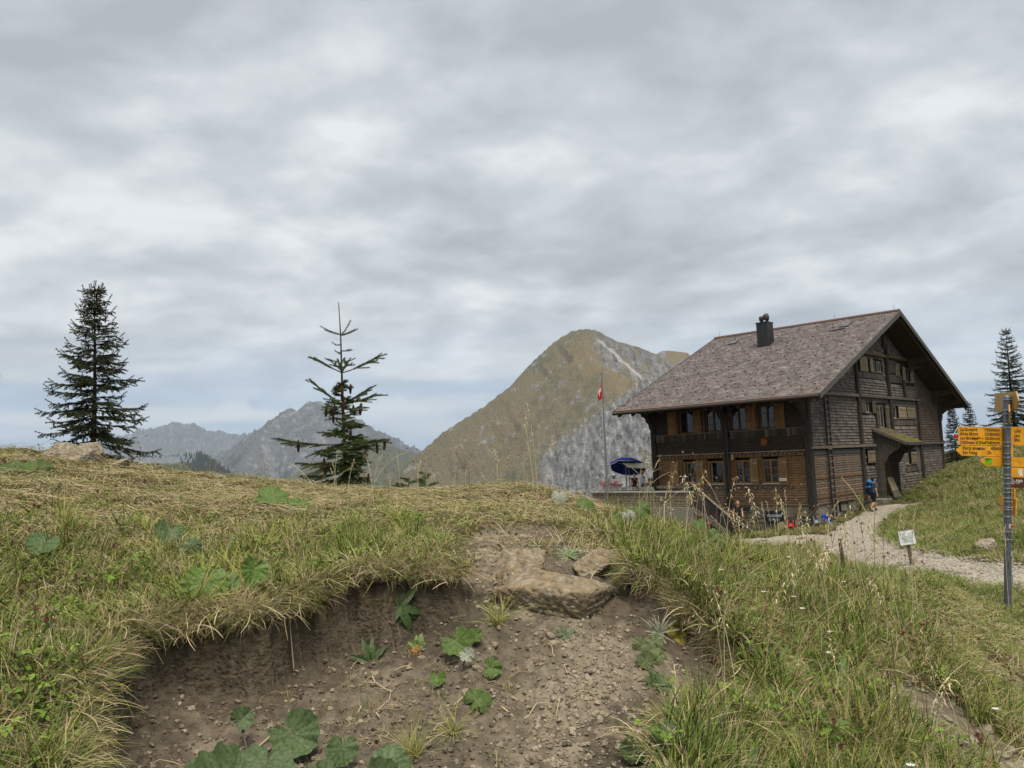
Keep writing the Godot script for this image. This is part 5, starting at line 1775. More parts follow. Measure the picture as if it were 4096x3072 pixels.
	obj("finial", mb, M.metal, o)
	mb = MB.new()
	mb.col = Color(0.6, 0.6, 0.58)
	mb.tube([Vector3(-0.02, 10.3, 0.05), Vector3(-0.03, 8.9, 0.06), Vector3(-0.06, 6.0, 0.08)], [0.006, 0.006, 0.006], 4)
	obj("halyard", mb, M.cloth, o)
	var fl := MB.new()
	var NW := 16
	var NH := 18
	for j in NH:
		for i in NW:
			var F := func(u: float, v: float) -> Vector3:   # u from the pole, v downwards: the cloth hangs in folds
				var w := 0.30 * smoothstep(-0.05, 0.75, v) + 0.03
				var x := -0.02 - w * u * (1.0 - 0.35 * u * v)
				var z := 0.07 * sin(u * 9.0 + v * 2.0) * (0.3 + v)
				return Vector3(x + 0.03, 10.15 - v * 1.15 - u * 0.22 * (1.0 - v * 0.4), z + 0.03)
			var u := (i + 0.5) / NW
			var v := (j + 0.5) / NH
			var cross := (absf(u - 0.55) < 0.13 and absf(v - 0.5) < 0.30) or (absf(v - 0.5) < 0.10 and absf(u - 0.55) < 0.38)
			fl.col = Color(0.75, 0.74, 0.74) if cross else Color(0.52, 0.018, 0.03)
			fl.quad(F.call((i + 1.0) / NW, (j + 1.0) / NH), F.call(i / float(NW), (j + 1.0) / NH), F.call(i / float(NW), j / float(NH)), F.call((i + 1.0) / NW, j / float(NH)))
	var flag := obj("flag", fl, M.cloth, self, Transform3D(Basis(), fb))
	tag(flag, "red flag with white cross hanging limp from the flagpole", "flag")
	stage("terrace")

func blooms(parent: Node3D, at: Vector3, w: float, n: int, red: Color, share: float, round_ := 0.0) -> void:
	var fo := MB.new()
	var fw := MB.new()
	for k in n * 3:
		var p := at + Vector3(rng.randf_range(-0.5, 0.5) * w, rng.randf_range(-0.08, 0.16), rng.randf_range(-0.5, 0.5) * (0.22 if round_ == 0.0 else w) + 0.03)
		var b := face_basis(Vector3(rng.randf_range(-0.7, 0.7), 1, rng.randf_range(-0.3, 1.0)), rng.randf() * TAU)
		if rng.randf() < share:
			fw.col = jit(red, 0.3)
			for q in 4:
				leaf_shape(fw, Transform3D(b * Basis(Vector3.UP, TAU * q / 4.0), p + Vector3(0, 0.03, 0)), 0.045, 0.04, 0, 0.2, 0.2, fw.col, fw.col * 1.2)
		else:
			var c := jit(Color(0.07, 0.11, 0.03), 0.3)
			leaf_shape(fo, Transform3D(b, p), 0.07, 0.05, 0, 0.4, 0.15, c, c * 1.2)
	if fo.v.size(): obj("foliage", fo, M.leafy, parent)
	if fw.v.size(): obj("flowers", fw, M.leafy, parent)

func make_wall_things() -> void:
	var mb := MB.new()
	# sun ornament
	var o := lthing("sun_ornament", "carved orange sun with wavy rays on the dark upper front", "ornament", Vector3(-2.33, 4.85, 0.10))
	mb.col = Color(0.30, 0.11, 0.028)
	mb.lathe(Vector3.ZERO, [Vector2(0.001, 0.05), Vector2(0.10, 0.045), Vector2(0.155, 0.02), Vector2(0.16, 0.0)].map(func(q): return q), 18, Basis(Vector3(1, 0, 0), Vector3(0, 0, 1), Vector3(0, -1, 0)))
	obj("disc", mb, M.wood_x, o)
	for k in 16:
		mb = MB.new()
		mb.col = jit(Color(0.28, 0.10, 0.028), 0.15)
		var l := 0.31 if k % 2 == 0 else 0.24
		mb.prism([Vector2(-0.028, 0.15), Vector2(0.028, 0.15), Vector2(0.012, 0.22), Vector2(0.0, l), Vector2(-0.02, 0.21)], Vector3.ZERO, Basis(Vector3(0, 0, 1), TAU * k / 16.0), 0.0, 0.02)
		obj("ray", mb, M.wood_x, o)
	# boards and plaques of the stone foot
	o = lthing("welcome_board", "dark blackboard with chalked welcome on the stone foot of the chalet", "sign", Vector3(-2.05, 1.08, 0.10))
	mb = MB.new()
	mb.col = Color(0.018, 0.022, 0.032)
	mb.box(Vector3.ZERO, Vector3(0.95, 0.56, 0.04))
	obj("board", mb, M.flat, o)
	var chalk := plain(Color(0.55, 0.58, 0.60), 0.9)
	letter(o, "WILLKOMMEN", Vector3(-0.38, 0.05, 0.024), 0.135, chalk, 0.62)
	letter(o, "BIENVENUE", Vector3(-0.32, -0.15, 0.024), 0.125, plain(Color(0.25, 0.27, 0.30), 0.9), 0.66)
	for q in [[-0.90, 1.40, 0.33, 0.25, Color(0.16, 0.10, 0.07), "brown square plaque on the stone foot beside the corner post"], [-2.91, 1.21, 0.32, 0.24, Color(0.13, 0.14, 0.15), "grey slate plaque on the stone foot left of the blackboard"], [-3.51, 1.45, 0.46, 0.22, Color(0.03, 0.03, 0.045), "dark blue plaque under the boarding near the stair foot"]]:
		mb = MB.new()
		mb.col = q[4]
		mb.bev(Vector3.ZERO, Vector3(q[2], 0.03, q[3]), 0.008, Basis(Vector3(1, 0, 0), Vector3(0, 0, 1), Vector3(0, -1, 0)))
		tag(obj("plaque", mb, M.flat, self, Transform3D(Basis(Vector3.UP, CH_TURN), to_world(Vector3(q[0], q[1], 0.09)))), q[5], "plaque")
	o = lthing("shutter_sign", "small white sign screwed to the lowest shutter near the chalet corner", "sign", Vector3(-1.445, 2.94, 0.125))
	mb = MB.new()
	mb.col = Color(0.66, 0.63, 0.55)
	mb.box(Vector3.ZERO, Vector3(0.39, 0.14, 0.015))
	obj("plate", mb, M.flat, o)
	mb = MB.new()
	mb.col = Color(0.2, 0.2, 0.2)
	for k in 7:
		mb.box(Vector3(-0.13 + k * 0.045, rng.randf_range(-0.01, 0.01), 0.009), Vector3(0.022, rng.randf_range(0.02, 0.05), 0.004))
	obj("lettering", mb, M.flat, o)
	# roof ladder on the gable
	o = lthing("ladder", "long dark wooden ladder fixed upright on the shingled gable", "ladder", Vector3(0.18, 1.0, -1.95))
	for s in [-1, 1]:
		mb = MB.new()
		mb.col = Color(0.045, 0.042, 0.04)
		mb.box(Vector3(0.0, 3.0, s * 0.22), Vector3(0.06, 6.15, 0.08))
		obj("rail", mb, M.wood_y, o)
	for k in 19:
		mb = MB.new()
		mb.col = Color(0.24, 0.235, 0.22)
		mb.box(Vector3(0.01, 0.22 + k * 0.315, 0), Vector3(0.045, 0.05, 0.40))
		obj("rung", mb, M.wood_z, o)
	# sheet of plywood leaning in the porch
	var p := [Vector3(0.86, 1.50, -8.55), Vector3(0.86, 1.50, -9.60), Vector3(0.42, 2.62, -9.62), Vector3(0.42, 2.62, -8.90)]
	o = lthing("plywood_board", "pale plywood sheet with a grey lower end leaning in the porch", "board", p[0])
	var nx: Vector3 = (p[1] - p[0]).cross(p[3] - p[0]).normalized() * 0.025
	for h in [[0.0, 0.36, Color(0.17, 0.155, 0.13), "lower_panel"], [0.36, 1.0, Color(0.44, 0.35, 0.22), "upper_panel"]]:
		var q: Array = [p[0].lerp(p[3], h[0]), p[1].lerp(p[2], h[0]), p[1].lerp(p[2], h[1]), p[0].lerp(p[3], h[1])]
		mb = MB.new()
		mb.col = h[2]
		var e := q.map(func(x): return x - p[0])
		mb.hexa([e[0] - nx, e[1] - nx, e[1] + nx, e[0] + nx, e[3] - nx, e[2] - nx, e[2] + nx, e[3] + nx])
		obj(h[3], mb, M.wood_y, o)
	# cellar hatch and shrub
	o = lthing("cellar_hatch", "dark framed cellar hatch low in the gable wall", "hatch", Vector3(0.02, 1.35, -3.55))
	mb = MB.new()
	mb.col = Color(0.28, 0.26, 0.22)
	mb.box(Vector3(-0.02, 0, 0), Vector3(0.04, 0.42, 0.9))
	obj("panel", mb, M.plaster, o)
	mb = MB.new()
	mb.col = Color(0.02, 0.02, 0.02)
	mb.box(Vector3(0, 0.22, 0), Vector3(0.08, 0.05, 1.0))
	mb.box(Vector3(0, 0, 0.48), Vector3(0.08, 0.42, 0.05))
	mb.box(Vector3(0, 0, -0.48), Vector3(0.08, 0.42, 0.05))
	obj("frame", mb, M.wood_z, o)
	o = lthing("wall_shrub", "small leafy shrub against the chalet gable behind the hiker", "shrub", Vector3(0.45, lground(0.45, -4.6), -4.6))
	mb = MB.new()
	mb.col = Color(0.12, 0.1, 0.06)
	for k in 7:
		mb.tube([Vector3(0, 0, 0), Vector3(rng.randf_range(-0.3, 0.3), rng.randf_range(0.5, 0.9), rng.randf_range(-0.35, 0.35))], [0.012, 0.004], 4)
	obj("stems", mb, M.bark, o)
	mb = MB.new()
	for k in 420:
		var q := Vector3(rng.randf_range(-1, 1), rng.randf_range(-1, 1), rng.randf_range(-1, 1)).normalized() * pow(rng.randf(), 0.5)
		var c := jit(Color(0.09, 0.115, 0.035).lerp(Color(0.19, 0.20, 0.07), rng.randf() * 0.7), 0.25)
		leaf_shape(mb, Transform3D(face_basis(q + Vector3(0.3, 0.6, 0), rng.randf() * TAU), Vector3(q.x * 0.28, 0.55 + q.y * 0.48, q.z * 0.42)), 0.08, 0.04, 0, 0.3, 0.1, c, c * 1.2)
	obj("crown", mb, M.leafy, o)
	# round of wood
	o = lthing("wood_round", "pale cut round of a log propped by the stone foot", "log", Vector3(-1.35, lground(-1.35, 0.9) + 0.22, 0.75))
	mb = MB.new()
	mb.col = Color(0.46, 0.38, 0.22)
	mb.lathe(Vector3.ZERO, [Vector2(0.001, 0.09), Vector2(0.2, 0.09)], 18, Basis(Vector3(1, 0, 0), Vector3(0, 0.2, 1).normalized(), Vector3(0, -1, 0.2).normalized()))
	obj("cut_face", mb, M.bark, o)
	mb = MB.new()
	mb.col = Color(0.15, 0.1, 0.06)
	mb.lathe(Vector3.ZERO, [Vector2(0.215, -0.09), Vector2(0.235, 0.0), Vector2(0.215, 0.09), Vector2(0.2, 0.092)], 18, Basis(Vector3(1, 0, 0), Vector3(0, 0.2, 1).normalized(), Vector3(0, -1, 0.2).normalized()))
	obj("bark", mb, M.bark, o)
	backpack("black backpack with bright red straps leaning at the chalet foot", Vector3(-0.75, 0, 1.05), Color(0.022, 0.024, 0.03), Color(0.55, 0.05, 0.03), 0.25, 0.30)
	backpack("dark blue backpack standing behind the red strapped one", Vector3(-0.35, 0, 0.62), Color(0.018, 0.022, 0.04), Color(0.03, 0.03, 0.03), 0.7, 0.15)
	backpack("black backpack with grey pocket leaning on the corner of the chalet", Vector3(0.22, 0, 0.42), Color(0.024, 0.024, 0.026), Color(0.22, 0.26, 0.28), 0.9, 0.35)
	backpack("bright blue backpack lying against the gable wall", Vector3(0.62, 0, -0.35), Color(0.012, 0.045, 0.30), Color(0.02, 0.02, 0.04), 1.4, 0.75)
	stage("wall things")

func backpack(label: String, at: Vector3, col: Color, trim: Color, turn: float, lean: float) -> void:
	at.y = lground(at.x, at.z)
	var o := lthing("backpack", label, "backpack", at, turn)
	var b := Basis(Vector3.RIGHT, -lean)
	var field := [[Vector3(0, 0.13, 0), Vector3(0, 0.42, 0), 0.155, 0.13], [Vector3(-0.07, 0.14, 0), Vector3(-0.06, 0.44, 0), 0.13, 0.11], [Vector3(0.07, 0.14, 0), Vector3(0.06, 0.44, 0), 0.13, 0.11], [Vector3(-0.05, 0.52, 0.01), Vector3(0.05, 0.52, 0.01), 0.09, 0.09]]
	var mb := MB.new()
	mb.col = col
	nets(mb, field, 0.028, 0.04, Transform3D(b, Vector3(0, 0.02, 0)))
	obj("bag", mb, M.cloth, o)
	mb = MB.new()
	mb.col = trim
	nets(mb, [[Vector3(-0.06, 0.16, 0.15), Vector3(0.06, 0.16, 0.15), 0.055, 0.055], [Vector3(-0.05, 0.26, 0.15), Vector3(0.05, 0.26, 0.15), 0.04, 0.04]], 0.022, 0.03, Transform3D(b, Vector3(0, 0.02, 0)))
	obj("pocket", mb, M.cloth, o)
	for s in [-1, 1]:
		mb = MB.new()
		mb.col = trim * 0.9
		mb.tube([b * Vector3(s * 0.09, 0.5, 0.10), b * Vector3(s * 0.12, 0.36, 0.19), b * Vector3(s * 0.13, 0.12, 0.17), b * Vector3(s * 0.16, 0.02, 0.12)], [0.018, 0.02, 0.018, 0.012], 6)
		obj("strap", mb, M.cloth, o)

# ------------------------------------------------------------------ spruces
# a shoot along +y set about with needles
func shoot_mesh(len: float, needles: int, nl: float, nw: float, seed_: int, dark: Color, light: Color, stem := 0.004) -> ArrayMesh:
	var g := RandomNumberGenerator.new()
	g.seed = seed_
	var mb := MB.new()
	mb.col = Color(0.075, 0.05, 0.03)
	mb.tube([Vector3.ZERO, Vector3(0, len, 0)], [stem, stem * 0.5], 4, false)
	for k in needles:
		var t := g.randf()
		var a := k * 2.399 + g.randf() * 0.6
		var out := Vector3(cos(a), 0, sin(a))
		var d := (out * g.randf_range(0.6, 1.0) + Vector3(0, g.randf_range(0.45, 1.0), 0)).normalized()
		var p := Vector3(0, t * len, 0)
		var l := nl * g.randf_range(0.75, 1.15) * (1.0 - 0.3 * smoothstep(0.85, 1.0, t))
		var s := d.cross(out.rotated(Vector3.UP, 0.7)).normalized()
		mb.col = dark.lerp(light, g.randf())
		var n := s.cross(d).normalized()
		var b := mb.v.size()
		for q in [p - s * nw * 0.5, p + s * nw * 0.5, p + d * l]:
			mb.v.append(q); mb.n.append(n); mb.c.append(mb.col)
		mb.i.append_array(PackedInt32Array([b, b + 2, b + 1]))
	return mb.mesh()

func cone_mesh() -> ArrayMesh:
	var mb := MB.new()
	var prof := []
	for k in 15:
		var t := k / 14.0
		var r := 0.0175 * pow(sin(PI * clampf(t * 0.86 + 0.10, 0.0, 1.0)), 0.65) * (1.0 + (0.10 if k % 2 == 0 else -0.08))
		prof.append(Vector2(maxf(r, 0.002), -0.132 + 0.132 * t))
	mb.col = Color(0.085, 0.042, 0.03)
	mb.lathe(Vector3.ZERO, prof, 8)
	return mb.mesh()

func aim(d: Vector3, roll := 0.0) -> Basis:     # +y along d
	var y := d.normalized()
	var x := y.cross(Vector3(0.13, 0.2, 0.97)).normalized()
	return Basis(x, y, x.cross(y)) * Basis(Vector3.UP, roll)

var shoots := []
var cone_m: ArrayMesh

func spruce(label: String, at: Vector3, height: float, radius: float, sd: int, cones: int, group: String, gaps := 0.5, bottom := 0.03) -> void:
	var g := RandomNumberGenerator.new()
	g.seed = sd
	var t := thing("spruce_tree", label, "tree", at, 0.0, group)
	var tk := MB.new()
	tk.col = Color(0.075, 0.06, 0.048)
	var pts := []
	var rad := []
	for k in 14:
		var u := k / 13.0
		pts.append(Vector3(sin(u * 5.0 + sd) * 0.02 * height * 0.2, u * height, cos(u * 4.0) * 0.015 * height * 0.2))
		rad.append(lerpf(0.017 * height, 0.004, u))
	tk.tube(pts, rad, 8)
	obj("trunk", tk, M.bark, t)
	var limbs := MB.new()
	limbs.col = Color(0.06, 0.045, 0.035)
	var xs := [[], [], []]
	var cs := [[], [], []]
	var tips := []
	var y := height * bottom
	while y < height * 0.985:
		var u := y / height
		var env := radius * pow(1.0 - u, 0.95) + 0.06 * radius
		var n := g.randi_range(4, 7) if u < 0.8 else 5
		var a0 := g.randf() * TAU
		for k in n:
			var a := a0 + TAU * k / n + g.randf_range(-0.4, 0.4)
			var l := env * (1.0 - gaps * pow(g.randf(), 1.6)) * (1.0 + 0.12 * g.randf())
			if l < 0.08:
				l = 0.08
			var out := Vector3(cos(a), 0, sin(a))
			var start := Vector3(pts[int(u * 13.0)].x, y + g.randf_range(-0.03, 0.03) * height * 0.3, pts[int(u * 13.0)].z)
			var rise := lerpf(-0.10, 0.55, smoothstep(0.15, 0.95, u)) + g.randf_range(-0.08, 0.08)
			var bp := []
			var br := []
			var segs := 6
			for s in segs + 1:
				var v := s / float(segs)
				bp.append(start + out * l * v + Vector3(0, l * (rise * v - 0.46 * v * v + 0.30 * v * v * v * v), 0) + Vector3(g.randf_range(-1, 1), 0, g.randf_range(-1, 1)) * 0.02 * l)
				br.append(lerpf(0.0035 * height * (1.0 - u) + 0.004, 0.002, v))
			limbs.tube(bp, br, 4, false)
			tips.append(bp[segs])
			# twigs
			var m := int(clampf(l / 0.030, 6, 64))
			for s in m:
				var v := (s + g.randf()) / m
				if v < 0.10 and u < 0.8:
					continue
				var f := v * segs
				var p: Vector3 = (bp[int(f)] as Vector3).lerp(bp[mini(int(f) + 1, segs)], f - int(f))
				var d := out.rotated(Vector3.UP, g.randf_range(0.45, 1.1) * (1.0 if s % 2 == 0 else -1.0))
				var tl := (0.10 + 0.24 * l * (1.0 - v * 0.65)) * g.randf_range(0.6, 1.1)
				d.y = g.randf_range(-0.65, -0.05) + 0.35 * u
				var cnt := maxi(1, int(tl / 0.11))
				for q in cnt:
					var kind := g.randi() % 3
					var pp := p + d.normalized() * (tl * q / cnt) + Vector3(0, -0.02 * q * q, 0)
					var dd := d + Vector3(g.randf_range(-0.4, 0.4), g.randf_range(-0.35, 0.15), g.randf_range(-0.4, 0.4))
					xs[kind].append(Transform3D(aim(dd, g.randf() * TAU).scaled(Vector3.ONE * g.randf_range(0.75, 1.25)), pp))
					var k2 := g.randf_range(0.7, 1.2)
					cs[kind].append(Color(k2 * g.randf_range(0.95, 1.15), k2, k2 * 0.95))
			# the shoot that ends the branch
			xs[0].append(Transform3D(aim(bp[segs] - bp[segs - 1] + Vector3(0, 0.05, 0)), bp[segs]))
			cs[0].append(Color(1.25, 1.25, 1.05))
		y += height * lerpf(0.036, 0.026, u) * g.randf_range(0.75, 1.25)
	xs[0].append(Transform3D(Basis().scaled(Vector3(0.8, 1.6, 0.8)), Vector3(pts[13].x, height * 0.97, pts[13].z)))
	cs[0].append(Color(1, 1, 1))
	obj("branches", limbs, M.bark, t)
	for k in 3:
		multi("crown", shoots[k], M.needle, xs[k], cs[k], t)
	for k in cones:
		var q: Vector3 = tips[tips.size() - 1 - int(pow(g.randf(), 1.3) * tips.size() * 0.95)]
		var ax := Vector3(q.x, 0, q.z) * g.randf_range(0.55, 1.0)
		obj("cone", cone_m, M.bark, t, Transform3D(Basis(Vector3.RIGHT, g.randf_range(-0.15, 0.15)).scaled(Vector3.ONE * g.randf_range(0.85, 1.15)), Vector3(ax.x, q.y - 0.02, ax.z)))

# the young spruce on the crest: few long branches, each one to be seen
func needled(mb: MB, a: Vector3, b: Vector3, sag: float, stem: float, nl: float, dense: float, g: RandomNumberGenerator, tone: float) -> Array:
	var len := a.distance_to(b)
	var pts := []
	for s in 6:
		var v := s / 5.0
		pts.append(a.lerp(b, v) + Vector3(0, -sag * sin(PI * v), 0))
	mb.col = Color(0.11, 0.075, 0.045)
	mb.tube(pts, [stem, stem * 0.9, stem * 0.8, stem * 0.7, stem * 0.6, stem * 0.5], 5, false)
	var n := int(len * dense)
	for k in n:
		var v := (k + g.randf()) / n
		var f := v * 5.0
		var i0 := mini(int(f), 4)
		var p: Vector3 = (pts[i0] as Vector3).lerp(pts[i0 + 1], f - i0)
		var ax: Vector3 = (pts[i0 + 1] - pts[i0]).normalized()
		var side := ax.cross(Vector3.UP if absf(ax.y) < 0.9 else Vector3.RIGHT).normalized().rotated(ax, g.randf() * TAU)
		var d := (side * g.randf_range(0.7, 1.0) + ax * g.randf_range(0.5, 1.0) + Vector3(0, 0.22, 0)).normalized()
		var l := nl * g.randf_range(0.75, 1.15)
		var s := d.cross(ax).normalized() * 0.0021
		mb.col = Color(0.042, 0.072, 0.022).lerp(Color(0.11, 0.155, 0.05), g.randf()) * tone
		var nn := s.cross(d).normalized()
		var bI := mb.v.size()
		for q in [p - s, p + s, p + d * l]:
			mb.v.append(q); mb.n.append(nn); mb.c.append(mb.col)
		mb.i.append_array(PackedInt32Array([bI, bI + 2, bI + 1]))
	return pts

func young_spruce(at: Vector3) -> void:
	var g := RandomNumberGenerator.new()
	g.seed = 77
	var t := thing("young_spruce", "slender young spruce with hanging brown cones on the dry grass crest", "tree", at)
	var K := 0.00134
	var P := func(x: float, y: float) -> Vector3: return Vector3((x - 790.0) * K, (1640.0 - y) * K, 0.0)
	var tk := MB.new()
	tk.col = Color(0.16, 0.10, 0.065)
	tk.tube([P.call(796, 1680), P.call(797, 1400), P.call(790, 960), P.call(787, 700), P.call(784, 385), P.call(778, 240), P.call(772, 115)], [0.022, 0.019, 0.014, 0.011, 0.008, 0.0055, 0.004], 8)
	obj("trunk", tk, M.bark, t)
	var ld := MB.new()
	needled(ld, P.call(784, 385), P.call(772, 112), 0.0, 0.005, 0.012, 900.0, g, 0.8)
	obj("leader", ld, M.needle, t)
	# attach y, tip x, tip y, depth, sag, side shoots
	var B := [
		[385, 630, 315, 0.05, -0.01, 0], [385, 675, 355, 0.12, -0.005, 0], [388, 862, 262, -0.05, 0.015, 0], [390, 885, 332, -0.12, -0.005, 0], [392, 930, 348, 0.04, -0.008, 0],
		[465, 722, 452, 0.05, -0.02, 0], [525, 740, 518, 0.03, -0.02, 0], [520, 856, 510, -0.05, -0.005, 1], [548, 768, 543, 0.03, 0.0, 0],
		[702, 575, 572, 0.08, 0.012, 3], [704, 1112, 548, -0.06, 0.03, 3], [690, 722, 608, 0.2, 0.0, 1], [690, 838, 570, -0.15, -0.01, 1], [695, 875, 628, 0.22, 0.0, 1], [690, 800, 620, 0.28, 0.0, 1],
		[785, 733, 832, 0.10, -0.03, 2], [785, 858, 805, -0.06, -0.04, 2], [800, 800, 850, 0.2, -0.03, 1],
		[960, 545, 757, 0.10, 0.03, 3], [958, 1008, 825, -0.10, 0.012, 3], [965, 1086, 900, 0.12, 0.015, 4], [960, 660, 905, -0.15, -0.02, 2], [962, 745, 940, 0.3, -0.02, 2], [970, 975, 985, 0.18, -0.05, 2], [970, 690, 970, 0.25, -0.04, 2],
		[1045, 698, 1042, 0.15, 0.0, 1], [1040, 932, 1008, -0.12, 0.0, 1], [1090, 735, 1085, 0.22, 0.0, 1], [1100, 875, 1085, 0.25, 0.0, 1], [1140, 918, 1132, 0.08, 0.0, 2], [1150, 710, 1205, 0.1, -0.04, 1], [1180, 850, 1120, 0.3, 0.0, 2], [1210, 760, 1210, 0.34, -0.01, 2],
		[1295, 275, 1230, 0.10, -0.03, 6], [1290, 1112, 1262, -0.10, -0.02, 6], [1290, 620, 1350, 0.35, -0.02, 4], [1290, 930, 1290, 0.4, 0.0, 4], [1280, 700, 1300, -0.4, 0.0, 4], [1285, 960, 1330, -0.35, 0.0, 3], [1300, 800, 1330, 0.5, -0.02, 4],
		[1420, 480, 1438, 0.18, -0.03, 4], [1400, 965, 1415, 0.12, -0.03, 3], [1430, 650, 1500, 0.4, -0.03, 4], [1420, 900, 1490, 0.45, -0.03, 4],
		[1520, 500, 1535, 0.15, -0.03, 4], [1510, 1005, 1575, 0.1, -0.05, 3], [1530, 930, 1600, 0.4, -0.03, 3], [1540, 660, 1595, 0.42, -0.03, 4], [1540, 800, 1600, 0.5, -0.03, 3],
	]
	for k in 84:
		var yy := g.randf_range(760, 1610)
		var fl := lerpf(60.0, 240.0, smoothstep(700.0, 1500.0, yy)) * g.randf_range(0.5, 1.0)
		var aa := g.randf() * TAU
		B.append([yy, 790.0 + cos(aa) * fl, yy + g.randf_range(-30, 45), sin(aa) * fl * K, -0.015, 1 + int(fl / 90.0)])
	for q in B:
		var a: Vector3 = P.call(788, q[0])
		var b: Vector3 = P.call(q[1], q[2])
		b.z = q[3]
		var mb := MB.new()
		var l := a.distance_to(b)
		var pts := needled(mb, a, b, q[4] * -1.0 if q[4] < 0.0 else q[4], 0.0045, 0.024, 1300.0, g, 0.9)
		var m: int = q[5] * 3
		for s in m:
			var v := 0.25 + 0.65 * (s + 0.5) / m
			var f := v * 5.0
			var p: Vector3 = (pts[int(f)] as Vector3).lerp(pts[mini(int(f) + 1, 5)], f - int(f))
			var ax: Vector3 = (b - a).normalized()
			var sd: Vector3 = ax.cross(Vector3.UP).normalized() * (1.0 if s % 2 == 0 else -1.0)
			var d := (ax * 0.9 + sd * g.randf_range(0.5, 0.9) + Vector3(0, g.randf_range(-0.35, 0.15), 0)).normalized()
			needled(mb, p, p + d * minf(l * g.randf_range(0.3, 0.5), 0.17), 0.0, 0.003, 0.024, 1300.0, g, 1.0)
		obj("branch", mb, M.needle, t)
	for c in [[757, 815, 0.10], [850, 800, -0.05], [815, 830, 0.2], [803, 870, 0.12], [675, 980, 0.12], [762, 975, 0.25], [835, 955, 0.2], [860, 970, -0.1], [965, 975, 0.18], [955, 985, 0.15], [437, 1250, 0.10], [1120, 1270, -0.08], [1055, 1295, -0.05], [980, 1350, 0.12], [678, 1405, 0.3], [740, 1050, 0.2], [868, 1180, 0.1], [1003, 1545, 0.1]]:
		var p: Vector3 = P.call(c[0], c[1])
		p.z = c[2]
		obj("cone", cone_m, M.bark, t, Transform3D(Basis(Vector3(0, 0, 1), g.randf_range(-0.12, 0.12)) * Basis(Vector3.RIGHT, g.randf_range(-0.1, 0.1)).scaled(Vector3.ONE * g.randf_range(0.85, 1.05)), p + Vector3(0, 0.01, 0)))

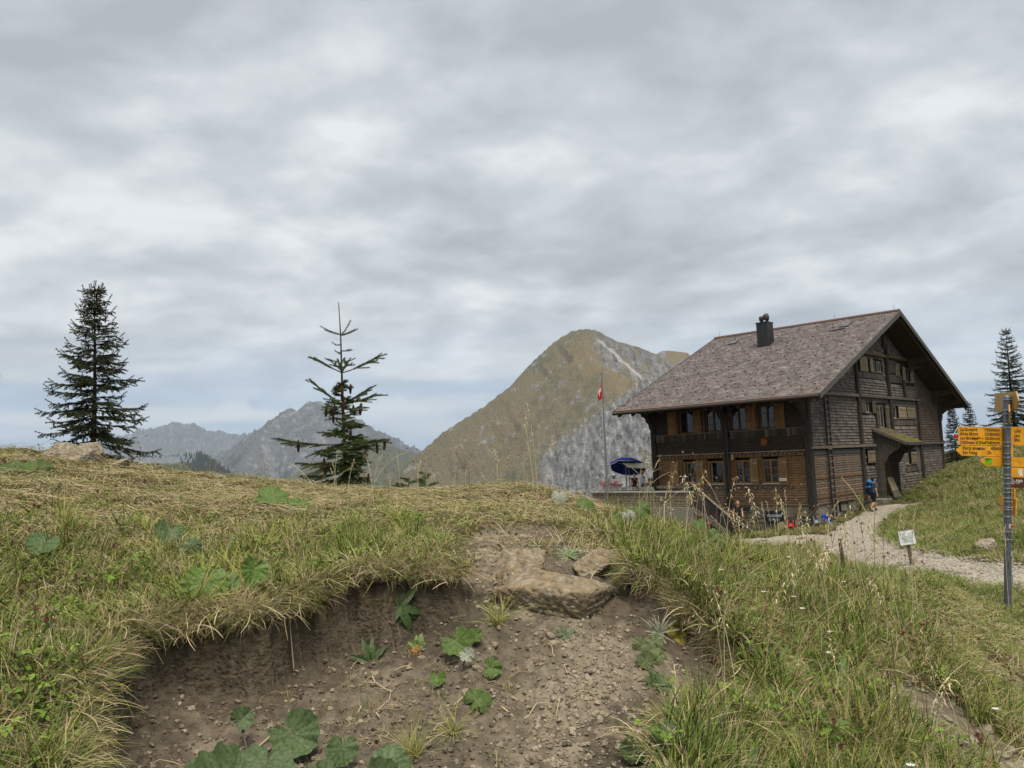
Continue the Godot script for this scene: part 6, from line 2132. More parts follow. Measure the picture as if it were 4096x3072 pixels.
func make_trees() -> void:
	for k in 3:
		shoots.append(shoot_mesh(0.18, 64, 0.040, 0.0115, 60 + k, Color(0.026, 0.040, 0.018), Color(0.060, 0.085, 0.032)))
	cone_m = cone_mesh()
	var p := polar(-27.5, 24.0)
	spruce("broad dark spruce full of cones behind the stony mound", Vector3(p.x, -1.35, p.y), 6.55, 2.05, 5, 110, "", 0.66)
	p = polar(31.7, 66.0)
	spruce("tall dark spruce rising behind the yellow signpost", Vector3(p.x, -1.6, p.y), 9.5, 2.35, 9, 40, "", 0.45)
	p = polar(28.45, 72.0)
	spruce("small spruce just beyond the far eave of the chalet", Vector3(p.x, -2.6, p.y), 5.3, 1.4, 12, 10, "", 0.5)
	p = polar(29.35, 78.0)
	spruce("spruce half hidden behind a smaller one past the chalet", Vector3(p.x, -2.6, p.y), 6.0, 1.35, 15, 10, "", 0.5)
	p = polar(-11.9, 9.1)
	young_spruce(Vector3(p.x, -0.20, p.y))
	# seedlings peeping over the crest
	for q in [[-7.6, 9.3, 0.34, "bushy spruce seedling beside the young spruce on the crest"], [-6.4, 9.6, 0.42, "low spruce seedling at the edge of the crest before the slope"]]:
		p = polar(q[0], q[1])
		var g := RandomNumberGenerator.new()
		g.seed = int(q[2] * 1000)
		var t := thing("spruce_seedling", q[3], "seedling", Vector3(p.x, ground(p.x, p.y) - 0.02, p.y))
		var tk := MB.new()
		tk.col = Color(0.1, 0.07, 0.045)
		tk.tube([Vector3.ZERO, Vector3(0.02, q[2], 0)], [0.008, 0.003], 6)
		obj("trunk", tk, M.bark, t)
		for k in 11:
			var mb := MB.new()
			var a := g.randf() * TAU
			var y: float = q[2] * (0.15 + 0.8 * k / 11.0)
			var l: float = 0.26 * (1.1 - 0.8 * k / 11.0)
			var d := Vector3(cos(a), 0.25, sin(a)).normalized() * l
			needled(mb, Vector3(0.01, y, 0), Vector3(0.01, y, 0) + d, -0.01, 0.003, 0.024, 1300.0, g, 0.9)
			for s in 4:
				var p2 := Vector3(0.01, y, 0) + d * (0.3 + 0.17 * s)
				needled(mb, p2, p2 + (d.normalized() + d.cross(Vector3.UP).normalized() * (0.8 if s % 2 == 0 else -0.8)).normalized() * l * 0.35, 0.0, 0.002, 0.024, 1300.0, g, 1.0)
			obj("branch", mb, M.needle, t)
	# the wood on the far hill and the dark firs on the crags
	var fx := []
	var g2 := RandomNumberGenerator.new()
	g2.seed = 4
	for k in 900:
		var x := g2.randf_range(-905, -770)
		var z := g2.randf_range(-2262, -2120)
		var top := 56.0 - 0.45 * absf(z + 2223.0 + (x + 904.0) * 0.35)
		if x > -860:
			top = minf(top, 50.0 - (x + 860.0) * 0.75)
		if x < -868 and g2.randf() < 0.8:
			continue
		fx.append(Transform3D(Basis().scaled(Vector3(1, g2.randf_range(0.7, 1.2), 1) * g2.randf_range(0.8, 1.3)), Vector3(x, top - 6.0, z)))
	for k in 60:
		var x := g2.randf_range(-1060, -905)
		fx.append(Transform3D(Basis().scaled(Vector3.ONE * g2.randf_range(0.3, 0.55)), Vector3(x, 50.5, -2160.0 - (x + 1060.0) * 0.36 + g2.randf_range(-12, 6))))
	for k in 46:
		var u := g2.randf()
		fx.append(Transform3D(Basis().scaled(Vector3.ONE * g2.randf_range(0.7, 1.2)), Vector3(lerpf(-470, -330, u), 58.0 - u * 22.0 + g2.randf_range(-10, 4), -3960.0)))
	var fir := MB.new()
	fir.col = Color(0.03, 0.042, 0.024)
	for k in 4:
		fir.lathe(Vector3(0, 3.0 + k * 2.6, 0), [Vector2(2.6 - 0.5 * k, 0), Vector2(1.6 - 0.35 * k, 1.6), Vector2(0.02, 4.4)], 7)
	var fo := multi("forest", fir.mesh(), M.leafy, fx, [])
	tag(fo, "dark conifer wood on the rounded hill below the far peaks", "forest")
	stage("trees")

# ------------------------------------------------------------------ signs along the path
# an arrow plate in its own plane: x to the right, y up; tip at x0 when left, at x1 when right
func plate(x0: float, x1: float, y0: float, y1: float, tip: float, t: float, col: Color) -> MB:
	var ym := (y0 + y1) * 0.5
	var ring := []
	if tip < 0.0:
		ring = [Vector2(x0, ym), Vector2(x0 - tip, y0), Vector2(x1, y0), Vector2(x1, y1), Vector2(x0 - tip, y1)]
	elif tip > 0.0:
		ring = [Vector2(x0, y0), Vector2(x1 - tip, y0), Vector2(x1, ym), Vector2(x1 - tip, y1), Vector2(x0, y1)]
	else:
		ring = [Vector2(x0, y0), Vector2(x1, y0), Vector2(x1, y1), Vector2(x0, y1)]
	var mb := MB.new()
	mb.col = col
	mb.prism(ring, Vector3.ZERO, Basis(), -t * 0.5, t * 0.5)
	return mb

func make_signpost() -> void:
	var base := ga(30.38, 9.7, -0.02)
	var face := 0.0
	var o := thing("signpost", "grey steel signpost carrying yellow trail arrows beside the gravel path", "signpost", base, face)
	o.rotation = Vector3(0, face, 0)
	o.transform.basis = Basis(Vector3(-base.z, 0, base.x).normalized(), -0.0) * o.transform.basis
	o.transform.basis = Basis(Vector3(base.x, 0, base.z).normalized(), deg_to_rad(4.6)) * o.transform.basis
	var mb := MB.new()
	mb.col = Color(0.17, 0.19, 0.22)
	mb.tube([Vector3(0, -0.3, 0), Vector3(0, 2.23, 0)], [0.034, 0.034], 18)
	obj("pole", mb, M.galv, o)
	mb = MB.new()
	mb.col = Color(0.2, 0.22, 0.24)
	mb.lathe(Vector3(0, 2.23, 0), [Vector2(0.036, -0.02), Vector2(0.036, 0.0), Vector2(0.02, 0.012), Vector2(0.001, 0.015)], 16)
	obj("cap", mb, M.galv, o)
	var YEL := Color(0.80, 0.36, 0.022)
	var ink := plain(Color(0.02, 0.014, 0.008), 0.6)
	var S := 0.00062     # one unit of the measured drawing
	var X := func(x: float) -> float: return (x - 1004.0) * S
	var Y := func(y: float) -> float: return 2.23 - (y - 180.0) * S
	var Z := -0.040
	var z := Vector3(0, 0, Z)
	# four-line arrow with red and white tip
	var s1 := obj("arrow_sign", plate(X.call(270), X.call(1010), Y.call(992), Y.call(692), 0.0, 0.012, YEL), M.enamel, o, Transform3D(Basis(Vector3.FORWARD, -0.012), z))
	obj("tip", plate(X.call(182), X.call(269), Y.call(992), Y.call(692), -0.055, 0.012, Color(0.72, 0.71, 0.68)), M.enamel, s1)
	var rd := MB.new()
	rd.col = Color(0.52, 0.015, 0.03)
	var ym: float = Y.call(848)
	rd.prism([Vector2(X.call(184), ym), Vector2(X.call(200), ym - 0.013), Vector2(X.call(268), ym - 0.013), Vector2(X.call(268), ym + 0.013), Vector2(X.call(200), ym + 0.013)], Vector3(0, 0, 0.0072), Basis(), -0.001, 0.001)
	obj("red_band", rd, M.enamel, s1)
	var zz := 0.0068
	var lines := [["La Gueyre", "1h50min", 755], ["Gros Mont", "2h30min", 826], ["Les Morteys", "4h30min", 897], ["Château-d'Oex", "7h40min", 967]]
	for q in lines:
		letter(s1, q[0], Vector3(X.call(296), Y.call(q[2] - 18), zz), 0.032, ink, 0.86 if q[0] != "Les Morteys" else 0.74)
		letter(s1, q[1], Vector3(X.call(702), Y.call(q[2] - 18), zz), 0.033, ink, 0.84)
	letter(s1, "Le Rotsé", Vector3(X.call(486), Y.call(886), zz), 0.013, ink, 0.9)
	mb = MB.new()   # crossed fork and knife
	mb.col = Color(0.10, 0.06, 0.03)
	for e in [-0.8, 0.8]:
		mb.box(Vector3(X.call(610), Y.call(868), 0.0072), Vector3(0.005, 0.030, 0.002), Basis(Vector3(0, 0, 1), e))
	for k in 3:
		mb.box(Vector3(X.call(652 + k * 12), Y.call(880), 0.0072), Vector3(0.004, 0.010, 0.002))
	obj("pictogram", mb, M.enamel, s1)
	# two-line arrow
	var s2 := obj("arrow_sign", plate(X.call(208), X.call(1150), Y.call(1174), Y.call(1006), -0.058, 0.012, YEL), M.enamel, o, Transform3D(Basis(Vector3.FORWARD, -0.004), z))
	letter(s2, "Petit Mont", Vector3(X.call(316), Y.call(1050), zz), 0.033, ink, 0.86)
	letter(s2, "Pt 1390", Vector3(X.call(556), Y.call(1054), zz), 0.020, ink, 0.84)
	letter(s2, "40min", Vector3(X.call(776), Y.call(1044), zz), 0.033, ink, 0.84)
	letter(s2, "Im Fang", Vector3(X.call(316), Y.call(1122), zz), 0.033, ink, 0.86)
	letter(s2, "2h", Vector3(X.call(716), Y.call(1116), zz), 0.033, ink, 0.84)
	# short arrow with green sticker
	var s3 := obj("arrow_sign", plate(X.call(600), X.call(1700), Y.call(1334), Y.call(1182), -0.055, 0.012, YEL), M.enamel, o, Transform3D(Basis(), z + Vector3(0, 0, -0.002)))
	mb = MB.new()
	mb.col = Color(0.20, 0.50, 0.012)
	mb.box(Vector3(X.call(733), Y.call(1258), 0.0072), Vector3(0.073, 0.064, 0.002))
	obj("sticker", mb, M.enamel, s3)
	mb = MB.new()
	mb.col = Color(0.02, 0.06, 0.01)
	for k in 2:
		mb.box(Vector3(X.call(732 - k * 18), Y.call(1218 + k * 16), 0.0086), Vector3(0.066 - k * 0.02, 0.006, 0.001))
	obj("lettering", mb, M.enamel, s3)
	# arrows to the right, cut by the picture's border
	var s4 := obj("arrow_sign", plate(X.call(1012), X.call(1950), Y.call(980), Y.call(676), 0.06, 0.012, YEL * 0.92), M.enamel, o, Transform3D(Basis(), z + Vector3(0, 0, -0.016)))
	for q in [["Unt", 750], ["Jau", 822], ["Mu", 894]]:
		letter(s4, q[0], Vector3(X.call(1170), Y.call(q[1] - 2), zz), 0.034, ink, 0.86)
	var s5 := obj("arrow_sign", plate(X.call(1012), X.call(1900), Y.call(1506), Y.call(1350), 0.06, 0.012, YEL), M.enamel, o, Transform3D(Basis(), z))
	mb = MB.new()
	mb.col = Color(0.7, 0.68, 0.6)
	mb.box(Vector3(X.call(1226), Y.call(1415), 0.0072), Vector3(0.016, 0.05, 0.002))
	mb.box(Vector3(X.call(1262), Y.call(1430), 0.0072), Vector3(0.03, 0.07, 0.002))
	obj("sticker", mb, M.enamel, s5)
	var s6 := obj("tourism_sign", plate(X.call(1010), X.call(1850), Y.call(1682), Y.call(1512), 0.0, 0.012, Color(0.10, 0.034, 0.026)), M.enamel, o, Transform3D(Basis(), z))
	mb = MB.new()
	mb.col = Color(0.50, 0.47, 0.44)
	for k in 18:
		var a := TAU * k / 18.0
		var b := TAU * (k + 0.8) / 18.0
		for r in [0.030, 0.020]:
			mb.box(Vector3(X.call(1112) + cos(a) * r, Y.call(1585) + sin(a) * r * 0.85, 0.0072), Vector3(0.004, 0.009, 0.002), Basis(Vector3(0, 0, 1), a))
	mb.box(Vector3(X.call(1112), Y.call(1585), 0.0072), Vector3(0.022, 0.012, 0.002), Basis(Vector3(0, 0, 1), 0.4))
	obj("emblem", mb, M.enamel, s6)
	letter(s6, "Alph", Vector3(X.call(1175), Y.call(1566), zz), 0.030, plain(Color(0.6, 0.58, 0.55), 0.6), 0.8)
	letter(s6, "Senn", Vector3(X.call(1175), Y.call(1606), zz), 0.013, plain(Color(0.45, 0.42, 0.4), 0.6), 0.9)
	# two plates turned away at the top: one sees their bare backs and edges
	var back := Color(0.42, 0.25, 0.06)
	obj("arrow_sign", plate(-0.20, 0.35, -0.10, 0.10, -0.06, 0.014, back), M.enamel, o, Transform3D(Basis(Vector3.UP, 1.42), Vector3(0.045, Y.call(262), -0.02)))
	obj("arrow_sign", plate(-0.16, 0.24, -0.095, 0.095, -0.06, 0.014, back), M.enamel, o, Transform3D(Basis(Vector3.UP, 1.05) * Basis(Vector3(0, 0, 1), -0.25), Vector3(0.04, Y.call(500), -0.03)))
	# turned plates lower down
	var s7 := obj("arrow_sign", plate(-0.02, 0.30, -0.055, 0.055, 0.05, 0.012, YEL), M.enamel, o, Transform3D(Basis(Vector3.UP, 1.15), Vector3(0.06, Y.call(1776), 0.02)))
	for q in [[0.06, Color(0.10, 0.32, 0.48), 0.05], [0.15, Color(0.15, 0.42, 0.02), 0.09], [0.25, Color(0.4, 0.03, 0.03), 0.03]]:
		mb = MB.new()
		mb.col = q[1]
		mb.box(Vector3(q[0], 0, 0.0072), Vector3(q[2], 0.07, 0.002))
		obj("sticker", mb, M.enamel, s7)
	obj("arrow_sign", plate(-0.05, 0.30, -0.05, 0.05, 0.05, 0.012, YEL), M.enamel, o, Transform3D(Basis(Vector3.UP, 1.5), Vector3(0.065, Y.call(1915), 0.0)))
	obj("arrow_sign", plate(-0.05, 0.30, -0.05, 0.05, 0.05, 0.012, YEL * 0.9), M.enamel, o, Transform3D(Basis(Vector3.UP, 1.42), Vector3(0.065, Y.call(2045), 0.0)))
	# clamps
	for y in [232, 405, 465, 630, 695, 938, 1000, 1118, 1185, 1292, 1355, 1468, 1525, 1612, 1690, 1756, 1846, 1906, 1996, 2034, 2150, 2395, 2520]:
		mb = MB.new()
		mb.col = Color(0.48, 0.49, 0.5)
		var yy: float = Y.call(y)
		var ring := []
		for k in 15:
			var a := TAU * k / 14.0
			ring.append(Vector3(cos(a) * 0.0365, yy, sin(a) * 0.0365))
		mb.tube(ring, ring.map(func(_q): return 0.0038), 5, false)
		for s in [-1, 1]:
			mb.box(Vector3(s * 0.022, yy, 0.036), Vector3(0.014, 0.012, 0.014))
		obj("clamp", mb, M.galv, o)
	mb = MB.new()
	mb.col = Color(0.6, 0.58, 0.56)
	mb.box(Vector3(0.012, Y.call(2303), 0.0335), Vector3(0.036, 0.04, 0.006))
	mb.col = Color(0.4, 0.03, 0.04)
	mb.box(Vector3(0.019, Y.call(2303), 0.0352), Vector3(0.024, 0.028, 0.006))
	obj("trail_mark", mb, M.enamel, o)
	mb = MB.new()
	mb.col = Color(0.6, 0.6, 0.58)
	mb.box(Vector3(0.024, Y.call(2740), 0.027), Vector3(0.014, 0.05, 0.006), Basis(Vector3.UP, 0.7))
	obj("label", mb, M.enamel, o)
	mb = MB.new()
	mb.col = Color(0.03, 0.03, 0.03)
	mb.tube([Vector3(-0.03, Y.call(2420), 0.02), Vector3(0.0, Y.call(2480), 0.037), Vector3(0.045, Y.call(2560), 0.02), Vector3(0.05, Y.call(2640), 0.0), Vector3(0.03, Y.call(2720), 0.02), Vector3(-0.02, Y.call(2960), 0.036), Vector3(0.04, Y.call(3120), 0.015), Vector3(0.035, Y.call(3230), 0.02)], [0.003, 0.003, 0.003, 0.003, 0.003, 0.003, 0.003, 0.003], 5)
	obj("wire", mb, M.metal, o)

func make_path_things() -> void:
	make_signpost()
	# small notice on a leaning stake
	var b := ga(25.45, 14.6, -0.01)
	var o := thing("notice_sign", "white notice with small figures on a leaning wooden stake", "sign", b, 0.0)
	o.transform.basis = Basis(Vector3(b.x, 0, b.z).normalized(), deg_to_rad(-7.0)) * o.transform.basis.scaled(Vector3(0.78, 0.9, 0.85))
	var mb := MB.new()
	mb.col = Color(0.19, 0.165, 0.14)
	mb.tube([Vector3(0.03, -0.2, 0), Vector3(0.02, 0.3, 0), Vector3(0.0, 0.72, 0)], [0.038, 0.04, 0.045], 9)
	obj("stake", mb, M.bark, o)
	mb = MB.new()
	mb.col = Color(0.27, 0.26, 0.235)
	mb.bev(Vector3(0, 0.56, 0.055), Vector3(0.345, 0.025, 0.265), 0.006, Basis(Vector3(1, 0, 0), Vector3(0, 0, 1), Vector3(0, -1, 0)))
	obj("backing_board", mb, M.wood_x, o)
	mb = MB.new()
	mb.col = Color(0.66, 0.71, 0.70)
	mb.box(Vector3(0, 0.555, 0.071), Vector3(0.325, 0.245, 0.005))
	var pl := obj("plate", mb, M.enamel, o)
	mb = MB.new()
	mb.col = Color(0.05, 0.055, 0.06)
	for s in [-1, 1]:
		# a walker and a cow, as the notice prints them
		mb.box(Vector3(s * 0.125, 0.630, 0.0745), Vector3(0.011, 0.030, 0.002))
		mb.box(Vector3(s * 0.125, 0.651, 0.0745), Vector3(0.009, 0.010, 0.002))
		mb.box(Vector3(s * 0.128 - 0.004, 0.607, 0.0745), Vector3(0.005, 0.022, 0.002), Basis(Vector3(0, 0, 1), 0.2))
		mb.box(Vector3(s * 0.122 + 0.004, 0.607, 0.0745), Vector3(0.005, 0.022, 0.002), Basis(Vector3(0, 0, 1), -0.2))
		mb.box(Vector3(s * 0.070, 0.618, 0.0745), Vector3(0.034, 0.011, 0.002))
		for e in [-0.012, 0.012]:
			mb.box(Vector3(s * 0.070 + e, 0.608, 0.0745), Vector3(0.004, 0.012, 0.002))
	obj("pictogram", mb, M.enamel, pl)
	mb = MB.new()
	mb.col = Color(0.09, 0.10, 0.105)
	for k in 5:
		var w: float = [0.22, 0.25, 0.21, 0.16, 0.23][k]
		var x := -w * 0.5
		while x < w * 0.5 - 0.012:
			var l := rng.randf_range(0.010, 0.034)
			mb.box(Vector3(x + l * 0.5 + 0.005, 0.578 - k * 0.024, 0.0745), Vector3(l, 0.008, 0.002))
			x += l + 0.007
	obj("lettering", mb, M.enamel, pl)
	mb = MB.new()
	mb.col = Color(0.62, 0.62, 0.6)
	mb.tube([Vector3(0.05, 0.38, 0.03), Vector3(0.11, 0.375, 0.04), Vector3(0.135, 0.39, 0.04)], [0.011, 0.011, 0.009], 7)
	obj("insulator", mb, M.enamel, o)
	# bare stake by the path
	b = ga(21.45, 15.6, -0.05)
	mb = MB.new()
	mb.col = Color(0.15, 0.12, 0.09)
	mb.tube([Vector3(0, -0.2, 0), Vector3(0.01, 0.4, 0), Vector3(0.0, 0.72, 0)], [0.035, 0.034, 0.028], 8)
	tag(obj("wooden_stake", mb, M.bark, self, Transform3D(Basis(Vector3(0, 0, 1), 0.04), b)), "thin weathered fence stake standing alone beside the gravel path", "stake")
	# marker post with red cap
	b = ga(31.95, 17.8, -0.05)
	o = thing("marker_post", "two grey posts under a red and white capped pipe end", "marker post", b, atan2(-b.x, -b.z))
	o.transform.basis = Basis(Vector3(b.x, 0, b.z).normalized(), deg_to_rad(8.0)) * o.transform.basis
	for q in [[-0.085, 0.05, 0.62, Color(0.42, 0.46, 0.47)], [0.035, 0.085, 0.66, Color(0.25, 0.25, 0.235)]]:
		mb = MB.new()
		mb.col = q[3]
		mb.tube([Vector3(q[0] + 0.03, -0.2, 0), Vector3(q[0], q[2], 0)], [q[1], q[1]], 9)
		obj("post", mb, M.bark, o)
	mb = MB.new()
	mb.col = Color(0.55, 0.035, 0.045)
	var pb := aim(Vector3(0.75, -0.28, 0.6))
	mb.lathe(Vector3(-0.06, 0.78, -0.06), [Vector2(0.001, -0.10), Vector2(0.08, -0.085), Vector2(0.12, -0.03), Vector2(0.125, 0.16)], 16, pb)
	obj("red_cap", mb, M.enamel, o)
	mb = MB.new()
	mb.col = Color(0.72, 0.70, 0.68)
	mb.lathe(Vector3(-0.06, 0.78, -0.06), [Vector2(0.127, 0.155), Vector2(0.13, 0.21), Vector2(0.10, 0.215)], 16, pb)
	obj("white_ring", mb, M.enamel, o)
	mb = MB.new()
	mb.col = Color(0.12, 0.10, 0.085)
	mb.lathe(Vector3(-0.06, 0.78, -0.06), [Vector2(0.10, 0.20), Vector2(0.001, 0.205)], 16, pb)
	obj("end_face", mb, M.bark, o)
	stage("signs")

# ------------------------------------------------------------------ people
# smooth union of tapered capsules, meshed as surface nets into mb
func nets(mb: MB, bones: Array, cell: float, blend: float, xf := Transform3D()) -> void:
	var lo := Vector3.ONE * 1e9
	var hi := -lo
	for b in bones:
		var r := maxf(b[2], b[3]) + cell * 2.5
		for e in [b[0], b[1]]:
			lo = lo.min(e - Vector3.ONE * r); hi = hi.max(e + Vector3.ONE * r)
	var nx := int((hi.x - lo.x) / cell) + 2
	var ny := int((hi.y - lo.y) / cell) + 2
	var nz := int((hi.z - lo.z) / cell) + 2
	var f := PackedFloat32Array()
	f.resize(nx * ny * nz)
	f.fill(1.0)
	for b in bones:
		var a: Vector3 = b[0]
		var ab: Vector3 = b[1] - a
		var l2 := maxf(ab.length_squared(), 1e-8)
		var r0: float = b[2]
		var r1: float = b[3]
		var m := maxf(r0, r1) + blend + cell * 2.0
		var p0 := ((a.min(b[1]) - Vector3.ONE * m - lo) / cell).floor().max(Vector3.ZERO)
		var p1 := ((a.max(b[1]) + Vector3.ONE * m - lo) / cell).ceil().min(Vector3(nx - 1, ny - 1, nz - 1))
		for z in range(int(p0.z), int(p1.z) + 1):
			for y in range(int(p0.y), int(p1.y) + 1):
				for x in range(int(p0.x), int(p1.x) + 1):
					var p := lo + Vector3(x, y, z) * cell
					var t := clampf((p - a).dot(ab) / l2, 0.0, 1.0)
					var d := p.distance_to(a + ab * t) - lerpf(r0, r1, t)
					var k := (z * ny + y) * nx + x
					var o := f[k]
					var h := maxf(blend - absf(o - d), 0.0) / blend
					f[k] = minf(o, d) - h * h * blend * 0.25
	var idx := {}
	var offs := [0, 1, nx, nx + 1, nx * ny, nx * ny + 1, nx * ny + nx, nx * ny + nx + 1]
	for z in nz - 1:
		for y in ny - 1:
			var row := (z * ny + y) * nx
			for x in nx - 1:
				var k := row + x
				var inside := 0
				for o in offs:
					if f[k + o] < 0.0: inside += 1
				if inside == 0 or inside == 8:
					continue
				var s := Vector3.ZERO
				var c := 0
				for e in [[0, 1], [2, 3], [4, 5], [6, 7], [0, 2], [1, 3], [4, 6], [5, 7], [0, 4], [1, 5], [2, 6], [3, 7]]:
					var fa := f[k + offs[e[0]]]
					var fb := f[k + offs[e[1]]]
					if (fa < 0.0) != (fb < 0.0):
						var t := fa / (fa - fb)
						var qa := Vector3(e[0] & 1, (e[0] >> 1) & 1, e[0] >> 2)
						var qb := Vector3(e[1] & 1, (e[1] >> 1) & 1, e[1] >> 2)
						s += qa.lerp(qb, t); c += 1
				var p := lo + (Vector3(x, y, z) + s / c) * cell
				var g := Vector3(f[k + 1] - f[k] + f[k + offs[7]] - f[k + offs[6]], f[k + nx] - f[k] + f[k + offs[7]] - f[k + offs[5]], f[k + offs[4]] - f[k] + f[k + offs[7]] - f[k + offs[3]])
				idx[k] = mb.vert(xf * p, (xf.basis * g).normalized())
	for k in idx:
		var z: int = k / (nx * ny)
		var y: int = (k / nx) % ny
		var x: int = k % nx
		for ax in 3:
			var st: int = [1, nx, nx * ny][ax]
			var u: int = [nx, nx * ny, 1][ax]
			var v: int = [nx * ny, 1, nx][ax]
			if (f[k] < 0.0) == (f[k + st] < 0.0):
				continue
			if not (idx.has(k - u) and idx.has(k - v) and idx.has(k - u - v)):
				continue
			var a: int = idx[k]; var b: int = idx[k - u]; var c: int = idx[k - u - v]; var d: int = idx[k - v]
			if f[k] < 0.0:
				mb.i.append_array(PackedInt32Array([a, c, b, a, d, c]))
			else:
				mb.i.append_array(PackedInt32Array([a, b, c, a, c, d]))

# joints for a figure 1.75 m tall facing +z; J overrides single joints
func person(label: String, at: Vector3, turn: float, J: Dictionary, look: Dictionary, scale := 1.0, cell := 0.026) -> Node3D:
	var j := {
		pelvis = Vector3(0, 0.95, 0), waist = Vector3(0, 1.08, 0), chest = Vector3(0, 1.30, 0.01), neck = Vector3(0, 1.47, 0), head = Vector3(0, 1.635, 0.02),
		ls = Vector3(0.175, 1.42, 0), le = Vector3(0.225, 1.14, -0.02), lw = Vector3(0.235, 0.90, 0.05), lh = Vector3(0.24, 0.80, 0.07),
		rs = Vector3(-0.175, 1.42, 0), re = Vector3(-0.225, 1.14, -0.02), rw = Vector3(-0.235, 0.90, 0.05), rh = Vector3(-0.24, 0.80, 0.07),
		ll = Vector3(0.09, 0.92, 0), lk = Vector3(0.095, 0.50, 0.02), la = Vector3(0.095, 0.09, -0.02), lt = Vector3(0.11, 0.03, 0.14),
		rl = Vector3(-0.09, 0.92, 0), rk = Vector3(-0.095, 0.50, 0.02), ra = Vector3(-0.095, 0.09, -0.02), rt = Vector3(-0.11, 0.03, 0.14)}
	j.merge(J, true)
	var t := thing("person", label, "person", at, turn)
	var X := Transform3D(Basis().scaled(Vector3.ONE * scale), Vector3.ZERO)
	var body := [[j.pelvis, j.waist, 0.135, 0.115], [j.waist, j.chest, 0.115, 0.135], [j.chest, j.neck, 0.125, 0.062], [j.ls, j.rs, 0.065, 0.065], [j.neck, j.head, 0.052, 0.075],
		[j.head + Vector3(0, 0.03, -0.02), j.head + Vector3(0, 0.035, 0.02), 0.092, 0.088], [j.head + Vector3(0, -0.03, 0.03), j.head + Vector3(0, -0.065, 0.045), 0.068, 0.045],
		[j.head + Vector3(0, -0.005, 0.095), j.head + Vector3(0, -0.02, 0.112), 0.012, 0.014]]
	for s in ["l", "r"]:
		body.append([j[s + "s"], j[s + "e"], 0.052, 0.042]); body.append([j[s + "e"], j[s + "w"], 0.042, 0.029]); body.append([j[s + "w"], j[s + "h"], 0.030, 0.034])
		body.append([j[s + "l"], j[s + "k"], 0.088, 0.058]); body.append([j[s + "k"], (j[s + "k"] as Vector3).lerp(j[s + "a"], 0.35), 0.056, 0.056]); body.append([(j[s + "k"] as Vector3).lerp(j[s + "a"], 0.35), j[s + "a"], 0.056, 0.036]); body.append([j[s + "a"], j[s + "t"], 0.042, 0.034])
	var mb := MB.new()
	mb.col = look.get("skin", Color(0.50, 0.28, 0.19))
	nets(mb, body, cell, 0.035, X)
	for s in ["l", "r"]:       # fingers and thumb
		var d: Vector3 = (j[s + "h"] - j[s + "w"]).normalized()
		var sd := d.cross(Vector3(1, 0.1, 0)).normalized()
		for k in 4:
			var r: Vector3 = j[s + "h"] + sd * (k - 1.5) * 0.019 + d * 0.015
			var l: float = [0.062, 0.072, 0.068, 0.052][k]
			var curl := Vector3(-0.25 if s == "l" else 0.25, 0, 0.2)
			mb.tube([X * r, X * (r + d * l * 0.55), X * (r + (d + curl).normalized() * l)], [0.0095, 0.009, 0.0075], 5)
		var th: Vector3 = j[s + "w"] + d * 0.05 + sd * 0.03
		mb.tube([X * th, X * (th + (d + sd * 0.9).normalized() * 0.035), X * (th + (d * 1.3 + sd * 0.7).normalized() * 0.065)], [0.012, 0.011, 0.009], 5)
		var ear: Vector3 = j.head + Vector3(0.09 if s == "l" else -0.09, 0.0, -0.005)
		mb.tube([X * (ear + Vector3(0, -0.025, 0)), X * (ear + Vector3(0, 0.0, -0.008)), X * (ear + Vector3(0, 0.03, -0.004))], [0.009, 0.014, 0.01], 5)
	obj("body", mb, M.skin, t)
	for s in [-1, 1]:
		mb = MB.new()
		mb.col = Color(0.03, 0.02, 0.015)
		var e: Vector3 = j.head + Vector3(s * 0.035, 0.015, 0.098)
		mb.box(X * e, Vector3(0.024, 0.010, 0.012) * scale)
		obj("eye", mb, M.skin, t)
	mb = MB.new()
	mb.col = Color(0.28, 0.10, 0.08)
	mb.box(X * (j.head + Vector3(0, -0.048, 0.096)), Vector3(0.042, 0.009, 0.014) * scale)
	obj("mouth", mb, M.skin, t)
	if look.has("top"):
		var b := [[j.waist + Vector3(0, -0.03, 0), j.chest, 0.132, 0.148], [j.chest, (j.chest as Vector3).lerp(j.neck, 0.65), 0.138, 0.085], [j.ls, j.rs, 0.074, 0.074]]
		if look.get("long", true):
			b.append([j.pelvis + Vector3(0, -0.02, 0), j.waist, 0.152, 0.132])
		if look.get("sleeves", true):
			for s in ["l", "r"]:
				b.append([j[s + "s"], (j[s + "s"] as Vector3).lerp(j[s + "e"], 0.7), 0.064, 0.062])
		mb = MB.new()
		mb.col = look.top
		nets(mb, b, cell, 0.03, X)
		obj("shirt", mb, M.cloth, t)
	if look.has("legs"):
		var b := [[j.pelvis + Vector3(0, 0.05, 0), j.pelvis, 0.140, 0.146]]
		for s in ["l", "r"]:
			b.append([j[s + "l"], (j[s + "l"] as Vector3).lerp(j[s + "k"], 1.0 if look.get("trousers", false) else 0.85), 0.104, 0.086 if not look.get("trousers", false) else 0.07])
			if look.get("trousers", false):
				b.append([j[s + "k"], j[s + "a"], 0.07, 0.05])
		mb = MB.new()
		mb.col = look.legs
		nets(mb, b, cell, 0.03, X)
		obj("trousers" if look.get("trousers", false) else "shorts", mb, M.cloth, t)
	if look.has("shoes"):
		for s in ["l", "r"]:
			mb = MB.new()
			mb.col = look.shoes
			nets(mb, [[j[s + "a"] + Vector3(0, 0.04, 0), j[s + "a"] + Vector3(0, -0.03, 0), 0.052, 0.055], [j[s + "a"] + Vector3(0, -0.03, 0), j[s + "t"], 0.055, 0.044]], 0.022, 0.03, X)
			obj("shoe", mb, M.cloth, t)
	mb = MB.new()
	mb.col = look.get("hair", Color(0.06, 0.035, 0.02))
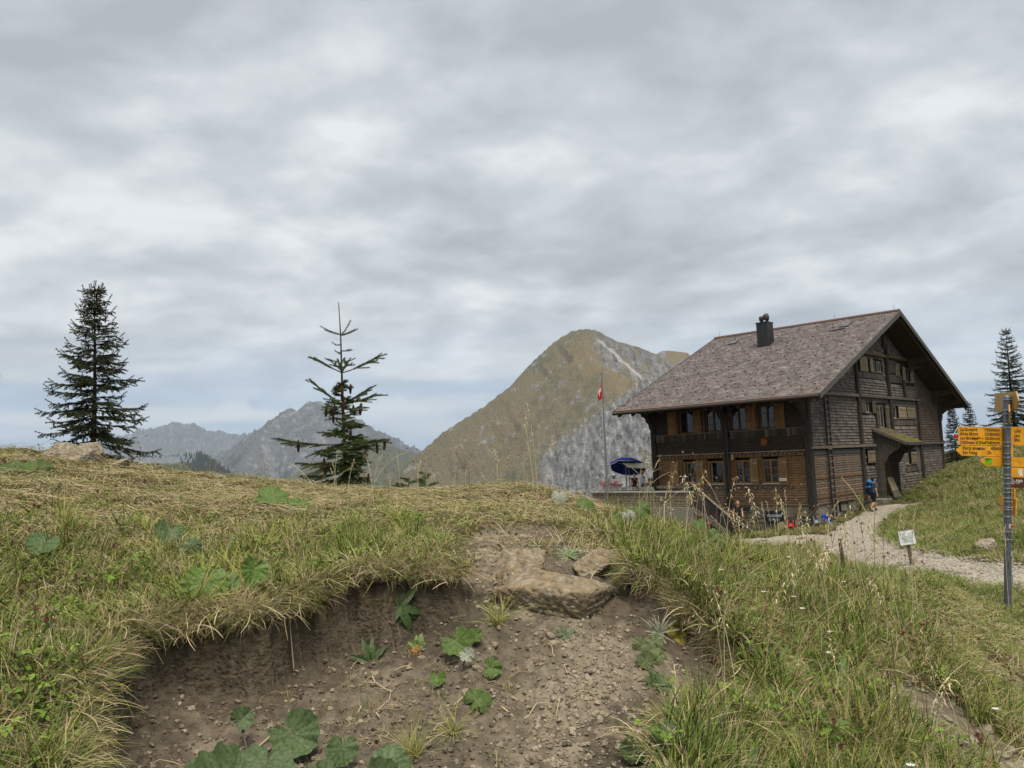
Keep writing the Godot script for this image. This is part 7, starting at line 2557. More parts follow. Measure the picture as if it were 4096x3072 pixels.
	var hb := [[j.head + Vector3(0, 0.055, -0.035), j.head + Vector3(0, 0.065, 0.015), 0.088, 0.078], [j.head + Vector3(0, 0.0, -0.055), j.head + Vector3(0, 0.05, -0.045), 0.072, 0.085]]
	if look.get("tail", 0.0) > 0.0:
		hb.append([j.head + Vector3(0, 0.02, -0.11), j.head + Vector3(0, -0.02 - look.tail, -0.13), 0.04, 0.022])
	nets(mb, hb, 0.02, 0.03, X)
	obj("hair", mb, M.cloth, t)
	if look.has("cap"):
		mb = MB.new()
		mb.col = look.cap
		nets(mb, [[j.head + Vector3(0, 0.075, -0.03), j.head + Vector3(0, 0.08, 0.02), 0.092, 0.086], [j.head + Vector3(-0.03, 0.075, 0.10), j.head + Vector3(0.03, 0.075, 0.13), 0.03, 0.026]], 0.02, 0.03, X)
		obj("cap", mb, M.cloth, t)
	return t

func make_people() -> void:
	# the hiker on the path, seen from behind, walking up to the porch
	var hz := -3.75
	var hx := 1.45
	var y := lground(hx, hz) + 0.05
	var hk := {
		pelvis = Vector3(0, 0.93, 0.0), waist = Vector3(0, 1.06, 0.03), chest = Vector3(0, 1.29, 0.07), neck = Vector3(0, 1.46, 0.09), head = Vector3(0, 1.62, 0.13),
		ls = Vector3(0.185, 1.41, 0.08), le = Vector3(0.26, 1.14, 0.06), lw = Vector3(0.25, 0.92, 0.17), lh = Vector3(0.24, 0.83, 0.20),
		rs = Vector3(-0.185, 1.41, 0.08), re = Vector3(-0.25, 1.15, 0.0), rw = Vector3(-0.26, 0.91, 0.05), rh = Vector3(-0.26, 0.82, 0.07),
		ll = Vector3(0.09, 0.90, 0), lk = Vector3(0.10, 0.50, 0.16), la = Vector3(0.10, 0.09, 0.20), lt = Vector3(0.11, 0.035, 0.36),
		rl = Vector3(-0.09, 0.90, 0), rk = Vector3(-0.10, 0.49, -0.04), ra = Vector3(-0.10, 0.15, -0.30), rt = Vector3(-0.11, 0.04, -0.19)}
	var tw := CH_TURN + deg_to_rad(150.0)
	person("hiker in grey shirt and black shorts walking up the gravel path", to_world(Vector3(hx, y, hz)), tw, hk, {skin = Color(0.46, 0.25, 0.18), top = Color(0.062, 0.068, 0.066), legs = Color(0.008, 0.009, 0.013), shoes = Color(0.03, 0.032, 0.045), hair = Color(0.03, 0.02, 0.015), cap = Color(0.02, 0.02, 0.025)}, 0.985, 0.024)
	var bp := thing("backpack", "big blue and black backpack on the walking hiker's back", "backpack", to_world(Vector3(hx, y, hz)), tw)
	var mb := MB.new()
	mb.col = Color(0.008, 0.013, 0.04)
	nets(mb, [[Vector3(0, 1.00, -0.19), Vector3(0, 1.42, -0.15), 0.14, 0.13], [Vector3(-0.08, 1.02, -0.19), Vector3(-0.07, 1.38, -0.16), 0.11, 0.10], [Vector3(0.08, 1.02, -0.19), Vector3(0.07, 1.38, -0.16), 0.11, 0.10]], 0.026, 0.04)
	obj("bag", mb, M.cloth, bp)
	mb = MB.new()
	mb.col = Color(0.012, 0.20, 0.50)
	nets(mb, [[Vector3(-0.08, 1.50, -0.15), Vector3(0.08, 1.50, -0.15), 0.085, 0.085], [Vector3(-0.12, 1.26, -0.25), Vector3(0.12, 1.24, -0.25), 0.06, 0.06]], 0.024, 0.03)
	obj("lid", mb, M.cloth, bp)
	mb = MB.new()
	mb.col = Color(0.012, 0.16, 0.42)
	for s in [-1, 1]:
		mb.tube([Vector3(s * 0.10, 1.48, -0.06), Vector3(s * 0.13, 1.52, 0.08), Vector3(s * 0.135, 1.36, 0.22), Vector3(s * 0.14, 1.12, 0.10), Vector3(s * 0.14, 1.02, -0.08)], [0.02, 0.024, 0.024, 0.02, 0.018], 6)
	mb.tube([Vector3(-0.15, 1.00, -0.08), Vector3(-0.16, 1.00, 0.06), Vector3(0, 0.99, 0.18), Vector3(0.16, 1.00, 0.06), Vector3(0.15, 1.00, -0.08)], [0.025, 0.025, 0.02, 0.025, 0.025], 6)
	obj("harness", mb, M.cloth, bp)
	# the woman at the stair foot
	var wy := 0.28
	var wj := {ls = Vector3(0.155, 1.42, 0), rs = Vector3(-0.155, 1.42, 0), le = Vector3(0.21, 1.16, -0.03), lw = Vector3(0.22, 0.98, 0.14), lh = Vector3(0.21, 0.95, 0.23), re = Vector3(-0.22, 1.14, -0.03), rw = Vector3(-0.24, 0.92, 0.06), rh = Vector3(-0.24, 0.83, 0.09),
		lk = Vector3(0.09, 0.50, 0.10), la = Vector3(0.10, 0.09, 0.04), lt = Vector3(0.11, 0.03, 0.19)}
	person("person in a black tank top standing at the foot of the stairs", to_world(Vector3(-3.15, wy, 1.75)), CH_TURN + deg_to_rad(30.0), wj, {skin = Color(0.55, 0.30, 0.21), top = Color(0.012, 0.012, 0.015), sleeves = false, long = false, legs = Color(0.010, 0.010, 0.014), trousers = true, shoes = Color(0.05, 0.05, 0.05), hair = Color(0.23, 0.09, 0.035), tail = 0.12}, 0.965, 0.024)
	var hb := lthing("handbag", "black bag carried on the arm of the person at the stair foot", "bag", Vector3(-2.95, wy + 0.70, 1.95))
	mb = MB.new()
	mb.col = Color(0.015, 0.015, 0.018)
	nets(mb, [[Vector3(-0.09, 0.08, 0), Vector3(0.09, 0.08, 0), 0.075, 0.075], [Vector3(-0.08, 0.18, 0), Vector3(0.08, 0.18, 0), 0.06, 0.06]], 0.025, 0.03)
	obj("bag", mb, M.cloth, hb)
	mb = MB.new()
	mb.col = Color(0.015, 0.015, 0.018)
	mb.tube([Vector3(-0.09, 0.22, 0), Vector3(0.0, 0.33, 0), Vector3(0.09, 0.22, 0)], [0.01, 0.01, 0.01], 5)
	obj("strap", mb, M.cloth, hb)
	# guests on the terrace
	var dk := 1.76
	var sit := {pelvis = Vector3(0, 0.50, 0), waist = Vector3(0, 0.63, 0.0), chest = Vector3(0, 0.86, 0.03), neck = Vector3(0, 1.03, 0.04), head = Vector3(0, 1.19, 0.07),
		ls = Vector3(0.175, 0.98, 0.03), le = Vector3(0.23, 0.76, 0.14), lw = Vector3(0.14, 0.80, 0.36), lh = Vector3(0.10, 0.82, 0.44), rs = Vector3(-0.175, 0.98, 0.03), re = Vector3(-0.23, 0.76, 0.14), rw = Vector3(-0.14, 0.80, 0.36), rh = Vector3(-0.10, 0.82, 0.44),
		ll = Vector3(0.09, 0.48, 0.02), lk = Vector3(0.11, 0.50, 0.44), la = Vector3(0.11, 0.09, 0.42), lt = Vector3(0.12, 0.03, 0.57), rl = Vector3(-0.09, 0.48, 0.02), rk = Vector3(-0.11, 0.50, 0.44), ra = Vector3(-0.11, 0.09, 0.42), rt = Vector3(-0.12, 0.03, 0.57)}
	person("standing guest in dark red sleeveless top under the parasol", to_world(Vector3(-11.15, dk, -0.75)), CH_TURN + deg_to_rad(60.0), {}, {skin = Color(0.5, 0.27, 0.19), top = Color(0.07, 0.012, 0.018), sleeves = false, legs = Color(0.05, 0.045, 0.045), hair = Color(0.02, 0.014, 0.01)}, 0.93, 0.03)
	person("standing blond guest in light blue shirt on the terrace", to_world(Vector3(-10.72, dk, -0.95)), CH_TURN + deg_to_rad(140.0), {}, {skin = Color(0.52, 0.29, 0.2), top = Color(0.25, 0.38, 0.48), legs = Color(0.05, 0.06, 0.08), hair = Color(0.36, 0.26, 0.11), tail = 0.08}, 1.02, 0.03)
	person("seated guest in navy shirt with white and blue cap", to_world(Vector3(-9.78, dk, -0.55)), CH_TURN + deg_to_rad(120.0), sit, {skin = Color(0.5, 0.28, 0.2), top = Color(0.012, 0.016, 0.03), legs = Color(0.06, 0.06, 0.07), hair = Color(0.05, 0.03, 0.02), cap = Color(0.40, 0.52, 0.62)}, 1.05, 0.03)
	person("seated dark haired guest close to the chalet corner", to_world(Vector3(-9.50, dk, -1.5)), CH_TURN + deg_to_rad(250.0), sit, {skin = Color(0.46, 0.26, 0.18), top = Color(0.30, 0.10, 0.07), legs = Color(0.05, 0.05, 0.06), hair = Color(0.02, 0.015, 0.012)}, 1.0, 0.03)
	person("seated guest in red shirt at the far terrace table", to_world(Vector3(-10.9, dk, -1.95)), CH_TURN + deg_to_rad(10.0), sit, {skin = Color(0.48, 0.27, 0.19), top = Color(0.28, 0.04, 0.05), legs = Color(0.05, 0.05, 0.06), hair = Color(0.08, 0.04, 0.02)}, 0.98, 0.03)
	for q in [[-9.78, -0.55, "wooden bench under the guest with the cap"], [-9.50, -1.5, "wooden bench under the dark haired guest"], [-10.9, -1.95, "wooden bench under the guest in red"]]:
		var o := lthing("bench", q[2], "bench", Vector3(q[0], dk, q[1]))
		mb = MB.new()
		mb.col = Color(0.26, 0.17, 0.085)
		mb.box(Vector3(0, 0.375, 0), Vector3(0.9, 0.04, 0.3))
		obj("seat", mb, M.wood_x, o)
		for s in [-0.38, 0.38]:
			mb = MB.new()
			mb.col = Color(0.15, 0.1, 0.06)
			mb.box(Vector3(s, 0.18, 0), Vector3(0.05, 0.36, 0.26))
			obj("leg", mb, M.wood_y, o)
	stage("people")

# ------------------------------------------------------------------ grass and herbs
const G_DARK := Color(0.060, 0.092, 0.022)
const G_MID := Color(0.112, 0.165, 0.032)
const G_YEL := Color(0.265, 0.27, 0.072)
const STRAW := Color(0.49, 0.415, 0.27)
const STRAW2 := Color(0.33, 0.255, 0.155)
const BROWN := Color(0.15, 0.095, 0.055)

func pick(g: RandomNumberGenerator, table: Array) -> Color:
	var r := g.randf()
	for q in table:
		if r < q[0]:
			return (q[1] as Color).lerp(q[2], g.randf())
		r -= q[0]
	return table[0][1]

# blades: root spread, length range, lean (0 upright .. 1 flat), width, colours
func tuft(sd: int, n: int, spread: float, l0: float, l1: float, lean0: float, lean1: float, w: float, table: Array) -> ArrayMesh:
	var g := RandomNumberGenerator.new()
	g.seed = sd
	var mb := MB.new()
	for k in n:
		var a := g.randf() * TAU
		var r := spread * sqrt(g.randf())
		var b := g.randf() * TAU
		var p := Vector3(cos(b) * r, -0.01, sin(b) * r)
		var l := g.randf_range(l0, l1)
		var lean := g.randf_range(lean0, lean1)
		var out := Vector3(cos(a), 0, sin(a))
		var side := Vector3(-sin(a), 0, cos(a))
		var curl := g.randf_range(-0.5, 0.5)
		var pts := []
		var ws := []
		var m := 5
		for s in m:
			var t := s / float(m - 1)
			var bend := lean * (0.45 + 0.75 * t)
			var dir := (Vector3.UP * cos(bend * 1.5) + out * sin(bend * 1.5))
			pts.append(p)
			ws.append(w * g.randf_range(0.8, 1.2) * (1.0 - 0.85 * t * t))
			p = p + (dir + side * curl * t * 0.8).normalized() * l / (m - 1)
		mb.col = pick(g, table)
		mb.ribbon(pts, ws, side.rotated(Vector3.UP, g.randf_range(-0.5, 0.5)))
	return mb.mesh()

func litter(sd: int, n: int, spread: float, l0: float, l1: float, w: float, table: Array) -> ArrayMesh:
	var g := RandomNumberGenerator.new()
	g.seed = sd
	var mb := MB.new()
	for k in n:
		var a := g.randf() * TAU
		var p := Vector3(g.randf_range(-1, 1) * spread, g.randf_range(0.0, 0.028), g.randf_range(-1, 1) * spread)
		var l := g.randf_range(l0, l1)
		var pts := []
		var ws := []
		var pitch := g.randf_range(-0.15, 0.38)
		var turn := g.randf_range(-0.9, 0.9)
		for s in 5:
			pts.append(p)
			ws.append(w * (0.9 if s < 4 else 0.4))
			var aa := a + turn * s / 4.0
			p += Vector3(cos(aa), sin(pitch - 0.16 * s), sin(aa)) * l / 4.0
		mb.col = pick(g, table)
		mb.ribbon(pts, ws, Vector3(-sin(a), g.randf_range(-0.4, 0.4), cos(a)).normalized())
	return mb.mesh()

# a flat leaf in the xz plane, stalk at the origin, tip along +x
func leaf_shape(mb: MB, xf: Transform3D, length: float, width: float, teeth: int, droop: float, fold: float, col: Color, col2: Color, lobes := 0.0, seed_ := 1) -> void:
	var g := RandomNumberGenerator.new()
	g.seed = seed_
	var n := 7
	var edge_l := []
	var edge_r := []
	var mid := []
	for k in n + 1:
		var t := k / float(n)
		var w := width * pow(sin(PI * pow(t, 0.72)), 0.85) * (1.0 + (0.22 if k % 2 == 0 else -0.16) * (1.0 if teeth > 0 else 0.0)) * (1.0 + lobes * sin(t * TAU * 3.0))
		var y := -droop * t * t * length
		mid.append(xf * Vector3(t * length, y, 0))
		edge_l.append(xf * Vector3(t * length - 0.06 * length * (1.0 - t), y + fold * w, -w * 0.5 * g.randf_range(0.9, 1.1)))
		edge_r.append(xf * Vector3(t * length - 0.06 * length * (1.0 - t), y + fold * w, w * 0.5 * g.randf_range(0.9, 1.1)))
	for k in n:
		mb.col = col.lerp(col2, g.randf())
		mb.quad(mid[k], mid[k + 1], edge_l[k + 1], edge_l[k])
		mb.quad(edge_r[k], edge_r[k + 1], mid[k + 1], mid[k])

# round toothed leaf with a notch at the stalk (butterbur, coltsfoot)
func round_leaf(r: float, sd: int, col: Color, holes := false) -> ArrayMesh:
	var g := RandomNumberGenerator.new()
	g.seed = sd
	var mb := MB.new()
	var n := 54
	var rings := 5
	var nz := noise(sd, 1.3, 3)
	var tilt := g.randf_range(-0.25, 0.25)
	var cup := g.randf_range(-0.55, 0.30)
	var lob := g.randf_range(0.02, 0.05)
	var idx := []
	for j in rings + 1:
		var row := []
		for k in n + 1:
			var a := lerpf(-PI + 0.16, PI - 0.16, k / float(n))
			var e := r * (1.0 + lob * cos(a * 5.0) + 0.045 * (1.0 if k % 4 < 2 else -0.5) - 0.42 * exp(-pow((PI - absf(a)) / 0.5, 2.0)) + 0.05 * nz.get_noise_1d(a * 3.0) + 0.10 * cos(a))
			var t := j / float(rings)
			var rr := e * t
			var vein := absf(fposmod(a * 5.0 / TAU * 1.0 + 0.5, 1.0) - 0.5) * 2.0
			var y := cup * rr * rr / r + 0.10 * r * t * (vein - 0.5) * 0.7 + tilt * rr * cos(a + 1.0) + 0.28 * absf(sin(a)) * rr + 0.12 * r * t * t * nz.get_noise_2d(cos(a) * 2.0, sin(a) * 2.0) * 2.0
			var c := col * (0.92 + 0.25 * nz.get_noise_2d(cos(a) * rr * 40.0, sin(a) * rr * 40.0))
			c = c.lerp(Color(0.24, 0.29, 0.10), 0.30 * smoothstep(0.16, 0.0, 1.0 - vein if false else vein) * (1.0 - t * 0.6))
			mb.col = c
			row.append(mb.vert(Vector3(cos(a) * rr + r * 0.55, y, sin(a) * rr), Vector3.UP))
		idx.append(row)
	for j in rings:
		for k in n:
			if holes and j > 2 and nz.get_noise_2d(k * 0.9, j * 3.0) > 0.42:
				continue
			var a: int = idx[j][k]; var b: int = idx[j][k + 1]; var c2: int = idx[j + 1][k]; var d: int = idx[j + 1][k + 1]
			mb.i.append_array(PackedInt32Array([a, c2, d, a, d, b]))
	# normals
	var nn := PackedVector3Array(); nn.resize(mb.v.size())
	for t in range(0, mb.i.size(), 3):
		var f := (mb.v[mb.i[t + 2]] - mb.v[mb.i[t]]).cross(mb.v[mb.i[t + 1]] - mb.v[mb.i[t]])
		for q in 3:
			nn[mb.i[t + q]] += f
	for q in nn.size():
		nn[q] = nn[q].normalized() if nn[q].length() > 0.0 else Vector3.UP
	mb.n = nn
	return mb.mesh()

func face_basis(n: Vector3, turn: float) -> Basis:
	var y := n.normalized()
	var x := y.cross(Vector3(0.02, 0.05, 1)).normalized()
	return Basis(x, y, x.cross(y)) * Basis(Vector3.UP, turn)

# a plant of round leaves: list of [azimuth, distance, radius, tilt to the viewer, turn, up]
func leaf_plant(called: String, label: String, cat: String, leaves: Array, col: Color, pale := -1, holes := false) -> void:
	var c: Vector3 = ga(leaves[0][0], leaves[0][1])
	var t := thing(called, label, cat, c)
	var k := 0
	for q in leaves:
		var p: Vector3 = ga(q[0], q[1]) - c
		var gn := gnormal(c.x + p.x, c.z + p.z, 0.15)
		var to_eye := -Vector3(c.x, 0, c.z).normalized()
		var nrm: Vector3 = (gn + to_eye * q[3]).normalized()
		var lc := col * rng.randf_range(0.85, 1.15)
		if k == pale:
			lc = Color(0.36, 0.38, 0.30)
		var m := round_leaf(q[2], 900 + rng.randi() % 5000, lc, holes)
		var b := face_basis(nrm, q[4])
		var o := p + Vector3(0, q[5], 0)
		var lf := obj("leaf", m, M.leaf, t, Transform3D(b, o - b * Vector3(q[2] * 0.55, 0, 0)))
		var st := MB.new()
		st.col = Color(0.12, 0.085, 0.07)
		var root: Vector3 = p.lerp(Vector3.ZERO, 0.35)
		root = Vector3(root.x, ground(c.x + root.x, c.z + root.z) - c.y - 0.01, root.z)
		var e: Vector3 = lf.transform * Vector3(q[2] * 0.55, -0.002, 0)
		st.tube([root, root.lerp(e, 0.5) + Vector3(0, -0.01, 0), e], [0.0045, 0.004, 0.003], 5, false)
		obj("stalk", st, M.leafy, t)
		k += 1

func rosette(called: String, label: String, cat: String, az: float, d: float, n: int, l: float, w: float, col: Color, stand: float, toward := 0.5, lobes := 0.0) -> void:
	var c := ga(az, d)
	var t := thing(called, label, cat, c)
	var gn := gnormal(c.x, c.z, 0.12)
	var up := (gn + -Vector3(c.x, 0, c.z).normalized() * toward).normalized()
	for k in n:
		var mb := MB.new()
		var a := k * 2.399 + rng.randf_range(-0.25, 0.25)
		var b := face_basis(up, a) * Basis(Vector3(0, 0, 1), stand + rng.randf_range(-0.15, 0.2))
		leaf_shape(mb, Transform3D(b, up * 0.012), l * rng.randf_range(0.65, 1.1), w * rng.randf_range(0.8, 1.15), 1, rng.randf_range(0.15, 0.5), rng.randf_range(0.05, 0.25), col * 0.85, col * 1.15, lobes, rng.randi() % 9999)
		obj("leaf", mb, M.leaf, t)

func rock_mesh(sd: int, size: Vector3, strata: float, cols: Array, res := 40, cuts := 14) -> ArrayMesh:
	var g := RandomNumberGenerator.new()
	g.seed = sd
	var planes := []
	for k in cuts:
		var d := Vector3(g.randf_range(-1, 1), g.randf_range(-0.8, 1), g.randf_range(-1, 1)).normalized()
		planes.append([d, g.randf_range(0.45, 0.72)])
	planes.append([Vector3(0.05, 1, 0.1).normalized(), 0.72])
	var nz := noise(sd, 2.2, 5)
	var nf := noise(sd + 9, 7.0, 4)
	var v := []
	var w := res * 2
	for j in res + 1:
		for i in w:
			var th := PI * j / res
			var ph := TAU * i / w
			var d := Vector3(sin(th) * cos(ph), cos(th), sin(th) * sin(ph))
			var r := 1.0 + 0.22 * nz.get_noise_3dv(d * 0.8)
			for q in planes:
				var e := d.dot(q[0])
				if e > 0.05:
					r = minf(r, q[1] / e)
			r += 0.025 * nz.get_noise_3dv(d * 2.2) + 0.035 * nf.get_noise_3dv(d * 2.0) - 0.05 * smoothstep(0.06, 0.0, absf(nz.get_noise_3dv(d * 1.5 + Vector3(9, 0, 0))))
			var p := d * r
			if strata > 0.0:   # broken edges of thin beds
				var s := p.y * 7.0 + 0.9 * p.x + 0.7 * nz.get_noise_3dv(p * 0.6)
				var f := absf(fposmod(s, 1.0) - 0.5) * 2.0
				var k := 1.0 - strata * (0.5 + 0.5 * nf.get_noise_1d(floor(s) * 7.7)) * smoothstep(0.55, 0.75, f)
				p = Vector3(p.x * k, p.y, p.z * k)
			v.append(p * size * 0.5)
	var mb := MB.new()
	for p in v:
		var q: Vector3 = p / size * 2.0
		var m := nz.get_noise_3dv(q * 1.1 + Vector3(5, 0, 0)) + 0.4 * nf.get_noise_3dv(q)
		# grey crust in patches, ochre where it has flaked off
		var c: Color = (cols[0] as Color).lerp(cols[1], smoothstep(-0.35, 0.30, m))
		c = c.lerp(cols[2], smoothstep(0.22, 0.34, nf.get_noise_3dv(q * 0.7 + Vector3(3, 3, 3)) + 0.3 * m))
		mb.col = c * (1.0 + 0.35 * nf.get_noise_3dv(q * 1.7))
		mb.vert(p, Vector3.UP)
	for j in res:
		for i in w:
			var a := j * w + i
			var b := j * w + (i + 1) % w
			mb.i.append_array(PackedInt32Array([a, a + w, b, b, a + w, b + w]))
	var nn := PackedVector3Array(); nn.resize(v.size())
	for t in range(0, mb.i.size(), 3):
		var f := (mb.v[mb.i[t + 2]] - mb.v[mb.i[t]]).cross(mb.v[mb.i[t + 1]] - mb.v[mb.i[t]])
		for q in 3:
			nn[mb.i[t + q]] += f
	if nn[w * res / 2].dot(mb.v[w * res / 2]) < 0.0:
		for t in range(0, mb.i.size(), 3):
			var s := mb.i[t + 1]; mb.i[t + 1] = mb.i[t + 2]; mb.i[t + 2] = s
		for q in nn.size():
			nn[q] = -nn[q]
	for q in nn.size():
		nn[q] = nn[q].normalized()
	mb.n = nn
	return mb.mesh()

var boulders := []    # [x, z, radius]: no grass grows here
const OCHRE := [Color(0.36, 0.315, 0.24), Color(0.34, 0.255, 0.155), Color(0.26, 0.215, 0.15)]
const LIME := [Color(0.43, 0.39, 0.32), Color(0.37, 0.30, 0.21), Color(0.27, 0.235, 0.185)]
const SLATE := [Color(0.40, 0.36, 0.29), Color(0.30, 0.25, 0.185), Color(0.19, 0.165, 0.135)]

func boulder(label: String, az: float, d: float, up: float, size: Vector3, turn: Vector3, sd: int, cols: Array, strata := 0.16, group := "", called := "boulder") -> void:
	var p := ga(az, d, up)
	var o := obj(called, rock_mesh(sd, size, strata, cols), M.rock, self, Transform3D(Basis.from_euler(turn), p))
	tag(o, label, "rock", group)
	boulders.append([p.x, p.z, maxf(size.x, size.z) * 0.42])

func make_rocks() -> void:
	boulder("big ochre boulder with layered broken face at the head of the hollow", 3.2, 3.48, 0.0, Vector3(0.62, 0.34, 0.40), Vector3(0.20, 0.10, 0.04), 27, OCHRE, 0.05)
	boulder("tilted ochre slab leaning behind the big layered boulder", 0.3, 3.70, 0.0, Vector3(0.44, 0.34, 0.32), Vector3(0.25, 0.5, 0.42), 35, OCHRE, 0.08)
	boulder("square ochre block wedged against the back of the big boulder", 5.3, 3.76, 0.02, Vector3(0.28, 0.22, 0.26), Vector3(0.1, 0.3, 0.0), 43, OCHRE, 0.08)
	boulder("flat grey slab lying on the turf behind the boulders", 5.6, 4.15, 0.0, Vector3(0.36, 0.09, 0.2), Vector3(0.05, 0.2, -0.05), 52, SLATE)
	boulder("pale sharp-edged rock on the earth mound under the broad spruce", -28.7, 8.75, 0.02, Vector3(0.60, 0.34, 0.42), Vector3(0.1, 0.4, -0.12), 63, LIME, 0.0)
	boulder("pale rock topping the earth mound under the broad spruce", -27.7, 9.6, 0.12, Vector3(0.42, 0.26, 0.36), Vector3(0.0, 1.0, 0.1), 71, LIME, 0.0)
	boulder("low tan rock half sunk in straw beside the earth mound", -26.0, 8.5, 0.0, Vector3(0.34, 0.2, 0.3), Vector3(0.0, 0.2, 0.2), 74, LIME, 0.0)
	boulder("small pale stone at the foot of the signpost", 29.3, 8.3, -0.02, Vector3(0.30, 0.14, 0.22), Vector3(0.0, 0.2, 0.0), 81, LIME, 0.1)
	boulder("pale limestone lying in the herbs above the gravel path", 29.6, 17.6, 0.05, Vector3(0.75, 0.38, 0.5), Vector3(0.1, 0.5, 0.25), 83, LIME, 0.0)
	# crumbling shale of the bank foot
	for q in [[27.6, 3.75, "crumbling shale ledge breaking through the lower right bank"], [30.3, 3.55, "crumbling shale slope at the foot of the right bank"], [31.2, 6.0, "shale ledge below the signpost"]]:
		var c := ga(q[0], q[1])
		var t := thing("shale_outcrop", q[2], "rock", c)
		boulders.append([c.x, c.z, 0.32])
		for k in 80:
			var s := Vector3(rng.randf_range(0.03, 0.11), rng.randf_range(0.02, 0.045), rng.randf_range(0.03, 0.09))
			var dx := rng.randf_range(-0.38, 0.38)
			var dz := rng.randf_range(-0.34, 0.34)
			var y := ground(c.x + dx, c.z + dz) - c.y + rng.randf_range(-0.012, 0.008)
			obj("shale_piece", shale[rng.randi() % shale.size()], M.rock, t, Transform3D(Basis.from_euler(Vector3(rng.randf_range(-0.5, 0.6), rng.randf() * TAU, rng.randf_range(-0.5, 0.5))).scaled_local(s), Vector3(dx, y, dz)))
	# single stones in the hollow and on the trodden way
	var stones := []
	for k in 5:
		stones.append(rock_mesh(300 + k, Vector3.ONE, 0.0, [Color(0.42, 0.37, 0.28), Color(0.36, 0.29, 0.20), Color(0.27, 0.24, 0.20)], 7, 7))
	var spots := [[-2.9, 3.98, 0.06, "angular grey stone on the gravel left of the boulders"], [-4.2, 4.25, 0.07, "pale flat stone at the corner of the cut turf block"], [1.2, 4.12, 0.08, "flat slate stone behind the tilted slab"], [-1.0, 4.3, 0.06, "flat slate chip on the trodden gravel"], [0.3, 4.5, 0.055, "blue grey slate chip at the edge of the straw"], [6.4, 5.3, 0.10, "dark slate piece lying in the grass beyond the boulders"]]
	for q in spots:
		var p := ga(q[0], q[1], 0.0)
		tag(obj("stone", stones[rng.randi() % 5], M.rock, self, Transform3D(Basis.from_euler(Vector3(rng.randf_range(-0.2, 0.2), rng.randf() * TAU, 0)).scaled_local(Vector3(q[2] * 1.5, q[2] * 0.8, q[2] * 1.2)), p)), q[3], "stone")
	for k in 110:
		var az := rng.randf_range(-20.0, 14.0)
		var d := rng.randf_range(2.1, 4.6)
		var pp := polar(az, d)
		if rim(pp.x, pp.y) > -0.05:
			continue
		var s := 0.012 + 0.032 * pow(rng.randf(), 3.0)
		var p := Vector3(pp.x, ground(pp.x, pp.y) + s * 0.1, pp.y)
		tag(obj("stone", stones[rng.randi() % 5], M.rock, self, Transform3D(Basis.from_euler(Vector3(rng.randf_range(-0.3, 0.3), rng.randf() * TAU, rng.randf_range(-0.3, 0.3))).scaled_local(Vector3(s * 1.5, s * rng.randf_range(0.7, 1.1), s * 1.2)), p)), "loose stone lying on the bare earth of the hollow", "stone", "loose stones in the hollow")
	# grit and gravel
	var gx := [[], [], []]
	var gc := [[], [], []]
	for k in 24000:
		var az := rng.randf_range(-25.0, 16.0)
		var d := 1.9 * pow(4.9 / 1.9, rng.randf())
		var pp := polar(az, d)
		var rm := rim(pp.x, pp.y)
		if rm > -0.02:
			continue
		var du := dusty(pp.x, pp.y)
		if rng.randf() > 0.42 + 0.60 * du:
			continue
		var kind := rng.randi() % 3
		var s := 0.22 + 1.0 * pow(rng.randf(), 3.2)
		gx[kind].append(Transform3D(Basis.from_euler(Vector3(rng.randf_range(-0.4, 0.4), rng.randf() * TAU, rng.randf_range(-0.4, 0.4))).scaled(Vector3.ONE * s), Vector3(pp.x, ground(pp.x, pp.y) + 0.002, pp.y)))
		gc[kind].append(jit((Color(0.43, 0.365, 0.27) if rng.randf() < 0.25 + 0.6 * du else EARTH * 1.4).lerp(Color(0.34, 0.285, 0.21), rng.randf() * 0.7), 0.16))
	# mound of earth and the gravel path
	for k in 9000:
		var u := rng.randf() * (path_xz.size() - 1.001)
		var i := int(u)
		var a: Vector2 = path_xz[i][0]
		var b: Vector2 = path_xz[i + 1][0]
		var mid := a.lerp(b, u - i)
		if mid.length() > 30.0 and rng.randf() < 0.6:
			continue
		var pp := mid + (b - a).normalized().orthogonal() * rng.randf_range(-1.08, 1.08) * lerpf(path_xz[i][1], path_xz[i + 1][1], u - i)
		var kind := rng.randi() % 3
		var s := rng.randf_range(0.8, 2.4)
		gx[kind].append(Transform3D(Basis.from_euler(Vector3(rng.randf_range(-0.4, 0.4), rng.randf() * TAU, rng.randf_range(-0.4, 0.4))).scaled(Vector3.ONE * s), Vector3(pp.x, ground(pp.x, pp.y) + 0.05, pp.y)))
		gc[kind].append(jit(Color(0.46, 0.42, 0.35), 0.2))
	var gr := Node3D.new()
	gr.name = numbered("gravel")
	add_child(gr)
	gr.set_meta("kind", "stuff")
	tag(gr, "loose grit and gravel strewn over bare earth and path", "gravel")
	for k in 3:
		multi("pebbles", pebble(20 + k, 0.0105, 0.75), M.rock, gx[k], gc[k], gr)
	stage("rocks")

var shale := []

# where the short dry sward is, where the lush bank is
func lush(az: float, d: float) -> float:
	return smoothstep(4.5, 9.0, az + nz_mid.get_noise_2d(az * 0.2, d) * 3.0)

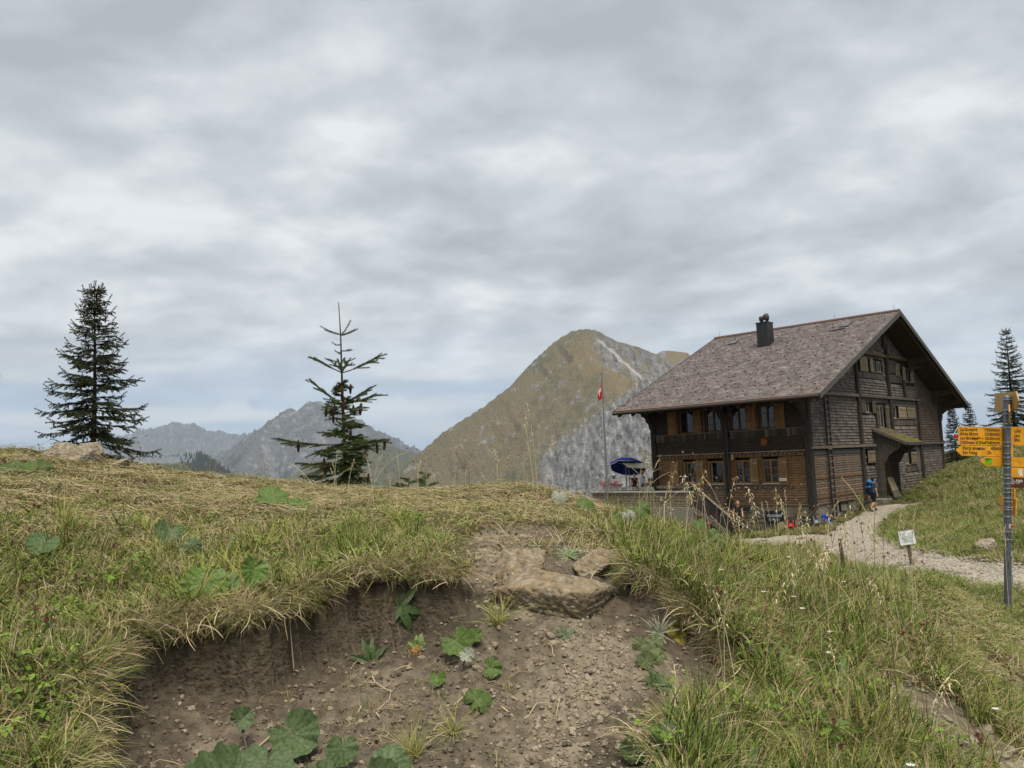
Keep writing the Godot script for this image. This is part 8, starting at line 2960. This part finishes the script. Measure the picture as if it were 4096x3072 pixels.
func make_grass() -> void:
	var green := [[0.42, G_DARK, G_MID], [0.40, G_MID, G_YEL], [0.13, G_YEL, STRAW], [0.05, STRAW2, BROWN]]
	var mixed := [[0.20, G_DARK, G_MID], [0.28, G_MID, G_YEL], [0.28, STRAW2, STRAW], [0.16, G_YEL, STRAW], [0.08, BROWN, STRAW2]]
	var dry := [[0.50, STRAW2, STRAW], [0.22, G_YEL, STRAW], [0.15, BROWN, STRAW2], [0.13, G_MID, G_YEL]]
	var straw := [[0.58, STRAW2, STRAW], [0.17, G_YEL, STRAW], [0.13, BROWN, STRAW2], [0.12, G_MID, G_YEL]]
	var leafc := [[0.5, G_DARK, G_MID], [0.5, G_MID, G_MID * 1.3]]
	var kinds := {}
	kinds.green = []; kinds.mixed = []; kinds.dry = []; kinds.straw = []; kinds.herb = []; kinds.short = []
	for k in 4:
		kinds.green.append(tuft(100 + k, 20, 0.045, 0.08, 0.22, 0.25, 1.15, 0.0040, green))
		kinds.mixed.append(tuft(120 + k, 20, 0.05, 0.06, 0.20, 0.35, 1.25, 0.0034, mixed))
		kinds.dry.append(tuft(140 + k, 18, 0.05, 0.05, 0.18, 0.5, 1.3, 0.0030, dry))
		kinds.straw.append(litter(160 + k, 26, 0.10, 0.04, 0.16, 0.0034, straw))
		kinds.short.append(tuft(180 + k, 26, 0.07, 0.025, 0.075, 0.3, 1.0, 0.0036, mixed))
		# low herbs: clover, hawkbit, lady's mantle
		var g := RandomNumberGenerator.new()
		g.seed = 200 + k
		var mb := MB.new()
		for s in 13:
			var a := g.randf() * TAU
			var r := 0.09 * sqrt(g.randf())
			var c := Vector3(cos(a) * r, g.randf_range(0.02, 0.075), sin(a) * r)
			var col := pick(g, leafc)
			for q in (3 if k < 2 else 1):
				var b := face_basis(Vector3(g.randf_range(-0.5, 0.5), 1, g.randf_range(-0.5, 0.5)), TAU * q / 3.0 + a)
				leaf_shape(mb, Transform3D(b, c), 0.012 if k < 2 else 0.024, 0.010 if k < 2 else 0.009, 0 if k < 2 else 1, 0.3, 0.2, col, col * 1.2, 0.0, s)
		kinds.herb.append(mb.mesh())
	var place := {}
	for q in kinds:
		place[q] = [[[], []], [[], []], [[], []], [[], []]]
	var add := func(kind: String, p: Vector3, nrm: Vector3, s: Vector3, tint: float) -> void:
		var v: Array = place[kind][rng.randi() % 4]
		var up := (Vector3.UP * 0.6 + nrm * 0.4).normalized()
		v[0].append(Transform3D(face_basis(up, rng.randf() * TAU).scaled_local(s), p))
		var k := tint * rng.randf_range(0.78, 1.22)
		v[1].append(Color(k * rng.randf_range(0.94, 1.08), k, k * rng.randf_range(0.9, 1.08)))
	var count := 0
	for k in 46000:
		var az := rng.randf_range(-43.0, 43.0)
		var d := 1.75 * pow(11.5 / 1.75, rng.randf())
		var pp := polar(az, d)
		var rm := 1.0
		if d < 5.6:
			rm = rim(pp.x, pp.y)
			if rm < 0.03 and not (d > 3.9 and rm < -0.05 and rng.randf() < 0.25):
				continue
		var inb := false
		for b in boulders:
			if absf(pp.x - b[0]) < b[2] and absf(pp.y - b[1]) < b[2]:
				inb = true
				break
		if inb:
			continue
		var p := Vector3(pp.x, ground(pp.x, pp.y), pp.y)
		var e := 0.06
		var nrm := Vector3(p.y - ground(pp.x + e, pp.y), e, p.y - ground(pp.x, pp.y + e)).normalized()
		var lu := lush(az, d)
		var patch := nz_mid.get_noise_2d(pp.x * 0.9 + 40.0, pp.y * 0.9)
		var r := rng.randf()
		var far := clampf((d - 2.0) / 8.0, 0.0, 1.0)
		var wide := 1.0 + 0.55 * far
		# the stony mound and the trodden way behind the boulders stay thin
		if az < -23.0 and d > 8.2 and rng.randf() < 0.75:
			continue
		var trod := smoothstep(6.0, 3.5, absf(az - 1.0)) * smoothstep(6.2, 5.0, d) * (1.0 - lu)
		if rng.randf() < trod * 0.7:
			continue
		if rng.randf() < lu:
			var hgt := rng.randf_range(0.45, 1.0) * (1.0 + 0.25 * patch)
			if az > 24.0 and d > 5.0: hgt *= 0.75
			if r < 0.46 + 0.25 * patch: add.call("green", p, nrm, Vector3(wide, hgt, wide), 1.0)
			elif r < 0.72: add.call("mixed", p, nrm, Vector3(wide, hgt, wide), 1.05)
			elif r < 0.82: add.call("dry", p, nrm, Vector3(wide, hgt * 1.1, wide), 1.0)
			elif r < 0.93: add.call("straw", p, nrm, Vector3.ONE * wide, 0.95)
			else: add.call("herb", p, nrm, Vector3.ONE * rng.randf_range(0.8, 1.5), 1.0)
		else:
			var mown := smoothstep(4.0, 5.6, d + patch * 1.2)
			if rng.randf() < mown:
				var hh := rng.randf_range(0.5, 1.0)
				if r < 0.36: add.call("straw", p, nrm, Vector3.ONE * wide * 0.95, 0.86)
				elif r < 0.72: add.call("short", p, nrm, Vector3(wide, hh, wide), 1.0 - 0.1 * patch)
				elif r < 0.82: add.call("dry", p, nrm, Vector3(wide, hh * 0.6, wide), 1.0)
				elif r < 0.97: add.call("mixed", p, nrm, Vector3(wide, hh * 0.6, wide), 1.0)
				else: add.call("herb", p, nrm, Vector3.ONE * rng.randf_range(0.6, 1.1), 1.0)
			else:
				var hh := rng.randf_range(0.35, 0.8)
				if r < 0.24 + 0.2 * patch: add.call("green", p, nrm, Vector3(wide, hh, wide), 1.0)
				elif r < 0.54: add.call("mixed", p, nrm, Vector3(wide, hh, wide), 1.0)
				elif r < 0.72: add.call("dry", p, nrm, Vector3(wide, hh, wide), 1.0)
				elif r < 0.94: add.call("straw", p, nrm, Vector3.ONE * wide * 0.9, 0.95)
				else: add.call("herb", p, nrm, Vector3.ONE * rng.randf_range(0.8, 1.4), 1.0)
		count += 1
	# withered grass and roots hanging over the broken edge of the turf
	for k in 2300:
		var u := rng.randf() * (HOLLOW.size() - 3.0) + 1.0
		var i := int(u)
		var q := polar(HOLLOW[i][0], HOLLOW[i][1]).lerp(polar(HOLLOW[i + 1][0], HOLLOW[i + 1][1]), u - i)
		var e := 0.05
		var gr := Vector2(hollow(q.x + e, q.y) - hollow(q.x - e, q.y), hollow(q.x, q.y + e) - hollow(q.x, q.y - e)).normalized()
		if i > 11 and i < 18:
			continue
		q += gr * rng.randf_range(-0.045, 0.06)
		for t in 6:
			var s := rim(q.x, q.y)
			q += gr * (0.012 - s) * 0.7
		var lip := ground(q.x + gr.x * 0.05, q.y + gr.y * 0.05)
		q += gr * rng.randf_range(-0.055, 0.05)
		var p := Vector3(q.x, lip - rng.randf_range(-0.015, 0.03), q.y)
		var out := Vector3(-gr.x, 0, -gr.y)
		var kind := "dry" if rng.randf() < 0.62 else "mixed" if rng.randf() < 0.7 else "green"
		var v: Array = place[kind][rng.randi() % 4]
		var up := (out * rng.randf_range(0.4, 1.5) + Vector3(0, rng.randf_range(-0.25, 0.8), 0) + Vector3(rng.randf_range(-0.3, 0.3), 0, rng.randf_range(-0.3, 0.3))).normalized()
		v[0].append(Transform3D(face_basis(up, rng.randf() * TAU).scaled_local(Vector3.ONE * rng.randf_range(0.25, 0.62)), p))
		var k2 := rng.randf_range(0.7, 1.15)
		v[1].append(Color(k2, k2, k2))
	# a few wisps on the bare earth, straw blown about
	for k in 240:
		var az := rng.randf_range(-22.0, 14.0)
		var d := rng.randf_range(2.1, 3.4)
		var pp := polar(az, d)
		if rim(pp.x, pp.y) > -0.06 or (dusty(pp.x, pp.y) > 0.4 and rng.randf() < 0.7):
			continue
		var p := Vector3(pp.x, ground(pp.x, pp.y), pp.y)
		if rng.randf() < 0.2:
			add.call("short", p, Vector3.UP, Vector3(0.45, 0.9, 0.45), 0.85)
		else:
			add.call("straw", p, Vector3.UP, Vector3(0.9, 0.5, 0.9) * rng.randf_range(0.2, 0.5), 0.9)
	# right hand hill and the ground about the chalet
	for k in 26000:
		var az := rng.randf_range(12.0, 42.0)
		var d := 9.0 * pow(64.0 / 9.0, rng.randf())
		var pp := polar(az, d)
		if d > 11.0 and path_at(pp.x, pp.y) < 0.97:
			continue
		var lc := Basis(Vector3.UP, -CH_TURN) * (Vector3(pp.x, 0, pp.y) - Vector3(CH_AT.x, 0, CH_AT.z))
		if lc.x < 0.15 and lc.z < 0.6 and lc.z > -22.0 and lc.x > -12.5:
			continue
		if lc.x < -2.6 and lc.x > -13.0 and lc.z < 2.6 and lc.z > 0.0:
			continue
		var p := Vector3(pp.x, ground(pp.x, pp.y), pp.y)
		var patch := nz_mid.get_noise_2d(pp.x * 0.22, pp.y * 0.22)
		var r := rng.randf() + patch * 0.55
		var s := 0.8 + d * 0.055
		var hh := s * rng.randf_range(0.35, 0.75) if d > 14.0 else rng.randf_range(0.6, 1.1)
		if lc.x > 0.0 and lc.x < 3.0 and lc.z < 0.0: hh *= 0.5
		if r < 0.12: add.call("herb", p, Vector3.UP, Vector3(s * 1.4, s * 1.1, s * 1.4), 0.9)
		elif r < 0.48: add.call("green", p, Vector3.UP, Vector3(s, hh, s), 1.0)
		elif r < 0.80: add.call("mixed", p, Vector3.UP, Vector3(s, hh, s), 1.0)
		else: add.call("dry", p, Vector3.UP, Vector3(s, hh, s), 0.95)
	var names := {"green": ["grass", "green blades of grass growing over turf, bank and hill", "grass"], "mixed": ["meadow_grass", "half withered meadow grass on turf, bank and hill", "grass"], "dry": ["dry_grass", "straw coloured withered grass on turf edges and crest", "grass"], "straw": ["straw_litter", "mown straw lying on the crest and turf", "straw"], "short": ["short_grass", "short mown stubble of the crest", "grass"], "herb": ["low_herbs", "small leaved clover and herbs low in the grass", "ground cover"]}
	for q in kinds:
		var root := Node3D.new()
		root.name = numbered(names[q][0])
		add_child(root)
		root.set_meta("kind", "stuff")
		tag(root, names[q][1], names[q][2])
		for k in 4:
			multi("blades" if q != "herb" else "leaves", kinds[q][k], M.grass, place[q][k][0], place[q][k][1], root)
	stage("grass %d" % count)

# tall stalks: 0 plain rye head, 1 nodding panicle, 2 open brown seed heads, 3 bare arching stem
func stalk_mesh(kind: int, sd: int, h: float) -> ArrayMesh:
	var g := RandomNumberGenerator.new()
	g.seed = sd
	var mb := MB.new()
	var a := g.randf() * TAU
	var out := Vector3(cos(a), 0, sin(a))
	var pts := []
	var rad := []
	var bend := g.randf_range(0.1, 0.45) if kind < 2 else g.randf_range(0.05, 0.3) if kind == 2 else g.randf_range(0.7, 1.1)
	var p := Vector3(0, -0.02, 0)
	var n := 10
	for k in n:
		var t := k / float(n - 1)
		pts.append(p)
		rad.append(lerpf(0.0017, 0.0010, t))
		var th := bend * (0.25 + 1.3 * t * t) * (1.35 if kind == 1 else 1.0)
		p += (Vector3.UP * cos(th) + out * sin(th)) * h / (n - 1)
	mb.col = (STRAW * 1.05).lerp(G_YEL, g.randf() * 0.35)
	if kind == 2: mb.col = BROWN.lerp(STRAW2, g.randf())
	mb.tube(pts, rad, 4, false)
	var tip: Vector3 = pts[n - 1]
	var dir: Vector3 = (pts[n - 1] - pts[n - 2]).normalized()
	if kind == 0:
		for k in 9:
			var q: Vector3 = tip - dir * 0.075 * k / 9.0
			mb.col = STRAW * g.randf_range(0.85, 1.2)
			var s := dir.cross(Vector3.UP).normalized().rotated(dir, k * 2.4)
			mb.ribbon([q, q + (dir + s * 0.5) * 0.010, q + (dir + s * 0.3) * 0.02], [0.002, 0.0055, 0.001], s.cross(dir).normalized())
	elif kind == 1:
		for k in 16:
			var q: Vector3 = tip - dir * 0.14 * k / 16.0
			mb.col = STRAW * g.randf_range(0.75, 1.15)
			var s := dir.cross(Vector3.UP).normalized().rotated(dir, k * 2.4)
			mb.ribbon([q, q + (dir * 0.6 + s * 0.7 + Vector3(0, -0.4, 0)) * 0.018, q + (dir * 0.5 + s * 0.8 + Vector3(0, -0.9, 0)) * 0.03], [0.001, 0.005, 0.001], s.cross(dir).normalized())
	elif kind == 2:
		for k in 5:
			var q: Vector3 = pts[n - 1 - k]
			var s := Vector3(g.randf_range(-1, 1), g.randf_range(0.3, 1.0), g.randf_range(-1, 1)).normalized()
			var e := q + s * g.randf_range(0.03, 0.09)
			mb.col = BROWN
			mb.tube([q, e], [0.001, 0.0008], 3, false)
			mb.col = BROWN.lerp(Color(0.2, 0.1, 0.06), g.randf())
			mb.lathe(e, [Vector2(0.001, -0.004), Vector2(0.006, 0.0), Vector2(0.005, 0.008), Vector2(0.001, 0.011)], 6)
	return mb.mesh()

func make_plants() -> void:
	var LEAF := Color(0.115, 0.185, 0.040)
	var BLUE := Color(0.112, 0.170, 0.070)
	leaf_plant("butterbur_plant", "butterbur with three big pale green leaves on the turf lip", "plant", [[-20.9, 3.32, 0.085, 1.2, -1.2, 0.09], [-19.3, 3.32, 0.05, 1.2, -2.0, 0.09], [-17.9, 3.28, 0.055, 1.2, -0.8, 0.13]], LEAF * 1.15)
	leaf_plant("butterbur_plant", "coltsfoot with one round leaf and torn smaller ones under the turf edge", "plant", [[-4.5, 3.16, 0.062, 0.9, -1.0, 0.05], [-3.3, 3.16, 0.03, 0.6, 0.3, 0.03]], LEAF * 0.9, -1, true)
	leaf_plant("butterbur_plant", "coltsfoot of three small hole-eaten leaves on bare earth", "plant", [[-5.9, 2.98, 0.030, 1.2, -1.6, 0.03], [-3.9, 3.02, 0.028, 1.2, -1.0, 0.05], [-2.3, 2.92, 0.036, 1.0, -0.3, 0.04]], LEAF, 1, true)
	leaf_plant("butterbur_plant", "lone ragged coltsfoot leaf with brown holes beside the trodden way", "plant", [[-3.4, 2.72, 0.048, 0.9, 0.5, 0.025]], LEAF * 0.95, -1, true)
	leaf_plant("butterbur_plant", "large butterbur clump with five spreading leaves in the hollow", "plant", [[-17.3, 2.55, 0.085, 1.0, -1.4, 0.03], [-15.6, 2.66, 0.075, 1.2, -0.4, 0.06], [-19.5, 2.48, 0.11, 1.1, -1.9, 0.02], [-18.8, 2.74, 0.035, 1.4, 1.2, 0.08], [-21.6, 2.55, 0.035, 1.2, -2.6, 0.03]], BLUE)
	leaf_plant("butterbur_plant", "butterbur with upright folded leaf and two flat ones in the hollow", "plant", [[-12.4, 2.5, 0.045, 1.8, -1.2, 0.07], [-13.4, 2.42, 0.07, 1.0, -2.2, 0.02], [-10.4, 2.40, 0.065, 1.0, -0.6, 0.02], [-9.4, 2.42, 0.06, 1.0, 0.2, 0.03]], BLUE)
	leaf_plant("butterbur_plant", "two grey green coltsfoot leaves standing in the turf", "plant", [[-23.1, 4.3, 0.065, 1.2, -1.3, 0.10], [-21.9, 4.2, 0.06, 0.9, -0.4, 0.07]], BLUE)
	leaf_plant("butterbur_plant", "single coltsfoot leaf standing in grass far from the hollow", "plant", [[-30.1, 4.1, 0.065, 1.2, -1.3, 0.10]], BLUE)
	leaf_plant("butterbur_plant", "broad curled butterbur leaf on the dry crest", "plant", [[-16.9, 5.7, 0.13, 0.5, 0.2, 0.06], [-15.2, 5.6, 0.10, 0.5, 0.0, 0.04]], LEAF)
	leaf_plant("butterbur_plant", "butterbur showing a white underside on the crest before the terrace", "plant", [[3.0, 6.2, 0.06, 1.2, -1.6, 0.10], [4.7, 6.0, 0.075, 0.8, 0.2, 0.06]], LEAF, 0)
	leaf_plant("butterbur_plant", "butterbur with bleached leaf in the bank before the stone terrace wall", "plant", [[7.7, 5.6, 0.055, 1.4, -1.2, 0.12], [8.6, 5.4, 0.06, 1.5, -0.6, 0.20], [6.9, 5.5, 0.05, 0.9, 0.8, 0.08]], LEAF, 0)
	leaf_plant("butterbur_plant", "butterbur leaf clump at the foot of the stair parapet", "plant", [[12.5, 5.6, 0.05, 1.2, -1.2, 0.17], [13.4, 5.5, 0.045, 1.0, 0.4, 0.13], [12.9, 5.4, 0.04, 1.3, -2.0, 0.10]], LEAF)
	leaf_plant("butterbur_plant", "dark herb with round leaves at the edge of the trodden way", "plant", [[8.1, 2.42, 0.045, 0.8, -1.0, 0.03], [9.4, 2.36, 0.05, 0.8, 0.0, 0.03], [7.2, 2.4, 0.035, 0.8, -2.0, 0.02]], BLUE)
	leaf_plant("mantle_plant", "lady's mantle with fan leaves hanging from the right turf edge", "plant", [[8.9, 3.24, 0.038, 1.0, -1.2, 0.04], [8.2, 3.2, 0.036, 1.0, -2.4, 0.02], [9.2, 3.14, 0.036, 1.0, 0.6, 0.02], [8.4, 3.1, 0.036, 1.0, 2.4, 0.01]], Color(0.13, 0.16, 0.06))
	leaf_plant("butterbur_plant", "green leaf plant on the left of the stony mound", "plant", [[-31.3, 7.3, 0.10, 0.8, -1.0, 0.06], [-30.4, 7.3, 0.09, 0.8, 0.4, 0.05], [-31.9, 7.2, 0.08, 0.8, 2.2, 0.05]], LEAF * 0.8)
	rosette("rosette_plant", "green hawkbit rosette hanging over the corner of the turf block", "plant", -8.4, 3.42, 11, 0.12, 0.04, Color(0.085, 0.135, 0.045), 0.1, 1.3, 0.12)
	rosette("rosette_plant", "small hawkbit rosette below the turf edge", "plant", -10.4, 3.30, 7, 0.10, 0.026, Color(0.07, 0.115, 0.035), 0.1, 1.3)
	rosette("rosette_plant", "pale lobed leaf rosette next to the hawkbit", "plant", -7.2, 3.36, 7, 0.055, 0.03, Color(0.20, 0.28, 0.09), 0.2, 1.3, 0.2)
	rosette("rosette_plant", "orange withered leaf under the hawkbit", "plant", -7.4, 3.33, 4, 0.065, 0.03, Color(0.36, 0.17, 0.04), -0.4, 1.4)
	rosette("rosette_plant", "yellow autumn leaf plant on the right turf edge", "plant", 10.6, 3.42, 8, 0.08, 0.035, Color(0.38, 0.31, 0.05), 0.4, 0.9, 0.25)
	rosette("rosette_plant", "orange autumn leaf lying in the left turf", "plant", -26.4, 3.36, 5, 0.07, 0.035, Color(0.45, 0.24, 0.04), 0.2, 0.6, 0.25)
	rosette("rosette_plant", "silver grey spiky tuft on the right turf edge", "plant", 9.4, 3.40, 18, 0.10, 0.008, Color(0.27, 0.29, 0.20), 0.5, 1.0)
	rosette("rosette_plant", "silver sedge cushion growing on top of the boulders", "plant", 3.4, 3.86, 22, 0.075, 0.007, Color(0.22, 0.30, 0.15), 0.5, 0.6)
	rosette("rosette_plant", "spiky green cushion on the cracked earth under the big boulder", "plant", 3.0, 3.27, 20, 0.055, 0.008, Color(0.14, 0.18, 0.09), 0.4, 1.0)
	rosette("rosette_plant", "dark leafy herb on the right of the trodden way", "plant", 8.9, 2.96, 14, 0.06, 0.025, Color(0.075, 0.115, 0.04), 0.5, 0.6, 0.15)
	for q in [[11.8, 2.5, "broad leaved dandelion rosette beside the round leaved herb"], [10.6, 2.35, "dandelion rosette spreading over the right edge of the trodden way"], [24.0, 2.8, "dandelion rosette close to the crumbling shale ledge"], [13.2, 2.36, "large dandelion rosette low on the right bank"]]:
		rosette("rosette_plant", q[2], "plant", q[0], q[1], 12, 0.14, 0.045, Color(0.10, 0.155, 0.045), 0.6, 0.4, 0.14)
	for k in 4:
		var q: Array = [[16.0, 3.4], [18.5, 3.0], [14.6, 4.6], [20.5, 3.6]][k]
		rosette("rosette_plant", ["fresh green dandelion rosette right of the bare turf edge", "fresh dandelion rosette among spent clover heads", "fresh dandelion rosette high on the bank before the stairs", "fresh dandelion rosette under arching straw stems"][k], "plant", q[0], q[1], 10, 0.13, 0.04, Color(0.12, 0.185, 0.05), 0.8, 0.4, 0.14)
	make_roots()
	# strong single tufts
	var bl := [[0.35, G_MID, G_YEL], [0.45, G_YEL, G_YEL * 1.25], [0.2, G_YEL, STRAW]]
	for q in [[-21.6, 3.30, 1.0, "big yellow green sedge tuft spilling over the left turf edge"], [-17.6, 4.2, 0.8, "bright sedge tuft standing in the left turf"], [-29.0, 4.9, 0.8, "yellow green sedge tuft near the left border of the turf"], [1.6, 3.42, 0.45, "small grass tuft growing at the foot of the boulders"], [-1.7, 3.3, 0.6, "green fescue tuft on the earth step left of the boulders"], [-7.8, 2.52, 0.5, "dark fescue tuft rooted in the bare hollow"], [-5.0, 2.6, 0.45, "thin fescue tuft in the bare hollow by the trodden way"]]:
		var p := ga(q[0], q[1])
		var toe := -Vector3(p.x, 0, p.z).normalized()
		tag(obj("grass_tuft", tuft(5000 + int(q[0] * 10), 70, 0.05, 0.12, 0.30, 0.3, 1.1, 0.0046, bl), M.grass, self, Transform3D(face_basis((Vector3.UP + toe * 0.5), 0.4).scaled_local(Vector3.ONE * q[2]), p)), q[3], "grass tuft")
	var kinds := []
	for k in 5:
		kinds.append(tuft(5400 + k, 60, 0.05, 0.10, 0.30, 0.25, 1.15, 0.0046, bl if k < 3 else [[0.6, G_DARK, G_MID], [0.4, G_MID, G_YEL]]))
	for k in 64:
		var az := rng.randf_range(9.5, 33.0) if k < 42 else rng.randf_range(-33.0, -5.0)
		var p := ga(az, rng.randf_range(2.4, 6.2) if k < 42 else rng.randf_range(2.7, 5.0))
		if rim(p.x, p.z) < 0.05:
			continue
		var kk := k % 5
		tag(obj("grass_tuft", kinds[kk], M.grass, self, Transform3D(face_basis(Vector3(rng.randf_range(-0.2, 0.2), 1, rng.randf_range(0.0, 0.4)), rng.randf() * TAU).scaled_local(Vector3.ONE * rng.randf_range(0.55, 1.05)), p)), "bright yellow green sedge tuft standing out of the bank" if kk < 3 else "deep green grass tuft standing out of the bank", "grass tuft", "bright sedge tufts" if kk < 3 else "deep green grass tufts")
	# tall stalks
	var sm := []
	for k in 4:
		for s in 4:
			sm.append(stalk_mesh(k, 400 + k * 10 + s, 0.5))
	var labels := ["straw stalk with a pale ear standing above the grass", "straw stalk with a nodding panicle above the grass", "brown dead flower stem with seed heads above the grass", "bare arching straw stem above the grass"]
	var put := func(az: float, d: float, h: float, kind: int) -> void:
		var p := ga(az, d)
		var o := obj("grass_stalk", sm[kind * 4 + rng.randi() % 4], M.leafy, self, Transform3D(Basis(Vector3.UP, rng.randf() * TAU).scaled_local(Vector3(1.15, h / 0.5, 1.15)), p))
		tag(o, labels[kind], "grass stalk", ["straw ears on the meadow", "nodding straw panicles on the meadow", "dead flower stems on the meadow", "arching straw stems on the meadow"][kind])
	for k in 95:
		put.call(rng.randf_range(7.0, 28.5), rng.randf_range(4.4, 6.6), rng.randf_range(0.32, 0.66), [0, 0, 1, 1, 2, 3][rng.randi() % 6])
	for k in 48:
		put.call(rng.randf_range(-14.0, 8.0), rng.randf_range(6.6, 8.4), rng.randf_range(0.15, 0.42), [0, 1, 2, 2][rng.randi() % 4])
	for k in 26:
		put.call(rng.randf_range(-33.0, -8.0), rng.randf_range(5.0, 8.5), rng.randf_range(0.15, 0.42), [0, 1, 2, 3][rng.randi() % 4])
	for k in 36:
		put.call(rng.randf_range(12.0, 33.0), rng.randf_range(2.6, 4.6), rng.randf_range(0.25, 0.5), [0, 1, 2, 2, 3][rng.randi() % 5])
	for q in [[0.5, 6.6, 0.78, 1], [1.5, 6.4, 0.62, 0], [1.2, 6.5, 0.6, 0], [2.0, 6.5, 0.5, 1], [7.4, 5.4, 0.55, 3], [10.2, 5.0, 0.72, 3], [23.2, 4.6, 0.95, 3], [24.7, 4.6, 1.05, 3], [25.2, 4.7, 0.7, 0], [30.4, 5.6, 1.0, 0], [-10.6, 5.6, 0.55, 3], [-9.9, 5.5, 0.5, 3], [-13.2, 5.2, 0.5, 3], [-16.4, 5.6, 0.52, 3]]:
		put.call(q[0], q[1], q[2], q[3])
	# the blurred spray close to the left border
	for q in [[-33.2, 3.2, 0.95], [-32.4, 3.6, 0.72]]:
		put.call(q[0], q[1], q[2], 1)
	# spent clover heads
	var hm := MB.new()
	hm.col = Color(0.16, 0.075, 0.045)
	for k in 40:
		var y := 1.0 - 2.0 * (k + 0.5) / 40.0
		var a := k * 2.399
		var d := Vector3(cos(a) * sqrt(1.0 - y * y), y, sin(a) * sqrt(1.0 - y * y))
		hm.col = Color(0.20, 0.09, 0.055).lerp(Color(0.10, 0.05, 0.035), rng.randf())
		hm.ribbon([d * 0.004, d * 0.013], [0.005, 0.0015], d.cross(Vector3(0.3, 0.9, 0.2)).normalized())
	var head := hm.mesh()
	var hs := MB.new()
	hs.col = Color(0.12, 0.12, 0.04)
	hs.tube([Vector3(0, 0, 0), Vector3(0.01, -0.08, 0), Vector3(0, -0.18, 0.01)], [0.0012, 0.0012, 0.0012], 4, false)
	var stem := hs.mesh()
	for k in 60:
		var az := rng.randf_range(12.0, 32.0) if k < 46 else rng.randf_range(-32.0, -24.0)
		var d := rng.randf_range(2.5, 6.0)
		var p := ga(az, d, rng.randf_range(0.09, 0.17))
		var t := thing("clover_blossom", "spent brown clover head in the grass", "flower", p, rng.randf() * TAU, "spent clover heads in the meadow")
		obj("head", head, M.leafy, t)
		obj("stem", stem, M.leafy, t)
	var wm := MB.new()
	for k in 14:
		var a := TAU * k / 14.0
		wm.col = Color(0.7, 0.68, 0.66) if k % 4 else Color(0.5, 0.32, 0.4)
		wm.ribbon([Vector3(cos(a), 0.2, sin(a)) * 0.003, Vector3(cos(a), 0.4, sin(a)) * 0.014], [0.004, 0.003], Vector3(-sin(a), 0, cos(a)))
	var white := wm.mesh()
	for k in 12:
		var p := ga(rng.randf_range(11.0, 31.0), rng.randf_range(2.8, 5.5), rng.randf_range(0.1, 0.18))
		var t := thing("clover_flower", "small whitish clover flower in the bank grass", "flower", p, rng.randf() * TAU, "whitish flowers in the bank")
		obj("head", white, M.leafy, t)
		obj("stem", stem, M.leafy, t)
	stage("plants")

# dead roots and stems sticking out of the cut and lying on the earth
func make_roots() -> void:
	for k in 34:
		var az := rng.randf_range(-23.0, 13.0)
		var d := rng.randf_range(2.2, 3.3)
		var pp := polar(az, d)
		if rim(pp.x, pp.y) > -0.04:
			continue
		var a := rng.randf() * TAU
		var pts := []
		var rad := []
		var l := rng.randf_range(0.08, 0.26)
		for s in 7:
			var q := pp + Vector2(cos(a), sin(a)) * l * s / 6.0
			pts.append(Vector3(q.x, ground(q.x, q.y) + 0.005 + 0.012 * sin(s * 1.3 + k), q.y))
			rad.append(lerpf(0.0032, 0.001, s / 6.0))
			a += rng.randf_range(-0.35, 0.35)
		var mb := MB.new()
		mb.col = STRAW2.lerp(STRAW, rng.randf()) if rng.randf() < 0.7 else BROWN
		mb.tube(pts, rad, 5)
		tag(obj("dead_stem", mb, M.leafy, self), "dry root or stem lying on the bare earth of the hollow", "stem", "dry stems on the bare earth")
